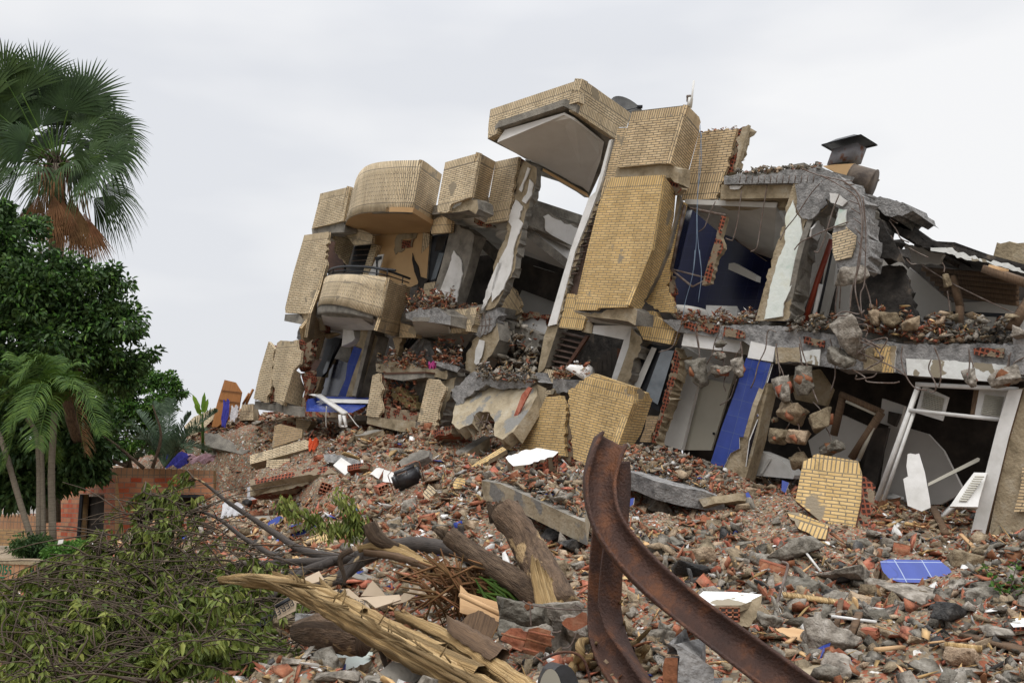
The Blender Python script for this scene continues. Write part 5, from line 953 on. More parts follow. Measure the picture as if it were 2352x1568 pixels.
S1 = [('concrete_chunk',8,1455,560,280,'biggest pale topped boulder right of the rusty beam'),('concrete_chunk',8,1560,440,80,'small white chunk perched behind the pale boulder'),
 ('concrete_chunk',8,1300,235,110,'rounded chunk on the slab edge right of the beam top'),('concrete_plate',8,1520,850,180,'pale flat chunk below the hollow right of the beam'),('mortar_lump',8,1665,930,110,'upright sandy chunk above the charred plate'),
 ('charred_lump',8,1720,1090,300,'big charred plate of roof felt left of the white topped block'),('charred_lump',8,770,890,260,'black curled roofing piece above the stump'),('charred_lump',8,600,800,200,'dark roofing piece behind the stump top'),
 ('mortar_lump',8,640,1050,200,'sandy grey block right of the stump'),('concrete_chunk',8,800,1030,120,'grey block beside the rusty beam column'),('mortar_lump',8,1810,960,190,'sandy block right of the upright sandy chunk'),('concrete_chunk',8,2250,920,180,'grey block at the left end of the long dark gap'),
 ('concrete_chunk',2,1390,1280,140,'raw grey chunk left of the sandy beam'),('concrete_chunk',2,1745,1440,130,'sandy chunk at the head of the long edge slab'),('concrete_chunk',12,1395,235,140,'square grey block below the suitcase'),('concrete_chunk',12,1115,1122,160,'round grey boulder under the splintered log'),
 ('mortar_lump',2,1900,540,150,'flat sandy block on the crumbled bed beside the tall column'),('concrete_chunk',2,2060,520,90,'grey lump right of the flat sandy block'),('mortar_lump',2,1330,520,110,'pale block resting on the torn slab over the pier'),
 ('concrete_plate',7,520,600,480,'broad cracked concrete slab in the middle of the right slope'),('charred_lump',7,690,600,120,'charred black corner on the broad cracked slab'),('concrete_chunk',7,560,990,190,'pale grey rock right of the white topped block'),
 ('concrete_plate',7,540,850,330,'long dark flat slab left of the blue tiled slab'),('concrete_plate',7,930,800,420,'longest grey slab below left of the blue tiled slab'),('concrete_plate',7,860,940,250,'flat grey slab under the longest grey slab'),('concrete_chunk',7,1180,830,160,'grey lump with red clay at the blue slab corner'),
 ('concrete_plate',7,1480,925,420,'wide flat slab directly below the blue tiled slab'),('concrete_chunk',7,1850,830,150,'grey lump at the right corner of the blue tiled slab'),('concrete_chunk',7,2020,930,280,'large pale rock at the right'),('concrete_chunk',7,2030,830,160,'grey rock leaning behind the large pale rock'),
 ('charred_lump',7,1800,1100,360,'wide flat charred rock at the right'),('concrete_plate',7,2140,1230,260,'flat topped grey block near the right edge'),('concrete_chunk',7,680,1130,150,'pale flat rock above the plywood sheet'),('concrete_chunk',7,1430,980,130,'round grey rock in the centre of the right foreground'),
 ('concrete_chunk',7,820,1320,460,'largest dark grey rock above the lower beam'),('concrete_chunk',7,880,1510,340,'pale sandy rock at the bottom edge right of the beam'),('concrete_chunk',7,320,1140,260,'grey rock with red clay face right of the beam'),('concrete_chunk',7,410,330,90,'dark grey stone below the blue tiles'),
 ('concrete_chunk',7,560,380,80,'pale stone between brick slab and cracked slab'),('mortar_lump',7,1890,640,240,'sandy log shaped lump right of the blue tiled slab'),('concrete_plate',7,2260,540,140,'upright grey slab at the foot of the end column'),('concrete_plate',7,2270,790,200,'slanting grey slab at the right edge'),
 ('mortar_lump',7,1510,1260,120,'buff rough lump in the lower right rubble'),('mortar_lump',7,1880,1410,280,'wide flat buff stone near the bottom right corner'),('concrete_plate',7,1010,1380,120,'pale grey slab behind the buff sticks'),('concrete_plate',7,1600,1520,180,'grey flat rock at the bottom edge on the right'),
 ('concrete_chunk',8,2010,1400,240,'rough block right of the hollow brick grid'),('charred_lump',15,1850,600,220,'black marbled rock behind the lower beam'),('concrete_chunk',15,1660,200,160,'white grey broken block between the two beams'),('charred_lump',15,560,670,130,'dark rounded stone under the red clay faces'),
 ('concrete_chunk',5,980,1200,240,None),('mortar_lump',11,880,75,120,'grey stone behind the gatehouse roof'),('mortar_lump',12,620,1230,130,'brown lump left of the white painted ground sheet'),('mortar_lump',12,600,1020,220,'grey block between the branches and the log'),
 ('mortar_lump',8,560,370,110,'sandy block on top of the long edge slab'),('mortar_lump',8,700,460,90,'brown block right of centre on the long edge slab'),('mortar_lump',8,700,210,130,'brick topped block below the black crack')]
for t in S1:
    if t[5]: stone(*t)
S2 = [('hollow_brick',2,1035,1510,110,'hollow red brick with square holes beside the suitcase'),('hollow_brick',2,775,1110,80,'red hollow brick on the slope above the tray'),('hollow_brick',2,540,1245,70,'dusty hollow brick left of the cutlery tray'),('hollow_brick',12,1350,570,0,None),
 ('hollow_brick',12,1130,585,90,'open hollow red brick under the torn branch'),('hollow_brick',12,870,245,80,'small hollow red brick above the leafy twig'),('hollow_brick',12,840,110,90,'hollow red brick broken open left of the leafy twig'),('hollow_brick',12,370,295,100,'hollow brick right of the fallen tree leaves'),
 ('hollow_brick',12,560,310,90,'hollow brick under the blue tile piece'),('hollow_brick',12,1530,320,100,'hollow brick with grey plaster side below the suitcase'),('hollow_brick',12,1950,500,80,'hollow brick between the two stumps'),('hollow_brick',7,380,740,190,'ribbed red brick standing left of the long dark slab'),
 ('hollow_brick',7,1390,550,110,'ribbed red brick above the blue tiled slab'),('hollow_brick',8,1540,1180,110,'hollow brick end under the buff bricks near the beam'),('hollow_brick',7,1150,1200,110,'square red clay plate in the lower right rubble'),('hollow_brick',2,1860,1130,0,None),
 ('brick_clump',8,1500,1100,140,'clump of small buff bricks near the beam bend'),('brick_clump',8,1400,780,130,'buff brick clump in the hollow right of the beam'),('brick_clump',7,1490,345,150,'buff brick clump at the foot of the door frame'),('brick_clump',2,900,1110,120,'buff brick clump on the slope above the tray'),('brick_clump',2,1000,1120,120,'second buff brick clump on the slope, nearer the pier'),
 ('clay_fragment',7,1310,170,150,'large triangular red clay plate at the foot of the door frame'),('clay_fragment',7,2090,560,0,None),('clay_fragment',15,1970,700,0,None),('clay_fragment',8,2290,1090,180,'wide ribbed red clay piece above the white topped block'),('clay_fragment',7,1660,590,170,'red clay plate behind the blue tiled slab'),
 ('clay_fragment',12,1050,740,230,'long red clay wall piece left of the cardboard'),('clay_fragment',12,1400,720,230,'long red clay wall piece right of the cardboard'),('clay_fragment',12,190,1360,180,'red clay slab in the bottom left corner'),('clay_fragment',12,1270,560,200,'long red clay sheet under the torn branch'),
 ('plank',7,1290,1410,0,None),('plank',7,1670,1370,0,None)]
for t in S2:
    if t[5]: stone(*t[:5], t[5], {'hollow_brick':'hollow brick','brick_clump':'brick clump','clay_fragment':'clay piece'}[t[0]])
for z,x,y,wd,l in ((12,1460,395,90,'white plaster plate right of the leafy twig'),(12,1500,535,130,'white plaster plate above the palm leaves'),(12,1190,625,45,'small round white plate under the torn branch'),(12,1950,410,70,'white plate left of the big stump'),(8,1800,0,0,''),(7,840,490,100,'white flaking plate in the upper right rubble'),(7,1020,310,230,'long white sheet edge at the foot of the brick block'),(8,355,290,45,'small white dish lying below the white topped slab'),(4,830,955,140,'white plaster lump on the ledge under the louvres'),(12,1010,15,0,'')):
    if wd and z!=4: stone('plaster_plate',z,x,y,wd,l,'plaster plate')
put('plaster_plate',FP(*D(4,830,955),1.0),.7,'white plaster lump on the ledge under the louvres','plaster plate',rot=(1.0,.2,.4))
# lumps hanging on their bars from the torn slabs
bars = []
def hang(kind, z, x, y, wpx, off, label, top=None, rot=None, sq=1, clay=True):
    p = FP(*D(z, x, y), off); s_ = wpx*FR[z][2]*K/FPX*p.y
    put(kind, p, s_, label, 'hanging lump', rot=rot, squash=sq)
    if clay:
        q = p+(Vector((0,0,EYE))-p).normalized()*s_*.24; o = put('clay_fragment', q, s_*.62, 'clay face on the '+label, 'clay piece', rot=(R(90)+rnd.uniform(-.3,.3), rnd.uniform(-.6,.6), rnd.uniform(-.5,.3)))
    if top:
        b = FP(*D(z, *top), off-.05); r = MB(); r.tube([p, (p+b)/2+Vector((.04,0,.02)), b], .011, 5, sm=4); r.build('rebar', 'rebar', label='thin steel bar holding the '+label, cat='rebar')
up_ = (R(15), R(80), 0)
for a in ((  'concrete_chunk',4,1745,960,250,.5,'long lump with red clay hanging before the cream door',(1740,640),(.2,1.35,.3)),('concrete_chunk',4,1925,735,90,.5,'topmost small lump hanging over the cream door',(1930,640)),('concrete_chunk',4,1920,825,120,.5,'second lump from the top over the cream door',(1925,740)),
  ('concrete_chunk',4,1940,950,190,.5,'lowest lump hanging over the cream door',(1930,830)),('concrete_chunk',4,2075,920,170,.5,'grey lump hanging at the left edge of the blue column',(2080,720),(.2,1.3,.2)),
  ('concrete_chunk',6,475,700,230,.6,'red faced lump hanging right beside the blue column',(420,480),(.2,1.3,.2)),('concrete_chunk',6,625,630,230,.6,'tall red faced lump hanging right of the first one',(600,480),(.2,1.35,.5)),('mortar_lump',6,550,885,240,.5,'round lump with clay grid under the two tall ones',(500,760)),
  ('mortar_lump',6,775,935,260,.5,'slanting lump with clay grid above the cupboard',(700,800)),('mortar_lump',6,430,1070,190,.5,'rough lump at the left of the hanging group',(520,950)),('mortar_lump',6,575,1070,190,.6,'pink faced lump in the middle of the hanging group',(570,950)),('concrete_chunk',6,835,1155,190,.5,'smooth grey lump just above the brick block',(800,1000)),
  ('mortar_lump',6,590,1260,170,.4,'lowest sandy lump left of the brick block',(580,1150)),('concrete_chunk',6,1940,610,160,.5,'lump hanging in front of the right shutter',(1925,430),(.2,1.3,.2)),('concrete_chunk',6,2200,610,240,.6,'grey lump hanging at the top of the white post',(2230,430)),('mortar_lump',6,400,940,60,.5,'tiny red chip left of the hanging group',(430,900))):
    hang(*a)
for z,x,y,wd,off,l,rot,cl_ in ((5,995,1180,260,.6,'pale boulder at the end of the bent column',None,False),(6,970,290,420,.65,'long grey column stump standing upright on the slab edge',(.15,1.35,-.3),False),(6,920,450,250,.75,'grey lump hooked below the column stump',None,False),(6,2330,260,170,.6,'grey concrete corner at the right edge of the slab',None,False),(6,1190,140,150,.3,'round stacked lump with clay seams beside the stump',(.2,1.3,.1),True),(6,1290,150,180,.2,'broken clay lump behind the slab edge',None,True),(6,1460,190,170,.2,'sandy block with white and yellow paint on the slab edge',None,False),(5,1740,1220,110,-.4,'small block dangling on a wire under the burnt roof',(.1,1.3,.1),False)):
    p=FP(*D(z,x,y),off); put('concrete_chunk' if 'grey' in l or 'pale' in l else 'mortar_lump',p,wd*FR[z][2]*K/FPX*p.y,l,'concrete chunk',rot=rot)
def rb(z, pts, off, r=.011, m='rebar', label=None, name='rebar', par=B):
    mb = MB(); mb.tube([FP(*D(z,x,y),off+(0 if i%2 else .03)) for i,(x,y) in enumerate(pts)], r, 6, sm=5); return mb.build(name, m, par, label=label)
for z,pts,off in ((3,[(2090,940),(2060,1180),(2025,1320),(2010,1335),(1965,1320)],.05),(3,[(2290,900),(2250,1150),(2215,1370),(2200,1405),(2160,1425)],.05),(3,[(1885,1030),(1830,1150),(1800,1230),(1755,1268)],.05),
  (5,[(770,440),(680,540),(560,720),(480,820),(440,905)],.5),(5,[(905,540),(850,680),(790,880),(745,990),(705,990)],.7),(5,[(975,760),(860,800),(700,870),(600,920),(550,978)],.75),(5,[(600,340),(760,400),(930,440),(1050,540),(1090,700),(1080,900),(1060,1100),(1000,1300),(990,1440)],.8),
  (5,[(760,395),(900,470),(1030,560),(1075,700),(1075,900),(1040,1150),(1030,1300),(1070,1480)],.85),(5,[(1090,560),(1110,800),(1110,1000),(1100,1240),(1070,1330),(1080,1510)],.7),(5,[(895,1240),(875,1400),(875,1480)],.4),(5,[(915,1240),(905,1440)],.4),(5,[(1105,1240),(1140,1350),(1155,1440)],.4),
  (6,[(410,250),(345,240),(325,380),(270,500),(240,620),(210,690)],.6),(6,[(408,340),(425,480),(440,580)],.5),(6,[(592,290),(620,420),(660,540),(690,680),(740,810)],.6),(6,[(590,340),(610,480),(640,560)],.5),(6,[(870,480),(870,600),(835,720)],.6),(6,[(830,300),(850,380),(860,470)],.6),
  (6,[(1400,360),(1390,460),(1430,600),(1500,690),(1590,705)],.6),(6,[(1650,370),(1690,480),(1700,600),(1685,680)],.6),(6,[(1625,460),(1605,540),(1660,660),(1650,715),(1610,720)],.6),(6,[(1920,380),(1925,500),(1910,620)],.6),(6,[(2250,410),(2225,500),(2210,600)],.6),(6,[(2352,450),(2270,500),(2290,610)],.6),
  (6,[(1000,540),(1100,600),(1130,640),(1320,650),(1375,640)],.7),(6,[(1040,590),(1035,620),(1120,610),(1170,600),(1195,575)],.7),(6,[(1000,350),(1150,320),(1280,300),(1220,420),(1250,460),(1080,560)],.7),(6,[(900,400),(950,310),(1080,300),(1190,380),(1230,470),(1150,520)],.75),
  (6,[(1010,380),(1130,440),(1320,520),(1420,590)],.7),(6,[(1030,430),(1140,350),(1230,380),(1100,300)],.75),(6,[(860,130),(940,90),(1060,110),(1100,80)],.8),(6,[(880,120),(1010,130),(1110,160)],.8),(6,[(990,200),(1110,190),(1130,230)],.8),(6,[(1000,250),(1120,240),(1110,290)],.8),(6,[(980,300),(1090,330),(1180,370)],.8),
  (4,[(1635,560),(1590,650),(1545,760),(1440,800)],.3),(4,[(1930,590),(1880,720),(1850,840),(1780,940),(1765,960)],.4),(4,[(2085,760),(1990,930),(1950,1040),(1965,1105)],.4),(4,[(1720,600),(1740,700),(1760,800)],.4),(4,[(1760,570),(1730,620),(1750,760)],.4),(4,[(2050,1010),(2000,1160),(1920,1215)],.2),
  (17,[(680,210),(760,320),(800,400),(890,445)],-.3),(17,[(695,370),(800,530),(900,660),(965,668)],-.3),(17,[(1010,670),(1300,850),(1700,1050),(2000,1190)],-.8),(17,[(690,195),(740,230),(770,243)],-.3),(17,[(890,500),(1000,560),(1090,600)],-.5),(17,[(1235,655),(1260,700),(1255,755)],-.45),(17,[(1290,950),(1310,1100),(1345,1405)],-.45),
  (2,[(1240,470),(1300,400),(1340,300)],-.6),(2,[(1260,480),(1330,410),(1370,320)],-.6),(2,[(1250,420),(1400,470)],-.55),(2,[(1270,380),(1410,440)],-.55),(2,[(1750,900),(1840,980),(1900,1040)],1.5),(2,[(1740,980),(1860,950),(1910,1030)],1.5),(2,[(1830,900),(1790,1010)],1.5),(2,[(1870,890),(1840,1010)],1.5),
  (1,[(1790,1390),(1820,1470),(1800,1560)],.0),(1,[(1830,1380),(1850,1470),(1830,1550)],.0),(1,[(1870,1380),(1880,1450),(1860,1540)],.0),(1,[(1790,1440),(1900,1420)],.03),(1,[(1795,1480),(1895,1470)],.03)): rb(z,pts,off,.0115 if z in (5,6) else .011)
for x in range(130,740,48): rb(5,[(x,395),(x-8,455)],.2,.009)
for k in range(9): rb(5,[(930+k*14,440+k*18+k*k*5),(1010+k*13,440+k*22+k*k*6)],.75,.009)
wires = MB()
for z,pts in ((3,[(1775,500),(1755,800),(1740,1100),(1735,1350),(1715,1568)]),(4,[(1725,0),(1705,200),(1650,400),(1628,540)]),(3,[(1765,430),(1775,700),(1745,1000),(1745,1300),(1775,1568)]),(4,[(1760,0),(1775,200),(1750,410)])):
    wires.tube([FP(*D(z,x,y),.3) for x,y in pts],.006,5,sm=5)
M['wire']=mat('blue_grey_wire',[(.12,.17,.25),(.2,.27,.35)],3,0,.5); wires.build('hanging_wire','wire',B)
# ---- sloping slabs in the middle
def slab(name, label, q, th, m='conc', side='conc_t', vec=None, **k): return prism(None, name, [P(*a) for a in q], vec or Vector((.12,.25,-1)).normalized()*th, m, side, label=label, cat='concrete slab', **k)
sl_s = [(*D(8,50,335),15.4),(*D(8,200,360),14.9),(*D(8,460,480),13.9),(*D(8,700,590),13.1),(*D(8,860,660),12.5)]
slab('edge_slab','long sandy concrete slab with a thick broken edge behind the stump', sl_s+[(*D(8,900,420),15.2),(*D(8,400,230),17.4)], .30,'conc','conc_p')
slab('edge_slab','grey concrete slab with ragged edge above the dark hollow right of the beam',[(*D(8,1125,250),16.2),(*D(8,1250,275),16),(*D(8,1400,335),15.6),(*D(8,1600,385),15.6),(*D(8,1800,420),15.7),(*D(8,1950,480),15.6),(*D(8,1900,330),17),(*D(8,1200,150),18.2)],.30,'conc_r','conc_r')
def top_rubble(a, b, c, d, n, s0, s1, label):
    a,b,c,d=[P(*q) for q in (a,b,c,d)]; X=[];Y=[];Z=[];S=[]
    for i in range(n):
        u,v=rnd.random(),rnd.random(); p=a.lerp(b,u).lerp(d.lerp(c,u),v); X.append(p.x);Y.append(p.y);Z.append(p.z+.18*rnd.random()*math.sin(math.pi*u)+.12*v);S.append(s0+(s1-s0)*rnd.random()**3)
    scatter('slab_rubble',np.array(X),np.array(Y),np.array(Z),np.array(S),label=label,cat='rubble')
# block with white top and square holes
wb = frag('hollow_wall_block','thick hollow wall block with peeling white top beside the beam','wall fragment',8,'1712,1268 1790,1202 2050,1208 2250,1228 2200,1265 2085,1312 1700,1312',((1700,1312),(2085,1312)),(0,-.25,.97),.05,'plast_p','conc_t',d=7.8)
c = P(*D(8,1900,1400),8.78); frag('block_front',None,None,8,'1700,1312 2085,1312 2250,1230j 2210,1400j 2150,1480j 2000,1482 1900,1470j 1720,1350',((1700,1312),(2085,1312)),(0,-.95,.3),.4,'conc_t','conc_t',d=7.72,par=wb)
hb=MB()
for i in range(4): hb.bar(P(*D(8,1922+i*49,1332),7.58),P(*D(8,1922+i*49,1438),7.58),.014,.012)
for j in range(4): hb.bar(P(*D(8,1916,1334+j*34),7.58),P(*D(8,2075,1336+j*34),7.58),.014,.012)
hb.build('hole_grid','clay',wb); frag('brick_holes',None,None,8,'1918,1330 2072,1332 2070,1440 1920,1438',((1918,1330),(2072,1332)),(0,-.95,.3),.02,'dark','clay',d=7.61,par=wb)
# right foreground bits
frag('plywood_sheet','brown plywood sheet with torn edge in the right foreground','plywood',7,'400,1135j 560,1135 700,1165j 850,1210 700,1225j 600,1245 480,1190j',((400,1135),(850,1210)),NU,.02,'ply','ply')
for z,a,b,wd,m_,l in ((7,(925,1035),(870,1270),40,'woodb','upright splintered stick in the right foreground'),(7,(1070,1150),(990,1280),55,'woodb','short frayed stump stick right of the upright stick'),(7,(1215,1460),(1400,1360),60,'ply','pale plank lying near the bottom edge'),(7,(1620,1420),(1730,1320),25,'ply','thin pale batten right of the pale plank'),(7,(1740,1430),(2030,1380),90,'wood','wide splintered timber near the right bottom'),
   (7,(850,1165),(1200,1160),40,'plast','white painted board across the right foreground'),(7,(1640,250),(1740,440),50,'woodb','brown board leaning below the slatted shutter'),(7,(1860,480),(1965,545),30,'ply','short buff batten at the foot of the end column'),(7,(1200,1310),(1380,1250),20,'ply','thin long batten above the pale plank'),
   (7,(110,590),(105,690),30,'ply','short upright batten left of the ribbed red brick'),(7,(505,1400),(560,1270),35,'ply','split buff board by the largest dark rock'),(7,(1990,0),(1680,290),60,'white','white metal rail leaning across the slatted shutter'),(8,(2060,940),(2050,1050),30,'ply','buff batten standing in the right slope'),(7,(640,640),(760,730),20,'white','thin white strip left of the longest slab')):
    p1,p2=on(*D(z,*a),.12),on(*D(z,*b),.05); dd=min(p1.y,p2.y) if abs(p1.y-p2.y)>1.5 else None
    if dd: p1,p2=P(*D(z,*a),dd),P(*D(z,*b),dd)
    mb=MB(); w_=wd*FR[z][2]*K/FPX*p1.y; mb.bar(p1,p2,w_,w_*.45); mb.build('plank',m_,label=l,cat='plank')
frag('broken_board','tall white board with jagged top leaning inside the right doorway','board',6,'1440,1205j 1460,1200j 1530,1200 1575,1350 1615,1568 1620,1625 1550,1655 1440,1610 1405,1400j 1442,1380 1430,1300',((1440,1500),(1610,1500)),(-.4,-.85,.2),.03,'white','woodb',d=15.4)
frag('slotted_rail','pale slotted metal rail slanting behind the broken white board','rail',6,'1600,1432 1990,1232 2008,1242 2000,1262 1600,1457',((1600,1440),(2000,1240)),(-.3,-.9,.2),.03,'offw','iron',d=16)
sh=frag('louvre_panel','fallen slatted white shutter inside the right doorway','shutter',6,'1960,1350 2062,1352 2000,1568 1990,1620 1770,1615 1860,1480',((1960,1350),(2060,1352)),(-.4,-.7,.5),.04,'white','white',d=15.2)
for k in range(12):
    x1,y1=1965-k*11,1375+k*17; frag('slat',None,None,6,f'{x1},{y1} {x1+75-k*1},{y1+3} {x1+74-k},{y1+10} {x1-2},{y1+7}',((1960,1350),(2060,1352)),(-.4,-.7,.5),.02,'offw','offw',d=15.15,par=sh)
# ---- automatic middle sized pieces
zones = [(-4.5,-1.5,9,13,'left of the splintered log'),(-1.5,1.2,6,10,'around the splintered log'),(1.0,5,5.5,9.5,'in the right foreground'),(2.5,7,9.5,14,'around the blue tiled slab'),(-2,2.2,10,16,'between the stumps and the long edge slab'),(-5,0,16,23,'on the slope below the curved balconies'),(-9,-3,23,31,'on the left crest of the heap'),(2,7,14,18,'at the foot of the right hand rooms')]
kinds = [('concrete_chunk',.30,'grey concrete chunk'),('mortar_lump',.24,'sandy mortar lump'),('concrete_plate',.26,'flat grey concrete piece'),('hollow_brick',.20,'hollow red clay brick'),('clay_fragment',.26,'red clay plate'),('brick_clump',.22,'buff brick clump'),('plaster_plate',.2,'white plaster plate'),('plank',.6,'splintered plank'),('masonry_fragment',.62,'torn wall piece')]
wts = [24,12,20,7,22,7,6,7,16]
for zi_,(x0,x1,y0,y1,zn) in enumerate(zones):
    dd = (y0+y1)/2
    for q in range(62):
        kd, sz, lb = rnd.choices(kinds, [24,12,20,10,26,7,6,7,4] if zi_ in (1,2,3) else [10,10,12,13,26,14,8,9,30])[0]; x, y = rnd.uniform(x0,x1), rnd.uniform(y0,y1); z_ = float(hz(x,y))
        if z_ < .15 or bool(hides(x,y,z_+.05)) or (x<-2.2 and y<8): continue
        s_ = sz*(.7 if kd=='masonry_fragment' and zi_<4 else 1)*(.55+1.0*rnd.random()**1.6)*(.55+.03*dd); rot = (rnd.uniform(-.35,.35), rnd.uniform(-.35,.35), rnd.uniform(0,6.3)) if kd not in ('hollow_brick',) else (rnd.uniform(-.9,.9), rnd.uniform(-.6,.6), rnd.uniform(0,6.3))
        put(kd, (x,y,z_+s_*.1), s_, f'loose {lb} {zn}', kd.replace('_',' '), rot=rot, group=f'{lb}s {zn}')
# ---- the countless small pieces
sm = []
spec = [('stone',(.5,.38,.20),8,16,.10),('stone',(.5,.34,.09),8,15,.13),('grit',(.5,.36,.15),8,15,.20),('clay',(.5,.30,.045),8,12,.22),('clay',(.5,.16,.045),8,10,.15),('slip',(.5,.14,.06),8,8,.09),('shard',(.5,.36,.05),7,10,.035),('bshard',(.5,.38,.04),7,8,.006),('char',(.5,.4,.12),8,10,.025),('wood',(.5,.06,.03),8,8,.03),('core0',(.5,.4,.4),8,8,.04)]
mats_ = ['stone','grit','clay','slip','shard','bshard','char','wood']
def scatter(name, X, Y, Z, S, tilt=.55, kind='stuff', label=None, cat=None, mixw=None, par=None):
    k0=~hides(X,Y,Z,6) if name=='slab_rubble' else np.ones(len(X),bool); X,Y,Z,S=X[k0],Y[k0],Z[k0],S[k0]
    VV=[];FF=[];MI=[];RV=[];vo=0; w_ = np.array([s[4] for s in spec[:10]]) if mixw is None else np.array(mixw,float); w_=w_/w_.sum(); pick = rg.choice(10, len(X), p=w_)
    for ki in range(10):
        mk, sc, n1, n2, _ = spec[ki]
        for var in range(5):
            sel = np.where((pick==ki)&(np.arange(len(X))%5==var))[0]
            if not len(sel): continue
            V, F = arr(hull(ki*31+var, sc, n1)); n = len(sel)
            a = rg.uniform(0,6.283,n); b = rg.normal(0,tilt,n); c = rg.normal(0,tilt,n)
            ca,sa,cb,sb_,cc,sc_ = np.cos(a),np.sin(a),np.cos(b),np.sin(b),np.cos(c),np.sin(c)
            Rz = np.zeros((n,3,3)); Rz[:,0,0]=ca;Rz[:,0,1]=-sa;Rz[:,1,0]=sa;Rz[:,1,1]=ca;Rz[:,2,2]=1
            Rx = np.zeros((n,3,3)); Rx[:,1,1]=cb;Rx[:,1,2]=-sb_;Rx[:,2,1]=sb_;Rx[:,2,2]=cb;Rx[:,0,0]=1
            Ry = np.zeros((n,3,3)); Ry[:,0,0]=cc;Ry[:,0,2]=sc_;Ry[:,2,0]=-sc_;Ry[:,2,2]=cc;Ry[:,1,1]=1
            Rm = Rx@Ry@Rz; s = S[sel]*rg.uniform(.7,1.3,n); W = np.einsum('nij,vj->nvi', Rm, V)*s[:,None,None]+np.stack([X[sel],Y[sel],Z[sel]+s*.1],1)[:,None]
            VV.append(W.reshape(-1,3)); FF.append((F[None]+vo+(np.arange(n)*len(V))[:,None,None]).reshape(-1,3)); vo += n*len(V)
            MI.append(np.full(n*len(F), mats_.index(mk))); RV.append(np.repeat(rg.random(n), len(F)))
    return finish(name, np_mesh(np.concatenate(VV), np.concatenate(FF), np.concatenate(MI), None, np.concatenate(RV)), mats_, par, label, cat, kind=kind)
def cloud(n, x0, x1, y0, y1, s0, s1, pw=1.0):
    # even cover, pieces grow a little with distance so the far slope stays readable
    y = y0+(y1-y0)*rg.random(n)**pw; X = rg.uniform(x0, x1, n); 
    S = s0+(s1-s0)*rg.random(n)**4
    Z = hz(X, y); k = (Z > .12)&~((X<-7.4)&(y<30)); return X[k], y[k], Z[k], S[k]
parts = [cloud(32000,-3,6.5,4.5,11,.025,.24), cloud(38000,-6,9,10,18,.035,.32), cloud(34000,-11,9,17,34,.055,.38), cloud(2600,-8,-3,7,16,.03,.14), cloud(40000,-10,1.5,15,31,.05,.30,.8), cloud(6000,1,6,13.5,18,.04,.2)]
X,Y,Z,S = [np.concatenate([p[i] for p in parts]) for i in range(4)]
kk=~(hides(X,Y,Z)&((S>.11)|((S>.05)&(rg.random(len(X))<.45))))&~((X<-2.2)&(Y<7.8)); X,Y,Z,S=X[kk],Y[kk],Z[kk],S[kk]
gx = rg.uniform(-9,-3.5,500); gy = rg.uniform(8,20,500); gz = hz(gx,gy); X=np.append(X,gx);Y=np.append(Y,gy);Z=np.append(Z,gz);S=np.append(S,rg.uniform(.02,.07,500))
ra=(X<1.6)|(Y>14.5)
scatter('loose_rubble', X[ra],Y[ra],Z[ra],S[ra]*.92, label='countless small red and tan pieces of clay and mortar covering the slope', cat='rubble', mixw=[.5,.9,2.3,2.5,1.8,1.6,.5,.06,.15,.6])
scatter('loose_rubble', X[~ra],Y[~ra],Z[~ra],S[~ra], label='countless grey and red pieces covering the right foreground', cat='rubble', mixw=[1.1,1.6,1.6,2.6,1.7,.8,.35,.06,.3,.5])
top_rubble((*D(8,90,325),15.6),(*D(8,860,640),12.7),(*D(8,900,400),16.0),(*D(8,300,200),18.3),2600,.04,.26,'crumbled brick and mortar lying on the long sandy edge slab')
top_rubble((*D(8,1180,255),16.3),(*D(8,1940,460),15.7),(*D(8,1900,300),17.4),(*D(8,1150,120),18.6),2200,.04,.22,'crumbs lying on the grey slab right of the beam top')
# rubble on the torn floors
def ledge(z, a, b, offr, n, s0, s1, label, h=.15, mixw=None):
    X=[];Y=[];Z=[];S=[]
    for i in range(int(n*1.6)):
        t=rnd.random(); off=rnd.uniform(*offr); hh=h*rnd.random()**1.5*(.5+abs(math.sin(t*9+n)))
        p=FP(*D(z,a[0]+(b[0]-a[0])*t,a[1]+(b[1]-a[1])*t),off); X.append(p.x);Y.append(p.y);Z.append(p.z+hh-.03);S.append(s0*.7+(s1-s0)*.75*rnd.random()**2)
    scatter('ledge_rubble',np.array(X),np.array(Y),np.array(Z),np.array(S),label=label,cat='rubble',mixw=mixw)
red=[1,1,2,6,4,2,1,.05,.2,.4]; gry=[5,3,3,2,1,1,.5,.02,.3,.2]
ledge(1,(1215,1355),(1600,1330),(-.6,.5),420,.05,.28,'crumbled clay and buff bricks on the torn balcony ledge',.4,red)
ledge(1,(1600,1335),(1790,1340),(-.8,-.1),120,.05,.2,'thin line of crumbs left of the tall column foot',.12,red)
ledge(4,(1560,500),(1640,560),(-.5,.1),120,.04,.16,'small clay chips left of the wash basin',.15,red)
ledge(4,(1620,570),(2230,560),(-.5,.1),600,.04,.20,'clay and mortar crumbs on the bathroom floor edge',.2,red)
ledge(6,(500,235),(880,215),(-.4,.3),260,.05,.25,'grey crumbs left of the upright column stump',.2,gry)
ledge(6,(1100,230),(1750,330),(-.8,.2),600,.05,.28,'red clay crumbs sliding on the burnt floor edge',.35,red)
ledge(6,(1700,310),(2352,330),(-.8,.2),450,.05,.30,'grey and charred crumbs at the right end of the burnt floor',.3,[4,3,2,1,1,.5,1,.02,3,1])
ledge(2,(1000,530),(1390,520),(-.4,.4),420,.05,.26,'pile of broken bricks on top of the boxed pier',.35,red)
ledge(2,(1440,470),(1670,510),(-.6,.2),260,.05,.25,'pile of bricks and bags on the small slab by the column',.5,red)
ledge(2,(1900,470),(2250,540),(-1.6,-.6),420,.06,.40,'heap of bricks and plates between the two tall columns',.8,gry)
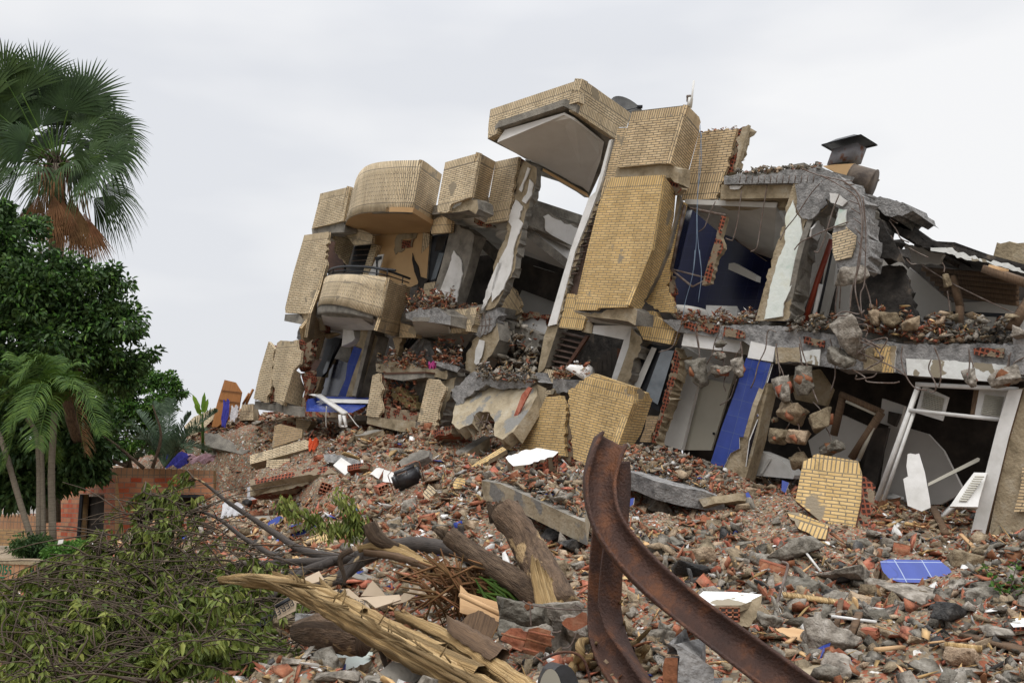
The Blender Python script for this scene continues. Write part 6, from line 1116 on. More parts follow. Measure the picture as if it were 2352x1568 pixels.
ledge(2,(1780,600),(2250,640),(.7,1.5),500,.05,.26,'crumbs along the top of the big cracked slab',.25,gry)
ledge(2,(1050,860),(1300,930),(-.2,.4),420,.06,.26,'red clay shards packed inside the boxed pier',.9,[0.3,.3,1,8,5,.3,.1,0,.1,.1])
ledge(4,(620,1000),(900,960),(.5,1.2),200,.05,.22,'crumbs on the ledge under the brown louvres',.2,red)
ledge(2,(40,800),(250,810),(.1,.5),60,.05,.2,'crumbs on the leftmost base slab',.1,red)
ledge(3,(1760,490),(2060,450),(-.35,-.2),90,.03,.1,'crumbs along the broken parapet right of the tower',.05,red)
ledge(5,(100,380),(760,335),(-.5,.1),250,.05,.2,'crumbs along the torn roof edge',.08,gry)
ledge(8,(150,300),(850,560),(1.6,2.6),1,.1,.1,'crumb',.1) if False else None
# ================================================================ rusty twisted beams
def ibeam(path, sides, w_, h, tf=.018, name='steel_beam', **k):
    """I section swept along a path; sides gives the web direction at each control point"""
    pp = smooth_path(path, 8); n = len(pp); sd = [Vector(s).normalized() for s in sides]; mb = MB(); V=[];F=[];UV=[]
    prof = [(-w_/2,-h/2),(w_/2,-h/2),(w_/2,-h/2+tf),(tf*.4,-h/2+tf),(tf*.4,h/2-tf),(w_/2,h/2-tf),(w_/2,h/2),(-w_/2,h/2),(-w_/2,h/2-tf),(-tf*.4,h/2-tf),(-tf*.4,-h/2+tf),(-w_/2,-h/2+tf)]
    m_ = len(prof)
    for i,p in enumerate(pp):
        t=(pp[min(i+1,n-1)]-pp[max(i-1,0)]).normalized(); f=i/(n-1)*(len(sd)-1); a=int(min(f,len(sd)-2)); s_=sd[a].lerp(sd[a+1],f-a)
        hdir=(s_-t*s_.dot(t)).normalized(); wdir=t.cross(hdir)
        for j,(x,y) in enumerate(prof): V.append(tuple(p+wdir*x+hdir*y)); UV.append((j*.1,i*.1))
    for i in range(n-1):
        for j in range(m_): F.append([i*m_+j,i*m_+(j+1)%m_,(i+1)*m_+(j+1)%m_,(i+1)*m_+j])
    caps=[]
    for b in (0,(n-1)*m_): caps += [[b+0,b+1,b+2,b+11],[b+6,b+7,b+8,b+5],[b+3,b+4,b+9,b+10]]
    return finish(name, np_mesh(np.array(V),np.array(F+caps),None,UV),['rust'],**k)
def C0(x,y,d): return P(x,y,d)
ibeam([C0(1960,1680,4.5),C0(1800,1562,4.9),C0(1600,1412,5.3),C0(1475,1305,5.6),C0(1398,1205,5.75),C0(1377,1120,5.85),C0(1386,1060,5.9),C0(1403,1012,5.95)],
      [(.55,.1,.8),(.55,.1,.8),(.6,0,.8),(.8,0,.55),(.97,-.1,.2),(1,.1,.05),(1,.25,0),(1,.35,0)],.13,.178,label='rusty I beam curving up out of the foreground rubble, in front of the upright one',cat='steel beam')
ibeam([C0(1500,1640,5.5),C0(1432,1540,5.7),C0(1398,1470,5.85),C0(1388,1400,5.95),C0(1392,1300,6.0),C0(1402,1200,6.05),C0(1408,1110,6.1),C0(1406,1060,6.1)],
      [(.8,-.5,.2),(.75,-.6,.1),(.5,-.85,0),(.3,-.95,0),(.35,-.93,0),(.5,-.85,0),(.6,-.8,0),(.6,-.8,0)],.14,.17,label='upright rusty I beam standing behind the curving one',cat='steel beam')
# ================================================================ splintered log
lg = thing('splintered_log','long pale splintered tree limb lying across the foreground','log',P(900,1440,7.2))
def splin(pts, w0, w1, th=.035, m='wood', par=lg, name='splinter', tipw=.006, tw=.4):
    pp = smooth_path([P(*q) for q in pts], 7); n=len(pp); V=[];UV=[];F=[]; acc=0; ns=9; rr=random.Random(int(pts[0][0]*7+pts[0][1])); ph=[rr.uniform(.65,1.3) for _ in range(ns)]
    for i,p in enumerate(pp):
        t=(pp[min(i+1,n-1)]-pp[max(i-1,0)]).normalized(); up=Vector((0,-.5,.86)); s_=t.cross(up).normalized(); up=s_.cross(t); f=i/(n-1)
        wd=(tipw+(w0-tipw)*min(1,f/.3)) if f<.3 else w0+(w1-w0)*(f-.3)/.7
        if i: acc+=(p-pp[i-1]).length
        for j in range(ns):
            a=2*math.pi*j/ns+tw*f; k=ph[j]*(1+.10*math.sin(i*1.7+j*2.3)+rr.uniform(-.06,.06)); V.append(tuple(p+s_*math.cos(a)*wd/2*k+up*math.sin(a)*max(th,wd*.33)*k)); UV.append((j/ns,acc))
    for i in range(n-1):
        for j in range(ns): F.append([i*ns+j,i*ns+(j+1)%ns,(i+1)*ns+(j+1)%ns,(i+1)*ns+j])
    return finish(name,np_mesh(np.array(V),np.array(F),None,UV),[m],par)
def z12(x,y,d): a=D(12,x,y); return (*a,d)
splin([z12(125,712,8.0),z12(300,690,7.8),z12(520,720,7.5),z12(800,840,7.1),z12(1100,1010,6.7),z12(1500,1230,6.2),z12(1900,1450,5.8),z12(2100,1560,5.6)],.12,.195)
splin([z12(280,730,7.9),z12(500,745,7.6),z12(750,850,7.2),z12(1000,990,6.85),z12(1300,1160,6.5),z12(1600,1330,6.2),z12(1800,1500,5.9)],.12,.16,tw=1)
splin([z12(490,672,7.7),z12(650,725,7.5),z12(850,800,7.2),z12(1050,900,6.95),z12(1300,1040,6.65),z12(1600,1180,6.3)],.06,.125,tw=1.5)
splin([z12(600,690,7.6),z12(760,760,7.4),z12(930,850,7.1),z12(1150,960,6.85),z12(1500,1130,6.4),z12(1900,1330,5.9)],.05,.12,tw=2)
splin([z12(805,712,7.4),z12(860,770,7.25),z12(920,830,7.1),z12(1100,930,6.8)],.035,.08,tw=.5)
splin([z12(980,785,7.1),z12(950,820,7.05),z12(900,842,7.0)],.02,.02)
splin([z12(980,820,7.2),z12(1080,880,7.0),z12(1200,960,6.85)],.03,.06)
splin([z12(1310,940,6.9),z12(1450,990,6.7),z12(1650,1080,6.45),z12(1850,1200,6.15),z12(2050,1350,5.9),z12(2250,1500,5.7)],.09,.165,tw=.8)
splin([z12(1380,930,6.9),z12(1500,1010,6.7),z12(1700,1120,6.4),z12(1900,1290,6.1)],.08,.14,tw=1.8)
splin([z12(1660,975,6.5),z12(1750,1050,6.35),z12(1870,1130,6.2),z12(2020,1230,6.0)],.12,.13,m='woodb')
splin([z12(1160,1010,6.7),z12(1350,1150,6.45),z12(1560,1260,6.2),z12(1800,1400,5.9)],.04,.09,m='wood')
fb=MB()
for i in range(150):
    f=rnd.random(); x=125+f*2000; yc=np.interp(x,[125,300,520,800,1100,1500,1900,2125],[712,690,725,845,1010,1230,1450,1560]); hw=10+f*66
    y=yc+rnd.uniform(-.9,.75)*hw; d=np.interp(x,[125,800,1500,2125],[8.0,7.1,6.2,5.6])-.12+rnd.uniform(-.06,.06); ln=rnd.uniform(120,520); s2=.56+rnd.uniform(-.05,.05)
    if x<420: s2=.12
    p0=P(*z12(x,y,d)); x2=x+ln; p1=P(*z12(x2,y+ln*s2,d-ln*.00115)); fb.tube([p0,(p0+p1)/2+Vector((0,0,rnd.uniform(-.01,.02))),p1],[.004,rnd.uniform(.008,.02),.004],5,.2)
for i in range(30):
    x=rnd.uniform(500,1900); y=np.interp(x,[125,300,520,800,1100,1500,1900,2125],[712,690,725,845,1010,1230,1450,1560])-rnd.uniform(20,90); d=np.interp(x,[125,800,1500,2125],[8.0,7.1,6.2,5.6])-.1
    p0=P(*z12(x,y,d)); fb.tube([p0,p0+Vector((rnd.uniform(-.25,.1),0,rnd.uniform(.02,.16)))],[.007,.001],4)
fb.build('fibres','wood',lg)
tb=thing('torn_branch','dark branch end split open to pale wood above the cardboard','branch',P(*z12(1350,540,9.3)))
splin([z12(1060,500,9.5),z12(1180,475,9.45),z12(1330,510,9.35),z12(1500,590,9.2),z12(1640,632,9.1)],.10,.06,par=tb,name='split_wood',tw=.5)
splin([z12(1250,455,9.5),z12(1350,480,9.4),z12(1450,540,9.3),z12(1580,640,9.15)],.05,.03,par=tb,name='split_wood',tw=.9)
splin([z12(1100,520,9.4),z12(1300,545,9.3),z12(1480,600,9.2),z12(1560,640,9.1)],.05,.05,m='woodb',par=tb,name='split_wood')
mb=MB(); mb.tube([P(*z12(x,y,9.4)) for x,y in ((1140,320),(1170,390),(1220,440),(1330,490))],[.07,.075,.07,.04],10,.1,sm=4); mb.tube([P(*z12(x,y,9.2)) for x,y in ((1020,500),(950,540),(945,600),(965,660),(975,740))],[.03,.025,.012],7,sm=4); mb.build('bark_stub','bark',tb,smooth=True)
# ================================================================ torn stump with two limbs
sp = thing('torn_stump','broken grey brown tree stump with two thick limbs beside the rusty beams','tree stump',P(1250,1380,8.2))
mb=MB(); mb.tube([P(1290,1400,8.0),P(1258,1335,8.2),P(1222,1270,8.4),P(1190,1215,8.5),P(1156,1172,8.6)],[.15,.145,.14,.13,.135],22,.10,sm=4); mb.build('limb','barkr',sp,smooth=True)
mb=MB(); mb.tube([P(1280,1398,8.15),P(1215,1355,8.25),P(1140,1305,8.35),P(1075,1262,8.45),P(1030,1228,8.5)],[.13,.11,.092,.082,.078],20,.09,sm=4); mb.build('limb','bark',sp,smooth=True)
for cx,cy,d,r_,dx,dy in ((1156,1172,8.6,.15,-.3,1),(1030,1228,8.5,.09,-.8,.6)):
    mb=MB()
    for i in range(26):
        a=rnd.uniform(0,6.28); q=P(cx,cy,d)+Vector((math.cos(a)*r_*rnd.random()**.5,math.sin(a)*r_*.6,0)); mb.tube([q-Vector((dx,0,dy))*.1,q+Vector((dx*.1,0,dy*.1))*rnd.uniform(.1,.9)],[.03,.008],5)
    mb.build('torn_end','bark',sp)
for k in range(8):
    x=1225+k*7+rnd.uniform(-4,4); splin([(x,1275+k*9,8.05),(x+8,1320+k*6,8.0),(x+25,1395+k*3,7.85)],.05,.09,par=sp,name='torn_strip')
# barked log in the foreground
mb=MB(); mb.tube([P(*z12(640,1050,7.9)),P(*z12(800,1050,7.8)),P(*z12(950,1065,7.7)),P(*z12(1110,1090,7.6))],[.07,.14,.15,.13],18,.1,sm=4); mb.build('log','barkr',label='short thick barked log under the splintered limb',cat='log',smooth=True)
# dead palm leaves heaped by the stump
mb=MB()
for i in range(170):
    cx=rnd.gauss(1075,45); cy=rnd.gauss(1355,22); d=8.6+rnd.uniform(-.3,.4); c=P(cx,cy,d); a=rnd.gauss(-.5,.55); l=rnd.uniform(.25,.7); v=Vector((math.cos(a),rnd.uniform(-.2,.2),math.sin(a)))*l
    mb.tube([c-v*.5,c+Vector((0,0,.05)),c+v*.5-Vector((0,0,.06))],[.005,.013,.002],4)
mb.build('dead_palm_leaves','fand',label='tangle of brown and olive palm strips under the stump',cat='palm leaves')
mb=MB()
for i in range(26):
    c=P(rnd.uniform(1090,1170),rnd.uniform(1320,1360),8.3); a=rnd.uniform(-1.2,-.1); l=rnd.uniform(.3,.5); v=Vector((math.cos(a),-.2,math.sin(a)))*l; mb.tube([c,c+v*.6+Vector((0,0,.05)),c+v],[.006,.016,.002],4)
mb.build('green_palm_leaves','areca',label='olive green palm strips curling over the plywood panel',cat='palm leaves')
# plywood panel pieces and cardboard
frag('wooden_panel','pale plywood cabinet panel propped under the stump','wood panel',12,'1748,735 1800,790 2095,880j 2060,940j 2015,1015j 1950,985j 1745,920',((1760,760),(2090,880)),(-.35,-.8,.4),.03,'ply','ply',d=7.9)
frag('wooden_panel','darker torn plywood sheet below the pale cabinet panel','wood panel',12,'1800,935j 1870,905j 1935,935j 2010,985 1925,1150 1780,1120j 1700,1050',((1800,935),(2010,985)),(-.3,-.85,.35),.02,'woodb','ply',d=7.4)
mb=MB(); mb.bar(P(*z12(1750,800,7.85)),P(*z12(2020,930,7.7)),.06,.03); mb.build('batten','ply',label='batten crossing the pale cabinet panel',cat='batten')
def card(s, q, n, d, label, z=12): return frag('cardboard_box',label,'cardboard',z,s,q,n,.012,'cardb','cardb',d=d,group=None,amp=1)
cb1=card('640,850 810,890 1165,925 1130,870 1000,760 900,770 700,800',((640,850),(1165,925)),(0,-.75,.65),7.9,'flattened cardboard box behind the splintered limb')
cb2=card('500,870 620,800 650,830 640,910 520,970',((500,870),(640,820)),(-.2,-.9,.3),8.1,'standing cardboard carton with printed dark stripe left of the limb')
cb3=card('1080,810 1130,740 1160,705 1220,770 1250,810',((1080,810),(1250,810)),(-.1,-.9,.35),8.6,'peaked open cardboard flap in the rubble')
card('1060,820 1340,800 1350,835 1180,890 1120,840',((1060,820),(1340,800)),(0,-.6,.8),8.4,'thin pale cardboard sheet curled near the peaked flap')
card('1290,870 1370,790 1475,740 1460,800 1380,850',((1290,870),(1475,740)),(.2,-.8,.5),8.7,'dark brown cardboard corner right of the curled sheet')
card('700,690 800,642 835,700 740,730 705,735',((700,690),(800,645)),(0,-.6,.8),9.2,'white packing tray above the flattened box')
def text(s, p, ex, ey, h, m, par, name='lettering'):
    c = bpy.data.curves.new(name,'FONT'); c.body=s; c.size=h*1.35; c.extrude=.001; o=bpy.data.objects.new('t',c); COL.objects.link(o); dg=bpy.context.evaluated_depsgraph_get(); me=bpy.data.meshes.new_from_object(o.evaluated_get(dg)); bpy.data.objects.remove(o)
    ex=Vector(ex).normalized(); ey=Vector(ey); ey=(ey-ex*ey.dot(ex)).normalized(); ez=ex.cross(ey); mt=Matrix((ex,ey,ez)).transposed().to_4x4(); mt.translation=Vector(p); me.transform(mt)
    return finish(name,me,[m],par)
e2=(P(*z12(555,845,8.0))-P(*z12(625,800,8.0)))
pn=PlN(P(*z12(570,880,8.1)),(-.2,-.9,.3),D(12,500,870),D(12,640,820)); off_=pn.n*.02
def at2(x,y): return pn.at(*D(12,x,y))+off_
text('PERFECTA',at2(628,835),at2(555,883)-at2(628,835),at2(600,900)-at2(597,850),.055,'iron',cb2)
mb=MB(); mb.bar(at2(512,888),at2(617,826),.03,.006,up=pn.n); mb.build('printed_stripe','iron',cb2)
pn1=PlN(P(*D(12,890,845),7.9),(0,-.75,.65),D(12,640,850),D(12,1165,925)); o1=pn1.n*.02
def at1(x,y): return pn1.at(*D(12,x,y))+o1
text('SOVOS',at1(1120,862),at1(1085,852)-at1(1120,862),at1(1098,880)-at1(1100,850),.03,'iron',cb1)
mb=MB()
for k in range(4): mb.bar(at1(925,776+k*7),at1(985-k*5,790+k*7),.008,.003,up=pn1.n)
mb.build('printed_lines','iron',cb1)
# grey hollow concrete blocks
bl=frag('concrete_block','light grey hollow concrete block under the flattened cardboard','concrete block',12,'640,925 900,955 960,975j 950,1005 850,1010 640,990j',((640,925),(950,965)),(0,-.9,.4),.25,'conc_r','conc_r',d=8.0)
for x in (760,825): frag('block_hole',None,None,12,f'{x-14},{950} {x+12},{948} {x+18},{975} {x+8},{990} {x-12},{980}',((640,925),(950,965)),(0,-.9,.4),.01,'dark','dark',d=7.93,par=bl)
# white flaking painted sheet on the ground
frag('painted_ground_slab','flat slab with flaking white and pale green paint at the bottom left','slab',12,'650,1372j 700,1320j 780,1250j 970,1160j 1080,1170 1200,1195j 1120,1260j 1000,1300j 860,1345j 760,1375j',((650,1372),(1200,1195)),(0,-.35,.93),.06,'plast_g','conc_t',lift=.08)
stone('slip' if False else 'brick_clump',12,1035,1290,75,'small buff brick lying on the flaking white slab','brick')
frag('concrete_slab','smooth concrete slab edge under the splintered limb at the bottom','concrete slab',12,'1170,1396 1180,1340 1290,1250 1500,1290 1530,1330 1400,1420 1200,1440',((1180,1340),(1500,1290)),(-.2,-.6,.75),.2,'conc','conc',lift=.1)
mb=MB(); mb.tube([P(*z12(1222,1130,6.6)),P(*z12(1232,1220,6.6)),P(*z12(1272,1335,6.5))],[.03,.02,.012],7,sm=3); mb.build('broken_twig','bark',label='dark broken twig hanging below the splintered limb',cat='twig')
# clear bottle
mb=MB(); a,b=P(*z12(560,1330,7.1)),P(*z12(670,1285,7.1)); mb.tube([a,a.lerp(b,.15),a.lerp(b,.75),a.lerp(b,.88),b],[.02,.045,.045,.018,.018],12,sm=2)
M['pet']=mat('clear_plastic',[(.45,.50,.52),(.6,.66,.7)],4,.2,.15); mb.build('plastic_bottle','pet',label='crushed clear plastic bottle at the bottom left',cat='bottle',smooth=True)
# big clump with red clay faces
cl_=P(*D(15,700,250),6.6)
cc=thing('concrete_clump','large broken concrete clump with red clay bricks at the bottom centre','concrete clump',cl_)
def lump(z,x,y,w_,d,sq,kind,par,rot=(.2,.1,.3),v=0,m=None):
    me=big[kind][v].copy(); s_=w_*FR[z][2]*K/FPX*d; p=P(*D(z,x,y),d); n=len(me.vertices); co=np.empty(n*3,np.float32); me.vertices.foreach_get('co',co); co=co.reshape(-1,3)*np.array([s_,s_,s_*sq],np.float32)
    from mathutils import Euler
    Rm=np.array(Euler(rot).to_matrix()); co=co@Rm.T+np.array(p); me.vertices.foreach_set('co',co.astype(np.float32).ravel()); me.materials.clear(); return finish('concrete_lump' if kind!='clay_fragment' else 'clay_face',me,[m or ('stone' if kind!='clay_fragment' else 'clay')],par)
for a in ((520,120,560,6.9,1,(.3,.2,.1),0),(950,110,480,6.9,.9,(.1,.1,.8),1),(700,330,620,7.1,1.2,(.1,.3,.5),2),(1150,330,600,7.2,1.2,(.5,.1,.1),3),(400,330,330,6.65,.9,(.9,.2,.1),4),(660,330,300,6.6,.9,(.9,.1,-.2),5),(1040,250,300,6.55,.9,(.9,.3,.2),6)):
    lump(15,a[0],a[1],a[2],a[3],a[4],'concrete_chunk',cc,a[5],a[6])
def facep(s, n, d, par, m='clay', th=.05, z=15): return frag('clay_face',None,None,z,s,((270,400),(800,500)),n,th,m,'clay',d=d,par=par)
facep('265,410 300,345j 370,290 450,290j 545,330 530,400 490,535 400,490j 345,450j',(-.1,-.95,.1),6.35,cc); facep('560,300 650,280 790,320j 800,470j 735,490 720,560j 640,585 500,550 530,400',(-.1,-.95,.1),6.34,cc)
facep('905,230 960,180j 1040,175 1120,120j 1165,130 1180,250 1100,295 1040,320 980,305 920,260',(-.1,-.95,.1),6.3,cc); facep('510,60 560,5 600,30 605,75 540,100',(-.1,-.9,.2),6.5,cc) 
rib=MB()
for a,b in (((275,345),(530,415)),((565,325),(830,385)),((400,490),(490,530)),((530,400),(800,480)),((500,500),(700,555))): rib.bar(P(*D(15,*a),6.32),P(*D(15,*b),6.30),.014,.012)
rib.build('clay_rib','clay',cc)
for pts in ([(500,5),(580,45),(900,90),(1240,100)],[(580,40),(580,150),(585,270)],[(1060,340),(1030,420),(980,490),(910,500)],[(800,330),(860,335),(900,320)],[(740,550),(720,600),(640,610)],[(1045,40),(1110,80),(1110,105)]):
    mb=MB(); mb.tube([P(*D(15,x,y),6.25) for x,y in pts],.005,5,sm=5); mb.build('steel_wire','rebar',cc)
# pale block with red side at the bottom right of the upright beam
pb=thing('concrete_block_corner','smooth pale concrete block with a ribbed clay side between the beams at the bottom','concrete block',P(*D(15,2150,700),4.9))
frag('block_face',None,None,15,'2000,448j 2100,455 2352,600 2500,720 2500,1000 2110,1000 2125,700 2140,590j 2110,520j',((2100,500),(2352,600)),(-.2,-.95,.1),.25,'conc_r','conc_r',d=5.2,par=pb)
frag('clay_side',None,None,15,'1985,600j 2120,600 2110,1000 1975,1000 1960,700',((1960,650),(2110,650)),(-.5,-.85,.05),.1,'clay','conc_r',d=5.25,par=pb)
# tree roots bottom centre
rt=MB()
for pts,r_ in (([(1020,760),(1060,640),(1100,560),(1110,440),(1250,410)],.035),([(1050,870),(1110,750),(1170,610),(1280,560)],.03),([(1170,680),(1300,660),(1450,600),(1560,480),(1700,420),(1830,290)],.022),([(1560,440),(1570,330),(1560,220)],.012),([(1640,690),(1720,560),(1800,490)],.04),([(1600,520),(1640,580),(1720,570)],.02),([(1220,560),(1250,470),(1270,440)],.015),([(1430,140),(1490,60),(1540,0)],.012),([(1330,820),(1350,760),(1420,700)],.02)):
    rt.tube([P(*D(15,x,y),5.9+.1*math.sin(i*2)) for i,(x,y) in enumerate(pts)],[r_,r_*.9,r_*.5],8,.12,sm=4)
rt.build('tree_roots','wood',label='pale broken tree roots tangled at the foot of the upright beam',cat='roots',smooth=True)
mb=MB(); mb.tube([P(*D(15,x,y),5.6) for x,y in ((700,620),(850,555),(1000,540),(1110,590),(1170,700),(1210,865))],.008,6,sm=6); mb.build('bent_rod','rust',label='thin rusty rod arching over the black mirror',cat='rod')
mb=MB(); mb.tube([on(*D(7,440,1330)),P(*D(7,420,1130),8.8),P(*D(7,400,1000),8.9),P(*D(7,460,800),9),P(*D(7,500,650),9.1),P(*D(7,455,618),9.1)],.014,7,sm=5); mb.build('bent_rod','rebar',label='tall wavy reinforcing rod standing in the right foreground',cat='rod')
# car mirror poking in at the bottom
def ell(cx,cy,rx,ry,d,n=28): return [P(cx+rx*math.cos(a)+ry*.22*math.sin(a)*0,cy-ry*math.sin(a)-rx*.0,d) for a in np.linspace(0,2*math.pi,n,endpoint=False)]
mr_=prism(None,'car_mirror',ell(1268,1585,35,66,2.2),(0.02,-.10,0.01),'blk',label='black rimmed car mirror poking up at the bottom edge',cat='mirror')
M['mir']=mat('mirror_glass',[(.6,.6,.6),(.7,.7,.7)],1,0,.03,metal=1); prism(mr_,'mirror_glass',ell(1264,1590,26,56,2.097),(0,-.004,0),'mir')
# pipes behind stump
mb=MB(); 
for o_ in (0,8): mb.tube([P(*D(8,340+o_,640),8.9),P(*D(8,400+o_,760),8.8),P(*D(8,470+o_,860),8.8)],.014,6,sm=3)
mb.build('black_conduit','iron',label='pair of black conduits behind the big stump limb',cat='conduit')
# ================================================================ gatehouse, garden walls
def wallp(par,name,pts,th,m,side='gate_y',bands=(),off=None,**k):
    """pts: (x,y,d) picture spots with depth; vertical wall through the first two"""
    a,b=P(*pts[0]),P(*pts[1]); b2=Vector((b.x,b.y,a.z)); pl=Pl(a,b2,Vector((0,0,1)))
    s=' '.join(f'{p[0]},{p[1]}' for p in pts); return panel(par,name,0,s,pl,th=th,m=m,side=side,bands=bands,**k)
gh=thing('gatehouse','low red and buff brick gatehouse with two dark openings','gatehouse',P(300,1240,25)*1.0)
DG=25.5
wallp(gh,'front_wall',[(266,1073,DG),(490,1080,DG),(490,1290,DG),(474,1290,DG),(467,1135,DG),(308,1135,DG),(300,1290,DG),(262,1290,DG)],.25,'gate_r',bands=[((266,1060),(266,1096),'gate_s')])
a=P(266,1073,DG); bL=P(124,1094,29.0); 
wallp(gh,'side_wall',[(124,1094,29.3),(266,1073,DG),(262,1290,DG),(236,1290,26.1),(240,1134,26.1),(183,1135,27.6),(172,1290,27.6),(118,1290,29.3)],.25,'gate_r',bands=[((266,1055),(266,1098),'gate_s')])
prism(gh,'back_room',[P(124,1140,29.6),P(266,1140,26.6),P(490,1140,26.6),P(490,1140,29.5),P(200,1140,33)],(0,0,-2.4),'dark')
prism(gh,'roof',[P(130,1100,29.2),P(266,1084,25.8),P(485,1090,25.8),P(485,1090,29),P(200,1095,32)],(0,0,-.1),'conc_t')
wallp(gh,'door_frame',[(183,1135,27.5),(190,1135,27.5),(178,1290,27.5),(172,1290,27.5)],.06,'iron','iron')
wallp(gh,'window_frame',[(308,1135,DG-.05),(467,1135,DG-.05),(467,1142,DG-.05),(308,1142,DG-.05)],.06,'iron','iron')
bwl=thing('boundary_wall','low buff brick boundary wall left of the gatehouse','wall',P(50,1290,29))
wallp(bwl,'wall_face',[(-60,1182,30.5),(125,1185,29.2),(122,1300,29.2),(-60,1310,30.5)],.25,'gate_y',bands=[((0,1170),(0,1214),'gate_s')])
fn=MB()
for i in range(16):
    x=2+i*8.3; fn.tube([P(x,1187,29.6),P(x,1118,29.6)],.012,5)
fn.tube([P(-10,1150,29.6),P(130,1150,29.6)],.014,5); fn.tube([P(-10,1130,29.6),P(130,1130,29.6)],.014,5); fn.build('iron_fence','iron',label='black iron bar fence on top of the boundary wall',cat='fence')
prism(None,'white_arched_gate',[P(5,1180,31),P(8,1163,31),P(30,1155,31),P(60,1153,31),P(100,1160,31),P(122,1178,31)],(0,.1,0),'plast',label='white arched panel behind the iron fence',cat='gate')
pt=thing('planter_wall','low tan planter wall with green and black spray painted letters','wall',P(60,1400,17))
pa,pb_=(-60,1286,17.5),(108,1300,17.0)
wallp(pt,'planter_face',[(-60,1288,18),(62,1292,17.3),(62,1420,17.3),(-60,1425,18)],.2,'gate_s','conc_t',bands=[((0,1345),(0,1420),'gate_y')])
wallp(pt,'planter_face',[(60,1292,17.3),(250,1310,16.9),(250,1430,16.9),(60,1420,17.3)],.2,'gate_s','conc_t')
prism(pt,'planter_cap',[P(-60,1284,18.0),P(62,1288,17.25),P(250,1306,16.85),P(250,1292,18.5),P(-60,1272,19.5)],(0,0,-.06),'conc_t')
prism(pt,'planter_soil',[P(-60,1280,18.2),P(62,1284,17.5),P(250,1300,17.2),P(300,1262,25),P(-60,1250,27)],(0,0,-.05),'soil')
M['gsp']=mat('green_spray',[(.015,.10,.05),(.02,.16,.08)],8,0,.8); M['bsp']=mat('black_spray',[(.01,.01,.012),(.03,.03,.03)],8,0,.8)
pl1=Pl(P(-60,1288,18),Vector((P(62,1292,17.3).x,P(62,1292,17.3).y,P(-60,1288,18).z)),Vector((0,0,1))); pl2=Pl(P(60,1292,17.3),Vector((P(250,1310,16.9).x,P(250,1310,16.9).y,P(60,1292,17.3).z)),Vector((0,0,1)))
def stroke(pl,lst,m,r_=.028,name='graffiti'):
    mb=MB()
    for st in lst:
        q=[pl.at(*D(13,x,y))+pl.n*.004 for x,y in st]; w_=r_
        q=smooth_path(q,4)
        for a,b in zip(q,q[1:]): mb.bar(a,b+(b-a)*.15,w_,.006,up=pl.n)
    mb.build(name,m,pt)
stroke(pl1,[[(-60,440),(20,470),(40,600),(-20,720)],[(120,450),(105,600),(90,770)],[(235,500),(180,500),(175,610),(225,630),(215,700),(150,750)],[(365,510),(300,520),(290,610),(340,630),(335,740)],[(-60,850),(130,850)],[(-60,930),(-10,960),(-40,1060),(10,1120),(-20,1180)],[(110,920),(60,960),(60,1060),(90,1130),(30,1190)],[(110,1040),(150,1170),(200,1060)],[(170,930),(200,1000)]],'gsp')
stroke(pl2,[[(985,540),(1000,700),(1060,850),(1110,950),(1150,1020)],[(1290,620),(1330,570),(1290,560),(1280,680),(1330,720),(1300,830)],[(1640,540),(1560,620),(1500,680)],[(1680,660),(1590,770)]],'gsp')
stroke(pl2,[[(1030,540),(1000,700),(980,870)],[(1030,540),(1060,640),(1040,770),(985,850)],[(1145,550),(1135,720)],[(1250,550),(1205,560),(1210,640),(1245,700),(1225,740)]],'bsp')
# ================================================================ foliage helpers
def leaves(pos, dirs, L, W, fold=.25, droop=.0, name='foliage', m='leafd', par=None, seed=0, **k):
    """one folded pointed leaf (4 faces) per position"""
    n=len(pos); pos=np.asarray(pos,float); d=np.asarray(dirs,float); d/=np.linalg.norm(d,axis=1)[:,None]+1e-9
    r=rg.normal(0,1,(n,3)); s=np.cross(d,r); s/=np.linalg.norm(s,axis=1)[:,None]+1e-9; u=np.cross(s,d)
    flip=np.sign(u[:,2:3]); flip[flip==0]=1; u*=flip
    L=L*rg.uniform(.65,1.25,n)[:,None]; W=W*rg.uniform(.75,1.2,n)[:,None]
    b=pos; m1=pos+d*L*.35-u*W*.1; m2=pos+d*L*.7-u*W*.15-np.array([0,0,1])*droop*L*.3; t=pos+d*L-np.array([0,0,1])*droop*L
    l1=m1+s*W*.5+u*W*fold; r1=m1-s*W*.5+u*W*fold; l2=m2+s*W*.38+u*W*fold; r2=m2-s*W*.38+u*W*fold
    V=np.stack([b,l1,m1,r1,l2,m2,r2,t],1).reshape(-1,3); base=(np.arange(n)*8)[:,None]
    T=np.concatenate([base+np.array([[0,2,1]]),base+np.array([[0,3,2]]),base+np.array([[4,5,7]]),base+np.array([[5,6,7]])]); Q=np.concatenate([base+np.array([[1,2,5,4]]),base+np.array([[2,3,6,5]])])
    rv=rg.random(n); me=np_mesh(V,[T,Q],None,None,np.concatenate([np.tile(rv,4),np.tile(rv,2)])); return finish(name,me,[m],par,**k)
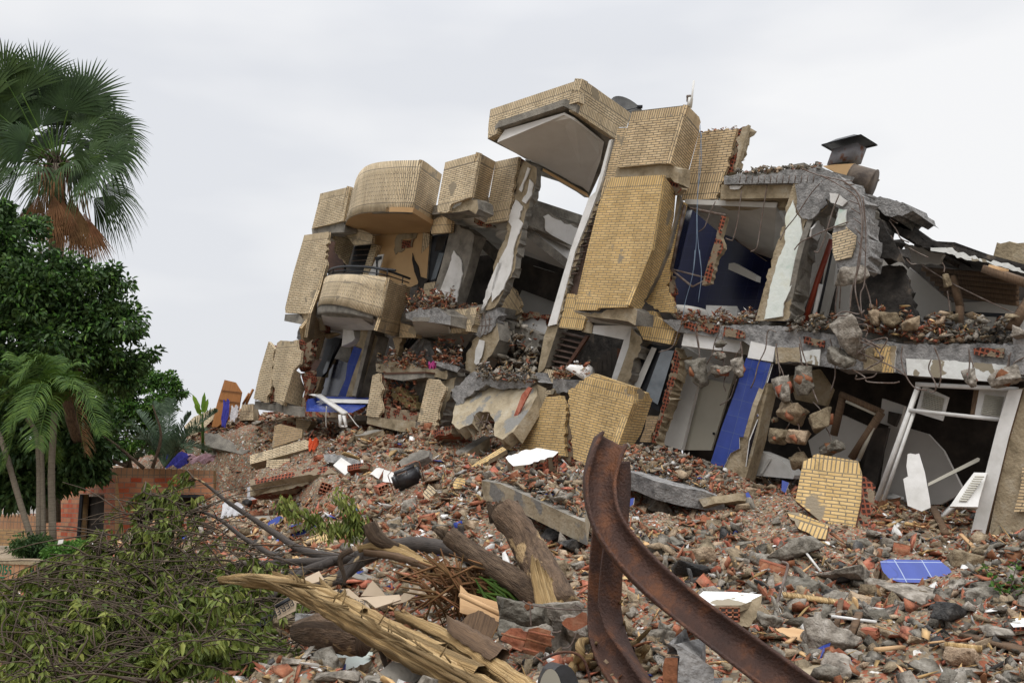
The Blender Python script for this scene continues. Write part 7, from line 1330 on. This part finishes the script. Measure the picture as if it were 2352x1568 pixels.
def crown(par, blobs, n, L, W, m, m2=None, frac=.15, droop=.2, shell=.55):
    """blobs: (x,y,d, rpx_x, rpx_y) clusters in depth; leaves sit on twig tips"""
    w_=np.array([b[3]*b[4] for b in blobs],float); w_/=w_.sum(); P1=[];D1=[]
    for b,nn in zip(blobs,(w_*n).astype(int)):
        c=np.array(P(*b[:3])); sx=b[3]/FPX*b[2]; sz=b[4]/FPX*b[2]; nc=max(5,int(nn/85)); per=nn//nc; cr_=.31*min(1,(sx*sz)**.5/1.2+.25)
        v=rg.normal(0,1,(nc,3)); v/=np.linalg.norm(v,axis=1)[:,None]; cc_=c+v*((shell+(1-shell)*rg.random(nc))**.7*rg.uniform(.75,1.08,nc))[:,None]*np.array([sx,(sx+sz)/2,sz])
        for q in range(nc):
            w2=rg.normal(0,1,(per,3)); w2/=np.linalg.norm(w2,axis=1)[:,None]; rad=cr_*rg.uniform(.6,1.35)*rg.random(per)[:,None]**.45
            P1.append(cc_[q]+w2*rad*np.array([1.25,1.25,.75])); D1.append(w2*.8+v[q]*.5+rg.normal(0,.55,(per,3))+np.array([0,0,-.2]))
    P1=np.concatenate(P1); D1=np.concatenate(D1); sel=rg.random(len(P1))<frac if m2 else np.zeros(len(P1),bool)
    leaves(P1[~sel],D1[~sel],L,W,m=m,par=par,droop=droop)
    if m2: leaves(P1[sel],D1[sel],L,W,m=m2,par=par,droop=droop,name='young_foliage')
# ---- big dark broadleaf tree
bt=thing('broadleaf_tree','large dark green broadleaf tree on the left in front of the fan palm','tree',P(110,1290,21))
crown(bt,[(5,580,21,95,88),(105,632,21,92,72),(55,690,21,120,90),(190,680,21.5,100,85),(255,735,21.5,80,60),(90,790,21,120,70),(215,800,21.5,95,55),(300,820,22,60,38),(345,812,22,28,14),(270,640,21.5,40,30),(-20,640,21,90,150),(55,520,21.5,45,36),(20,850,21,90,70),(160,850,22,120,50),(290,870,22,55,40),(-15,490,21,50,30)],32000,.14,.065,'leafd','leafm',.18,shell=.3)
mb=MB(); mb.tube([P(225,1090,27),P(175,1000,23),P(140,850,21.5),P(110,700,21.5),P(90,560,21.5)],[.12,.12,.11,.08,.03],10,.06,sm=4)
for q in ([(150,900),(210,800),(250,740),(270,760)],[(150,880),(70,800),(20,690)],[(130,800),(200,700),(250,640)]): mb.tube([P(x,y,21.5) for x,y in q],[.09,.05,.03,.012],7,.05,sm=4)
mb.build('trunk','bark',bt)
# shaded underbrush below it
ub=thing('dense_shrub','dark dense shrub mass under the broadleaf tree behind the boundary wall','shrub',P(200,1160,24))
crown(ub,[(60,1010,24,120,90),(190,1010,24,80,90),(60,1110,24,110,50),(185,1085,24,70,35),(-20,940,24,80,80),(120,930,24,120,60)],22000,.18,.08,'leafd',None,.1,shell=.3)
mb=MB()
for q in ([(330,1075),(250,1010),(150,960)],[(350,1075),(370,1000),(350,930)],[(290,1070),(200,1040),(120,1050)]): mb.tube([P(x,y,24) for x,y in q],[.05,.035,.015],6,.05,sm=3)
mb.build('trunk','bark',ub)
# ---- lighter small-leaf tree
st_=thing('small_leaf_tree','airy light green small leaved tree right of the dark broadleaf','tree',P(310,1075,28))
crown(st_,[(265,890,28,50,45),(330,880,28,48,38),(385,880,28,38,26),(350,930,28,60,40),(300,960,28,60,45),(250,950,28,50,50),(270,1020,28,60,45),(405,905,28,24,16),(220,1000,28,50,60),(330,1010,28,40,30)],13000,.12,.055,'leafm','leafd',.3,shell=.2)
mb=MB()
for q in ([(300,1075),(290,1000),(330,930),(400,900)],[(290,1075),(265,980),(250,900)],[(310,1060),(350,980),(360,900)],[(300,1040),(330,980),(390,940),(420,945)]): mb.tube([P(x,y,28) for x,y in q],[.07,.04,.02,.008],6,.05,sm=4)
mb.build('trunk','twig',st_)
# ---- fan palm
fp=thing('fan_palm','tall fan palm with a skirt of dead brown fronds behind the dark tree','palm',P(110,1290,26))
mb=MB(); mb.tube([P(118,1200,26),P(122,900,26),P(128,600,26),P(132,380,26)],[.22,.2,.2,.2],12,.06,sm=4); mb.build('trunk','trunk',fp)
def fan(par, base, tip, Lf, m, spread=150, nseg=34, fold=.22, droop=.25, name='fan_frond', face=None, stem=True):
    base=Vector(base); tip=Vector(tip); d=(tip-base).normalized(); fc=Vector(face) if face else Vector((rnd.uniform(-.4,.4),-1,rnd.uniform(0,.5)))
    s=d.cross(fc).normalized(); u=s.cross(d).normalized(); V=[];F=[]
    for k in range(nseg):
        a=R(-spread+2*spread*k/(nseg-1))*rnd.uniform(.99,1.01); dr=(d*math.cos(a)+s*math.sin(a)); l=Lf*(1-.22*abs(a)/R(150))*rnd.uniform(.9,1.04); px=(-d*math.sin(a)+s*math.cos(a)); ww=Lf*R(spread*2/(nseg-1))*.5
        bend=droop*(.6+.6*rnd.random()); zz=u*(fold*.10*(1 if k%2 else -1)); g=Vector((0,0,-1))
        rows=[]
        for f,wf_ in ((.03,.03),(.5,.52),(.72,.36),(.9,.15),(1,.01)):
            c=tip+dr*l*f+zz*l*min(f,.5)*.5+g*l*bend*max(0,f-.35)**2*1.6+u*(-.25*l*f*f*abs(math.sin(a/2))); w_=ww*wf_*2.0*.5; rows.append((c+px*w_,c-px*w_))
        i=len(V)
        for x,y in rows: V+= [tuple(x),tuple(y)]
        for q in range(4): F.append([i+2*q,i+2*q+1,i+2*q+3,i+2*q+2])
    o=finish(name,np_mesh(np.array(V),np.array(F),None,None,np.full(len(F),rnd.random())),[m],par)
    if stem:
        mb=MB(); mid=(base+tip)/2+Vector((0,0,.06)); mb.tube([base,mid,tip],[.03,.022,.016],6,sm=4); mb.build('petiole','fand' if m=='fand' else 'areca',o)
    return o
for x,y,L9,dr,sp_ in ((133,243,1.5,.05,120),(189,232,1.45,.1,115),(85,190,1.35,.1,110),(50,215,1.4,.2,120),(209,278,1.3,.45,120),(240,330,1.25,.6,120),(245,355,1.2,.8,110),(201,392,1.35,.6,95),(234,430,1.25,.9,85),(24,250,1.3,.3,130),(5,300,1.3,.4,130),(40,405,1.25,.8,95),(-30,340,1.3,.5,120),(160,290,1.15,.5,120),(95,290,1.2,.4,120),(60,330,1.1,.7,120),(-30,240,1.4,.3,120),(215,455,1.2,1.0,70),(10,180,1.3,.3,120),(130,330,1.2,.3,120),(100,350,1.2,.6,120),(165,345,1.2,.6,120),(190,310,1.25,.5,110),(80,380,1.15,.8,110),(150,390,1.0,.9,100),(200,350,1.2,.7,100),(40,310,1.3,.5,120),(70,260,1.3,.3,120),(20,370,1.2,.8,110),(260,300,1.1,.5,100),(110,235,1.4,.1,110),(155,255,1.4,.2,110)):
    fan(fp,P(130+rnd.uniform(-6,6),380+rnd.uniform(-10,24),26+rnd.uniform(-.1,.1)),P(x,y,26-rnd.uniform(-.7,.9)),L9*1.04,'fan',sp_*.74,34,.25,dr,face=((x-128)*.004,-1,.15+.4*rnd.random()))
for k in range(9):
    a=rnd.uniform(0,6.28); q=rnd.uniform(22,75); x=128+math.cos(a)*q*1.1; y=350-math.sin(a)*q
    fan(fp,P(130,385,26),P(x,y,26-rnd.uniform(-.9,.9)),rnd.uniform(.95,1.2),'fan',80,30,.3,.5+.5*rnd.random()*(y>340),face=(math.cos(a)*.3,-.8,.4*rnd.random()))
for x,y,Lf in ((93,432,1.15),(117,456,1.2),(153,454,1.3),(205,480,1.45),(181,504,1.25),(75,440,1.1),(135,470,1.25),(55,450,1.1),(225,500,1.3),(170,470,1.3),(100,470,1.1),(120,440,1.2),(85,450,1.2),(110,470,1.3),(145,450,1.2),(165,445,1.3),(190,475,1.35),(215,495,1.4),(60,445,1.2),(128,430,1.1),(150,480,1.3),(135,420,1.0)):
    fan(fp,P(64+x*.5,380,26+rnd.uniform(-.2,.2)),P(x*.8+28,y+8,26-rnd.uniform(-.1,.7)),Lf*1.05,'fand',19,16,.3,.1,'dead_frond')
mb=MB()
for i in range(60):
    a=rnd.uniform(60,200); mb.tube([P(130,370,26),P(130+(a-130)*.5,375+rnd.uniform(-30,30),25.8),P(a+rnd.uniform(-25,25),430+rnd.uniform(-60,60),25.6+rnd.uniform(0,.8))],[.02,.01,.004],4,sm=3)
mb.build('flower_stalks','twig',fp)
# ---- feather palms
def feather(par, base, tip, arch, nl, Ll, m, up=(0,0,1), dro=.6, w_=.022, vee=.5, name='frond', rach='areca'):
    base=Vector(base); tip=Vector(tip); mid=(base+tip)/2+Vector(up)*arch; pp=smooth_path([base,base.lerp(mid,.55)+Vector(up)*arch*.15,mid,tip.lerp(mid,.35)+Vector(up)*arch*.1,tip],8); n=len(pp); V=[];F=[]
    for k in range(nl):
        f=.15+.83*k/(nl-1); i=min(int(f*(n-1)),n-2); p=pp[i].lerp(pp[i+1],f*(n-1)-i); t=(pp[i+1]-pp[i]).normalized(); s=t.cross(Vector((0,0,1)))
        if s.length<.1: s=Vector((1,0,0))
        s.normalize(); u=s.cross(t)
        for sg in (-1,1):
            dv=(s*sg+t*.65+u*vee*rnd.uniform(.6,1.2)+Vector((rnd.uniform(-.12,.12),rnd.uniform(-.12,.12),0))).normalized(); l=Ll*math.sin(math.pi*min(.97,.25+f*.72))**.5*rnd.uniform(.85,1.1)
            g=Vector((0,0,-1)); w2=t*w_
            q=[p, p+dv*l*.4+g*l*dro*.06, p+dv*l*.75+g*l*dro*.3, p+dv*l*.95+g*l*dro*.6]; j=len(V)
            for c,ww in zip(q,(.5,1,.8,.08)): V+=[tuple(c+w2*ww*.5),tuple(c-w2*ww*.5)]
            for r_ in range(3): F.append([j+2*r_,j+2*r_+1,j+2*r_+3,j+2*r_+2])
    o=finish(name,np_mesh(np.array(V),np.array(F),None,None,rg.random(len(F))),[m],par); mb=MB(); mb.tube(pp,[.022,.015,.004],6); mb.build('rachis',rach,o); return o
ar=thing('areca_palm','bright green feather palm with slim ringed trunks left of the gatehouse','palm',P(110,1285,19))
for pts,r_ in (([(122,1250),(118,1100),(122,1000),(125,945)],.07),([(88,1240),(90,1100),(84,1000),(62,960)],.055),([(75,1245),(45,1150),(10,1030),(-10,980)],.06),([(100,1245),(98,1120),(95,1000)],.05)):
    mb=MB(); mb.tube([P(x,y,19) for x,y in pts],[r_,r_*.9,r_*.8],10,.04,sm=4); mb.build('trunk','trunk',ar)
for bx,by,x,y,arch,d2,m_ in ((125,950,40,880,1.0,18.5,'areca'),(125,950,20,990,.9,18.3,'areca'),(125,945,70,830,.7,19,'areca'),(125,945,175,845,.5,19.3,'areca'),(125,945,215,935,.7,18.6,'areca'),(125,945,235,1000,.8,18.4,'areca'),(125,950,85,1030,.8,18,'areca'),(125,945,120,820,.2,19.4,'areca'),(125,945,195,1040,.9,19,'fand'),(62,960,-20,960,.6,18.8,'areca'),(62,960,0,880,.6,19,'areca'),(62,960,95,900,.5,19.4,'areca'),(62,960,10,1080,.6,18.8,'areca'),(62,960,120,1060,.5,19.6,'areca'),(125,945,60,960,.8,18.0,'areca'),(125,945,160,890,.6,18.4,'areca'),(62,960,40,820,.5,19.3,'areca')):
    feather(ar,P(bx,by,19),P(x,y,d2),arch*.75,38,.52,m_,dro=.75,w_=.03)
dp=thing('date_palm','young grey green feather palm behind the gatehouse roof','palm',P(372,1078,25))
for x,y,arch,m_ in ((312,945,.3,'date'),(350,922,.1,'date'),(395,915,.1,'date'),(440,950,.25,'date'),(500,945,.35,'date'),(305,1010,.5,'date'),(480,1040,.6,'date'),(325,1050,.6,'date'),(290,975,.3,'date'),(430,1040,.6,'date'),(375,930,.0,'date'),(470,990,.5,'date')):
    feather(dp,P(378,1072,25),P(x,y,24.6+rnd.random()),arch*.6,50,.40,m_,dro=.15,w_=.028,vee=.7,rach='date')
bn=thing('banana_plant','small bright green banana leaves right of the young palm','plant',P(465,990,29))
for x,y,bx,by in ((442,905,460,945),(452,935,462,950),(470,900,465,950),(478,915,468,950),(447,925,462,955)):
    a,b=P(bx,by,29),P(x,y,28.8); t=(b-a).normalized(); s=t.cross(Vector((0,-1,.2))).normalized()*.07; m_=(a+b)/2; me=np_mesh(np.array([tuple(v) for v in (a,a.lerp(b,.3)+s,a.lerp(b,.75)+s*.8,b,a.lerp(b,.75)-s*.8,a.lerp(b,.3)-s)]),np.array([[0,1,5,5]])[:, :3] if 0 else np.array([[0,1,2,3],[0,3,4,5]])); finish('banana_leaf',me,['banana'],bn)
mb=MB(); mb.tube([P(465,950,29),P(466,1040,29.2)],[.03,.05],6); mb.build('stem','areca',bn)
# ---- shrubs in the planter
for (x,y,d,rx,ry,n,m_,l) in ((75,1255,18.2,48,25,2600,'leafd','dark shrub in the planter at the foot of the palm trunks'),(150,1268,17.6,45,22,3000,'leafm','bright green clipped shrub in the planter beside the gatehouse door'),(190,1262,18.5,35,16,1400,'leafm','low green shrub at the gatehouse corner')):
    s_=thing('planter_shrub',l,'shrub',P(x,y+20,d)); crown(s_,[(x,y,d,rx,ry),(x-20,y+6,d-.2,rx*.6,ry*.7),(x+22,y+4,d,rx*.6,ry*.8)],n,.07,.035,m_,None,shell=.3)
    mb=MB()
    for k in range(5): mb.tube([P(x,y+22,d),P(x+rnd.uniform(-rx,rx)*.6,y,d)],[.015,.006],5)
    mb.build('stems','twig',s_)
tg=prism(None,'paper_tag',[P(134,1240,17),P(146,1236,17),P(144,1247,17),P(132,1250,17)],(0,.01,0),'plast',label='small white tag in the planter shrubs',cat='tag')
# ================================================================ fallen tree
ft=thing('fallen_tree','uprooted leafy tree lying on its side across the left foreground','fallen tree',P(420,1450,9.5))
lb=MB(); tw=MB(); LP=[];LD=[]
def twl(a, b, sag, r0, r1, nleaf, lm=1.0):
    td=((b-a).normalized()*.5); td=(td.x+rnd.gauss(0,.35),td.y,-.75+rnd.gauss(0,.35))
    m_=(a+b)/2+Vector((rnd.uniform(-.1,.1),rnd.uniform(-.1,.1),sag)); pp=smooth_path([a,m_,b],5); tw.tube(pp,[r0,r1],4)
    for i in range(nleaf):
        f=rnd.uniform(.15,1)*(len(pp)-1); k=min(int(f),len(pp)-2); p=pp[k].lerp(pp[k+1],f-k); LP.append(tuple(p)); LD.append((td[0]+rnd.gauss(0,.35),td[1]+rnd.gauss(0,.35),td[2]+rnd.gauss(0,.3)))
# main dark limbs from the torn foot to the left
def zl(x,y,d): return P(x,y,d)
root=P(1185,1345,8.9)
main=[[(1185,1350,8.9),(1110,1290,9.4),(1040,1262,9.8),(960,1250,10.2),(880,1262,10.4),(820,1285,10.4)],[(1080,1282,9.6),(1060,1235,9.8),(1058,1205,9.8)]]
M['limb']=patch(mat('smooth_dark_bark',[(.035,.03,.027),(.085,.07,.06)],3,.5,.85,10,stretch=(5,2,1)),(.42,.31,.17),2.0,.62,.02)
for q,rr in ((main[0],[.03,.09,.09,.105,.11,.11]),(main[1],[.06,.05,.04])): lb.tube([P(*v) for v in q],[r_*.75 for r_ in rr],12,.10,sm=5)
hub=P(800,1290,10.4); limbs=[]
for q,rr in (([(830,1285,10.4),(760,1335,10.2),(660,1345,10),(520,1360,9.6),(400,1385,9.2),(280,1430,8.9)],[.10,.075,.06,.045,.035,.015]),([(820,1280,10.5),(740,1290,10.8),(660,1290,11),(560,1300,11),(440,1330,10.8),(300,1330,10.6)],[.08,.07,.05,.04,.03,.012]),
    ([(800,1285,10.6),(700,1265,11.3),(640,1230,11.6),(580,1190,11.8),(520,1150,11.8),(470,1110,11.8),(440,1095,11.6)],[.07,.06,.05,.04,.03,.02,.01]),([(760,1290,10.6),(650,1330,10.2),(540,1400,9.6),(420,1470,8.8),(330,1540,8.3)],[.07,.05,.035,.025,.012]),
    ([(740,1300,10.5),(600,1330,10.3),(420,1350,10),(240,1370,9.8),(90,1400,9.5),(10,1440,9.3)],[.06,.04,.03,.02,.012,.006]),([(650,1290,11),(560,1235,11.3),(500,1190,11.4),(420,1160,11.4),(330,1130,11.2)],[.045,.035,.025,.015,.008]),
    ([(700,1310,10.2),(560,1420,9.2),(460,1500,8.4),(420,1568,7.9)],[.05,.035,.02,.01]),([(780,1340,9.9),(820,1290,9.9),(845,1240,9.9),(868,1208,9.9)],[.05,.045,.04,.03]),([(640,1300,10.8),(500,1290,10.8),(380,1270,10.7),(260,1270,10.6),(180,1300,10.4)],[.04,.03,.02,.012,.006]),
    ([(600,1420,9),(690,1400,9.4),(760,1370,9.6)],[.012,.03,.045]),([(560,1440,8.8),(400,1540,8),(300,1600,7.6)],[.02,.012,.006]),([(360,1480,8.8),(200,1540,8.4),(80,1600,8)],[.02,.012,.006]),([(420,1400,9.4),(250,1440,9),(110,1490,8.7),(20,1520,8.4)],[.03,.02,.012,.006])):
    pp=smooth_path([P(*v) for v in q],6); lb.tube(pp,[r_*.75 for r_ in rr],9,.06); limbs.append(pp)
lb.build('limbs','limb',ft)
# leafy mass: targets inside the traced outline of the crown, kept above the ground
def inside(x,y):
    top=np.interp(x,[0,60,140,200,250,300,370,430,480,540,600,650,690],[1330,1330,1320,1235,1160,1130,1075,1085,1150,1210,1260,1330,1420]); return top<y<1600
cnt=0; allp=[p for pp in limbs for p in pp[4:]]
while cnt<1900:
    x=rnd.uniform(-30,690); y=rnd.uniform(1090,1600)
    if not inside(x,y): continue
    if x>560 and y<1400 and rnd.random()<.75: continue
    nn_=noise.noise(Vector((x/75,y/55,3.3)))
    if nn_<-.02 and rnd.random()<.8: continue
    if y<1290 and rnd.random()<(.80 if x<420 else .88): continue
    if x<150 and y>1480 and rnd.random()<.6: continue
    f=(y-1100)/470; d=11.8-3.6*f+rnd.uniform(-.5,.5)-1.1*noise.noise(Vector((x/120,y/90,7))); b=P(x,y,max(7.0,d))
    if b.z<float(hz(b.x,b.y))+.05: b.z=float(hz(b.x,b.y))+rnd.uniform(.05,.3)
    a=min(allp,key=lambda p:(p-b).length+rnd.random()*.5)
    if (a-b).length>1.6: a=b+(a-b).normalized()*1.3
    twl(a,b,rnd.uniform(-.1,.15),.012,.003,rnd.randint(16,28)); cnt+=1
for i in range(500):
    x=rnd.uniform(0,680); y=rnd.uniform(1150,1568)
    if not inside(x,y): continue
    d=11.5-3.6*(y-1100)/470; a=P(x,y,d); b=a+Vector((rnd.gauss(0,.5),rnd.gauss(0,.3),rnd.gauss(0,.18))); tw.tube([a,(a+b)/2+Vector((0,0,.05)),b],[.008,.003],4,sm=3)
tw.build('twigs','twig',ft)
leaves(LP,LD,.09,.032,m='leafw',par=ft,droop=.15,fold=.3)
# leafy twig sprouting behind the torn branch
lt=thing('leafy_twig','upright twig with narrow yellow green leaves on the torn branch','twig',P(*D(12,1090,400),10))
mb=MB(); LP=[];LD=[]
for q in ([(1100,400),(1010,260),(930,110)],[(1110,400),(1060,300),(1000,200)],[(880,420),(830,330),(700,260)],[(800,330),(600,230),(560,160)],[(1100,420),(940,350),(900,330)]):
    pp=smooth_path([P(*D(12,x,y),10.0) for x,y in q],8); mb.tube(pp,[.012,.004],5)
    for i in range(190):
        k=rnd.uniform(.15,1)*(len(pp)-1); j=min(int(k),len(pp)-2); LP.append(tuple(pp[j].lerp(pp[j+1],k-j)+Vector((rnd.gauss(0,.05),rnd.gauss(0,.05),rnd.gauss(0,.04))))); LD.append((rnd.gauss(.2,.5),rnd.gauss(0,.5),-1))
mb.build('stem','twig',lt); leaves(LP,LD,.075,.022,m='leafw',par=lt,droop=.1)
lt2=thing('green_sprig','small green sprig in the rubble near the right edge','sprig',on(*D(7,2250,900))); mb=MB(); LP=[];LD=[]
for q in range(5):
    a=on(*D(7,2200+q*25,930)); b=a+Vector((rnd.uniform(-.3,.3),0,rnd.uniform(.15,.4))); mb.tube([a,b],[.008,.003],5)
    for i in range(14): LP.append(tuple(a.lerp(b,rnd.uniform(.3,1)))); LD.append((rnd.gauss(0,1),rnd.gauss(0,.6),rnd.gauss(-.1,.5)))
mb.build('stem','twig',lt2); leaves(LP,LD,.08,.035,m='leafm',par=lt2)
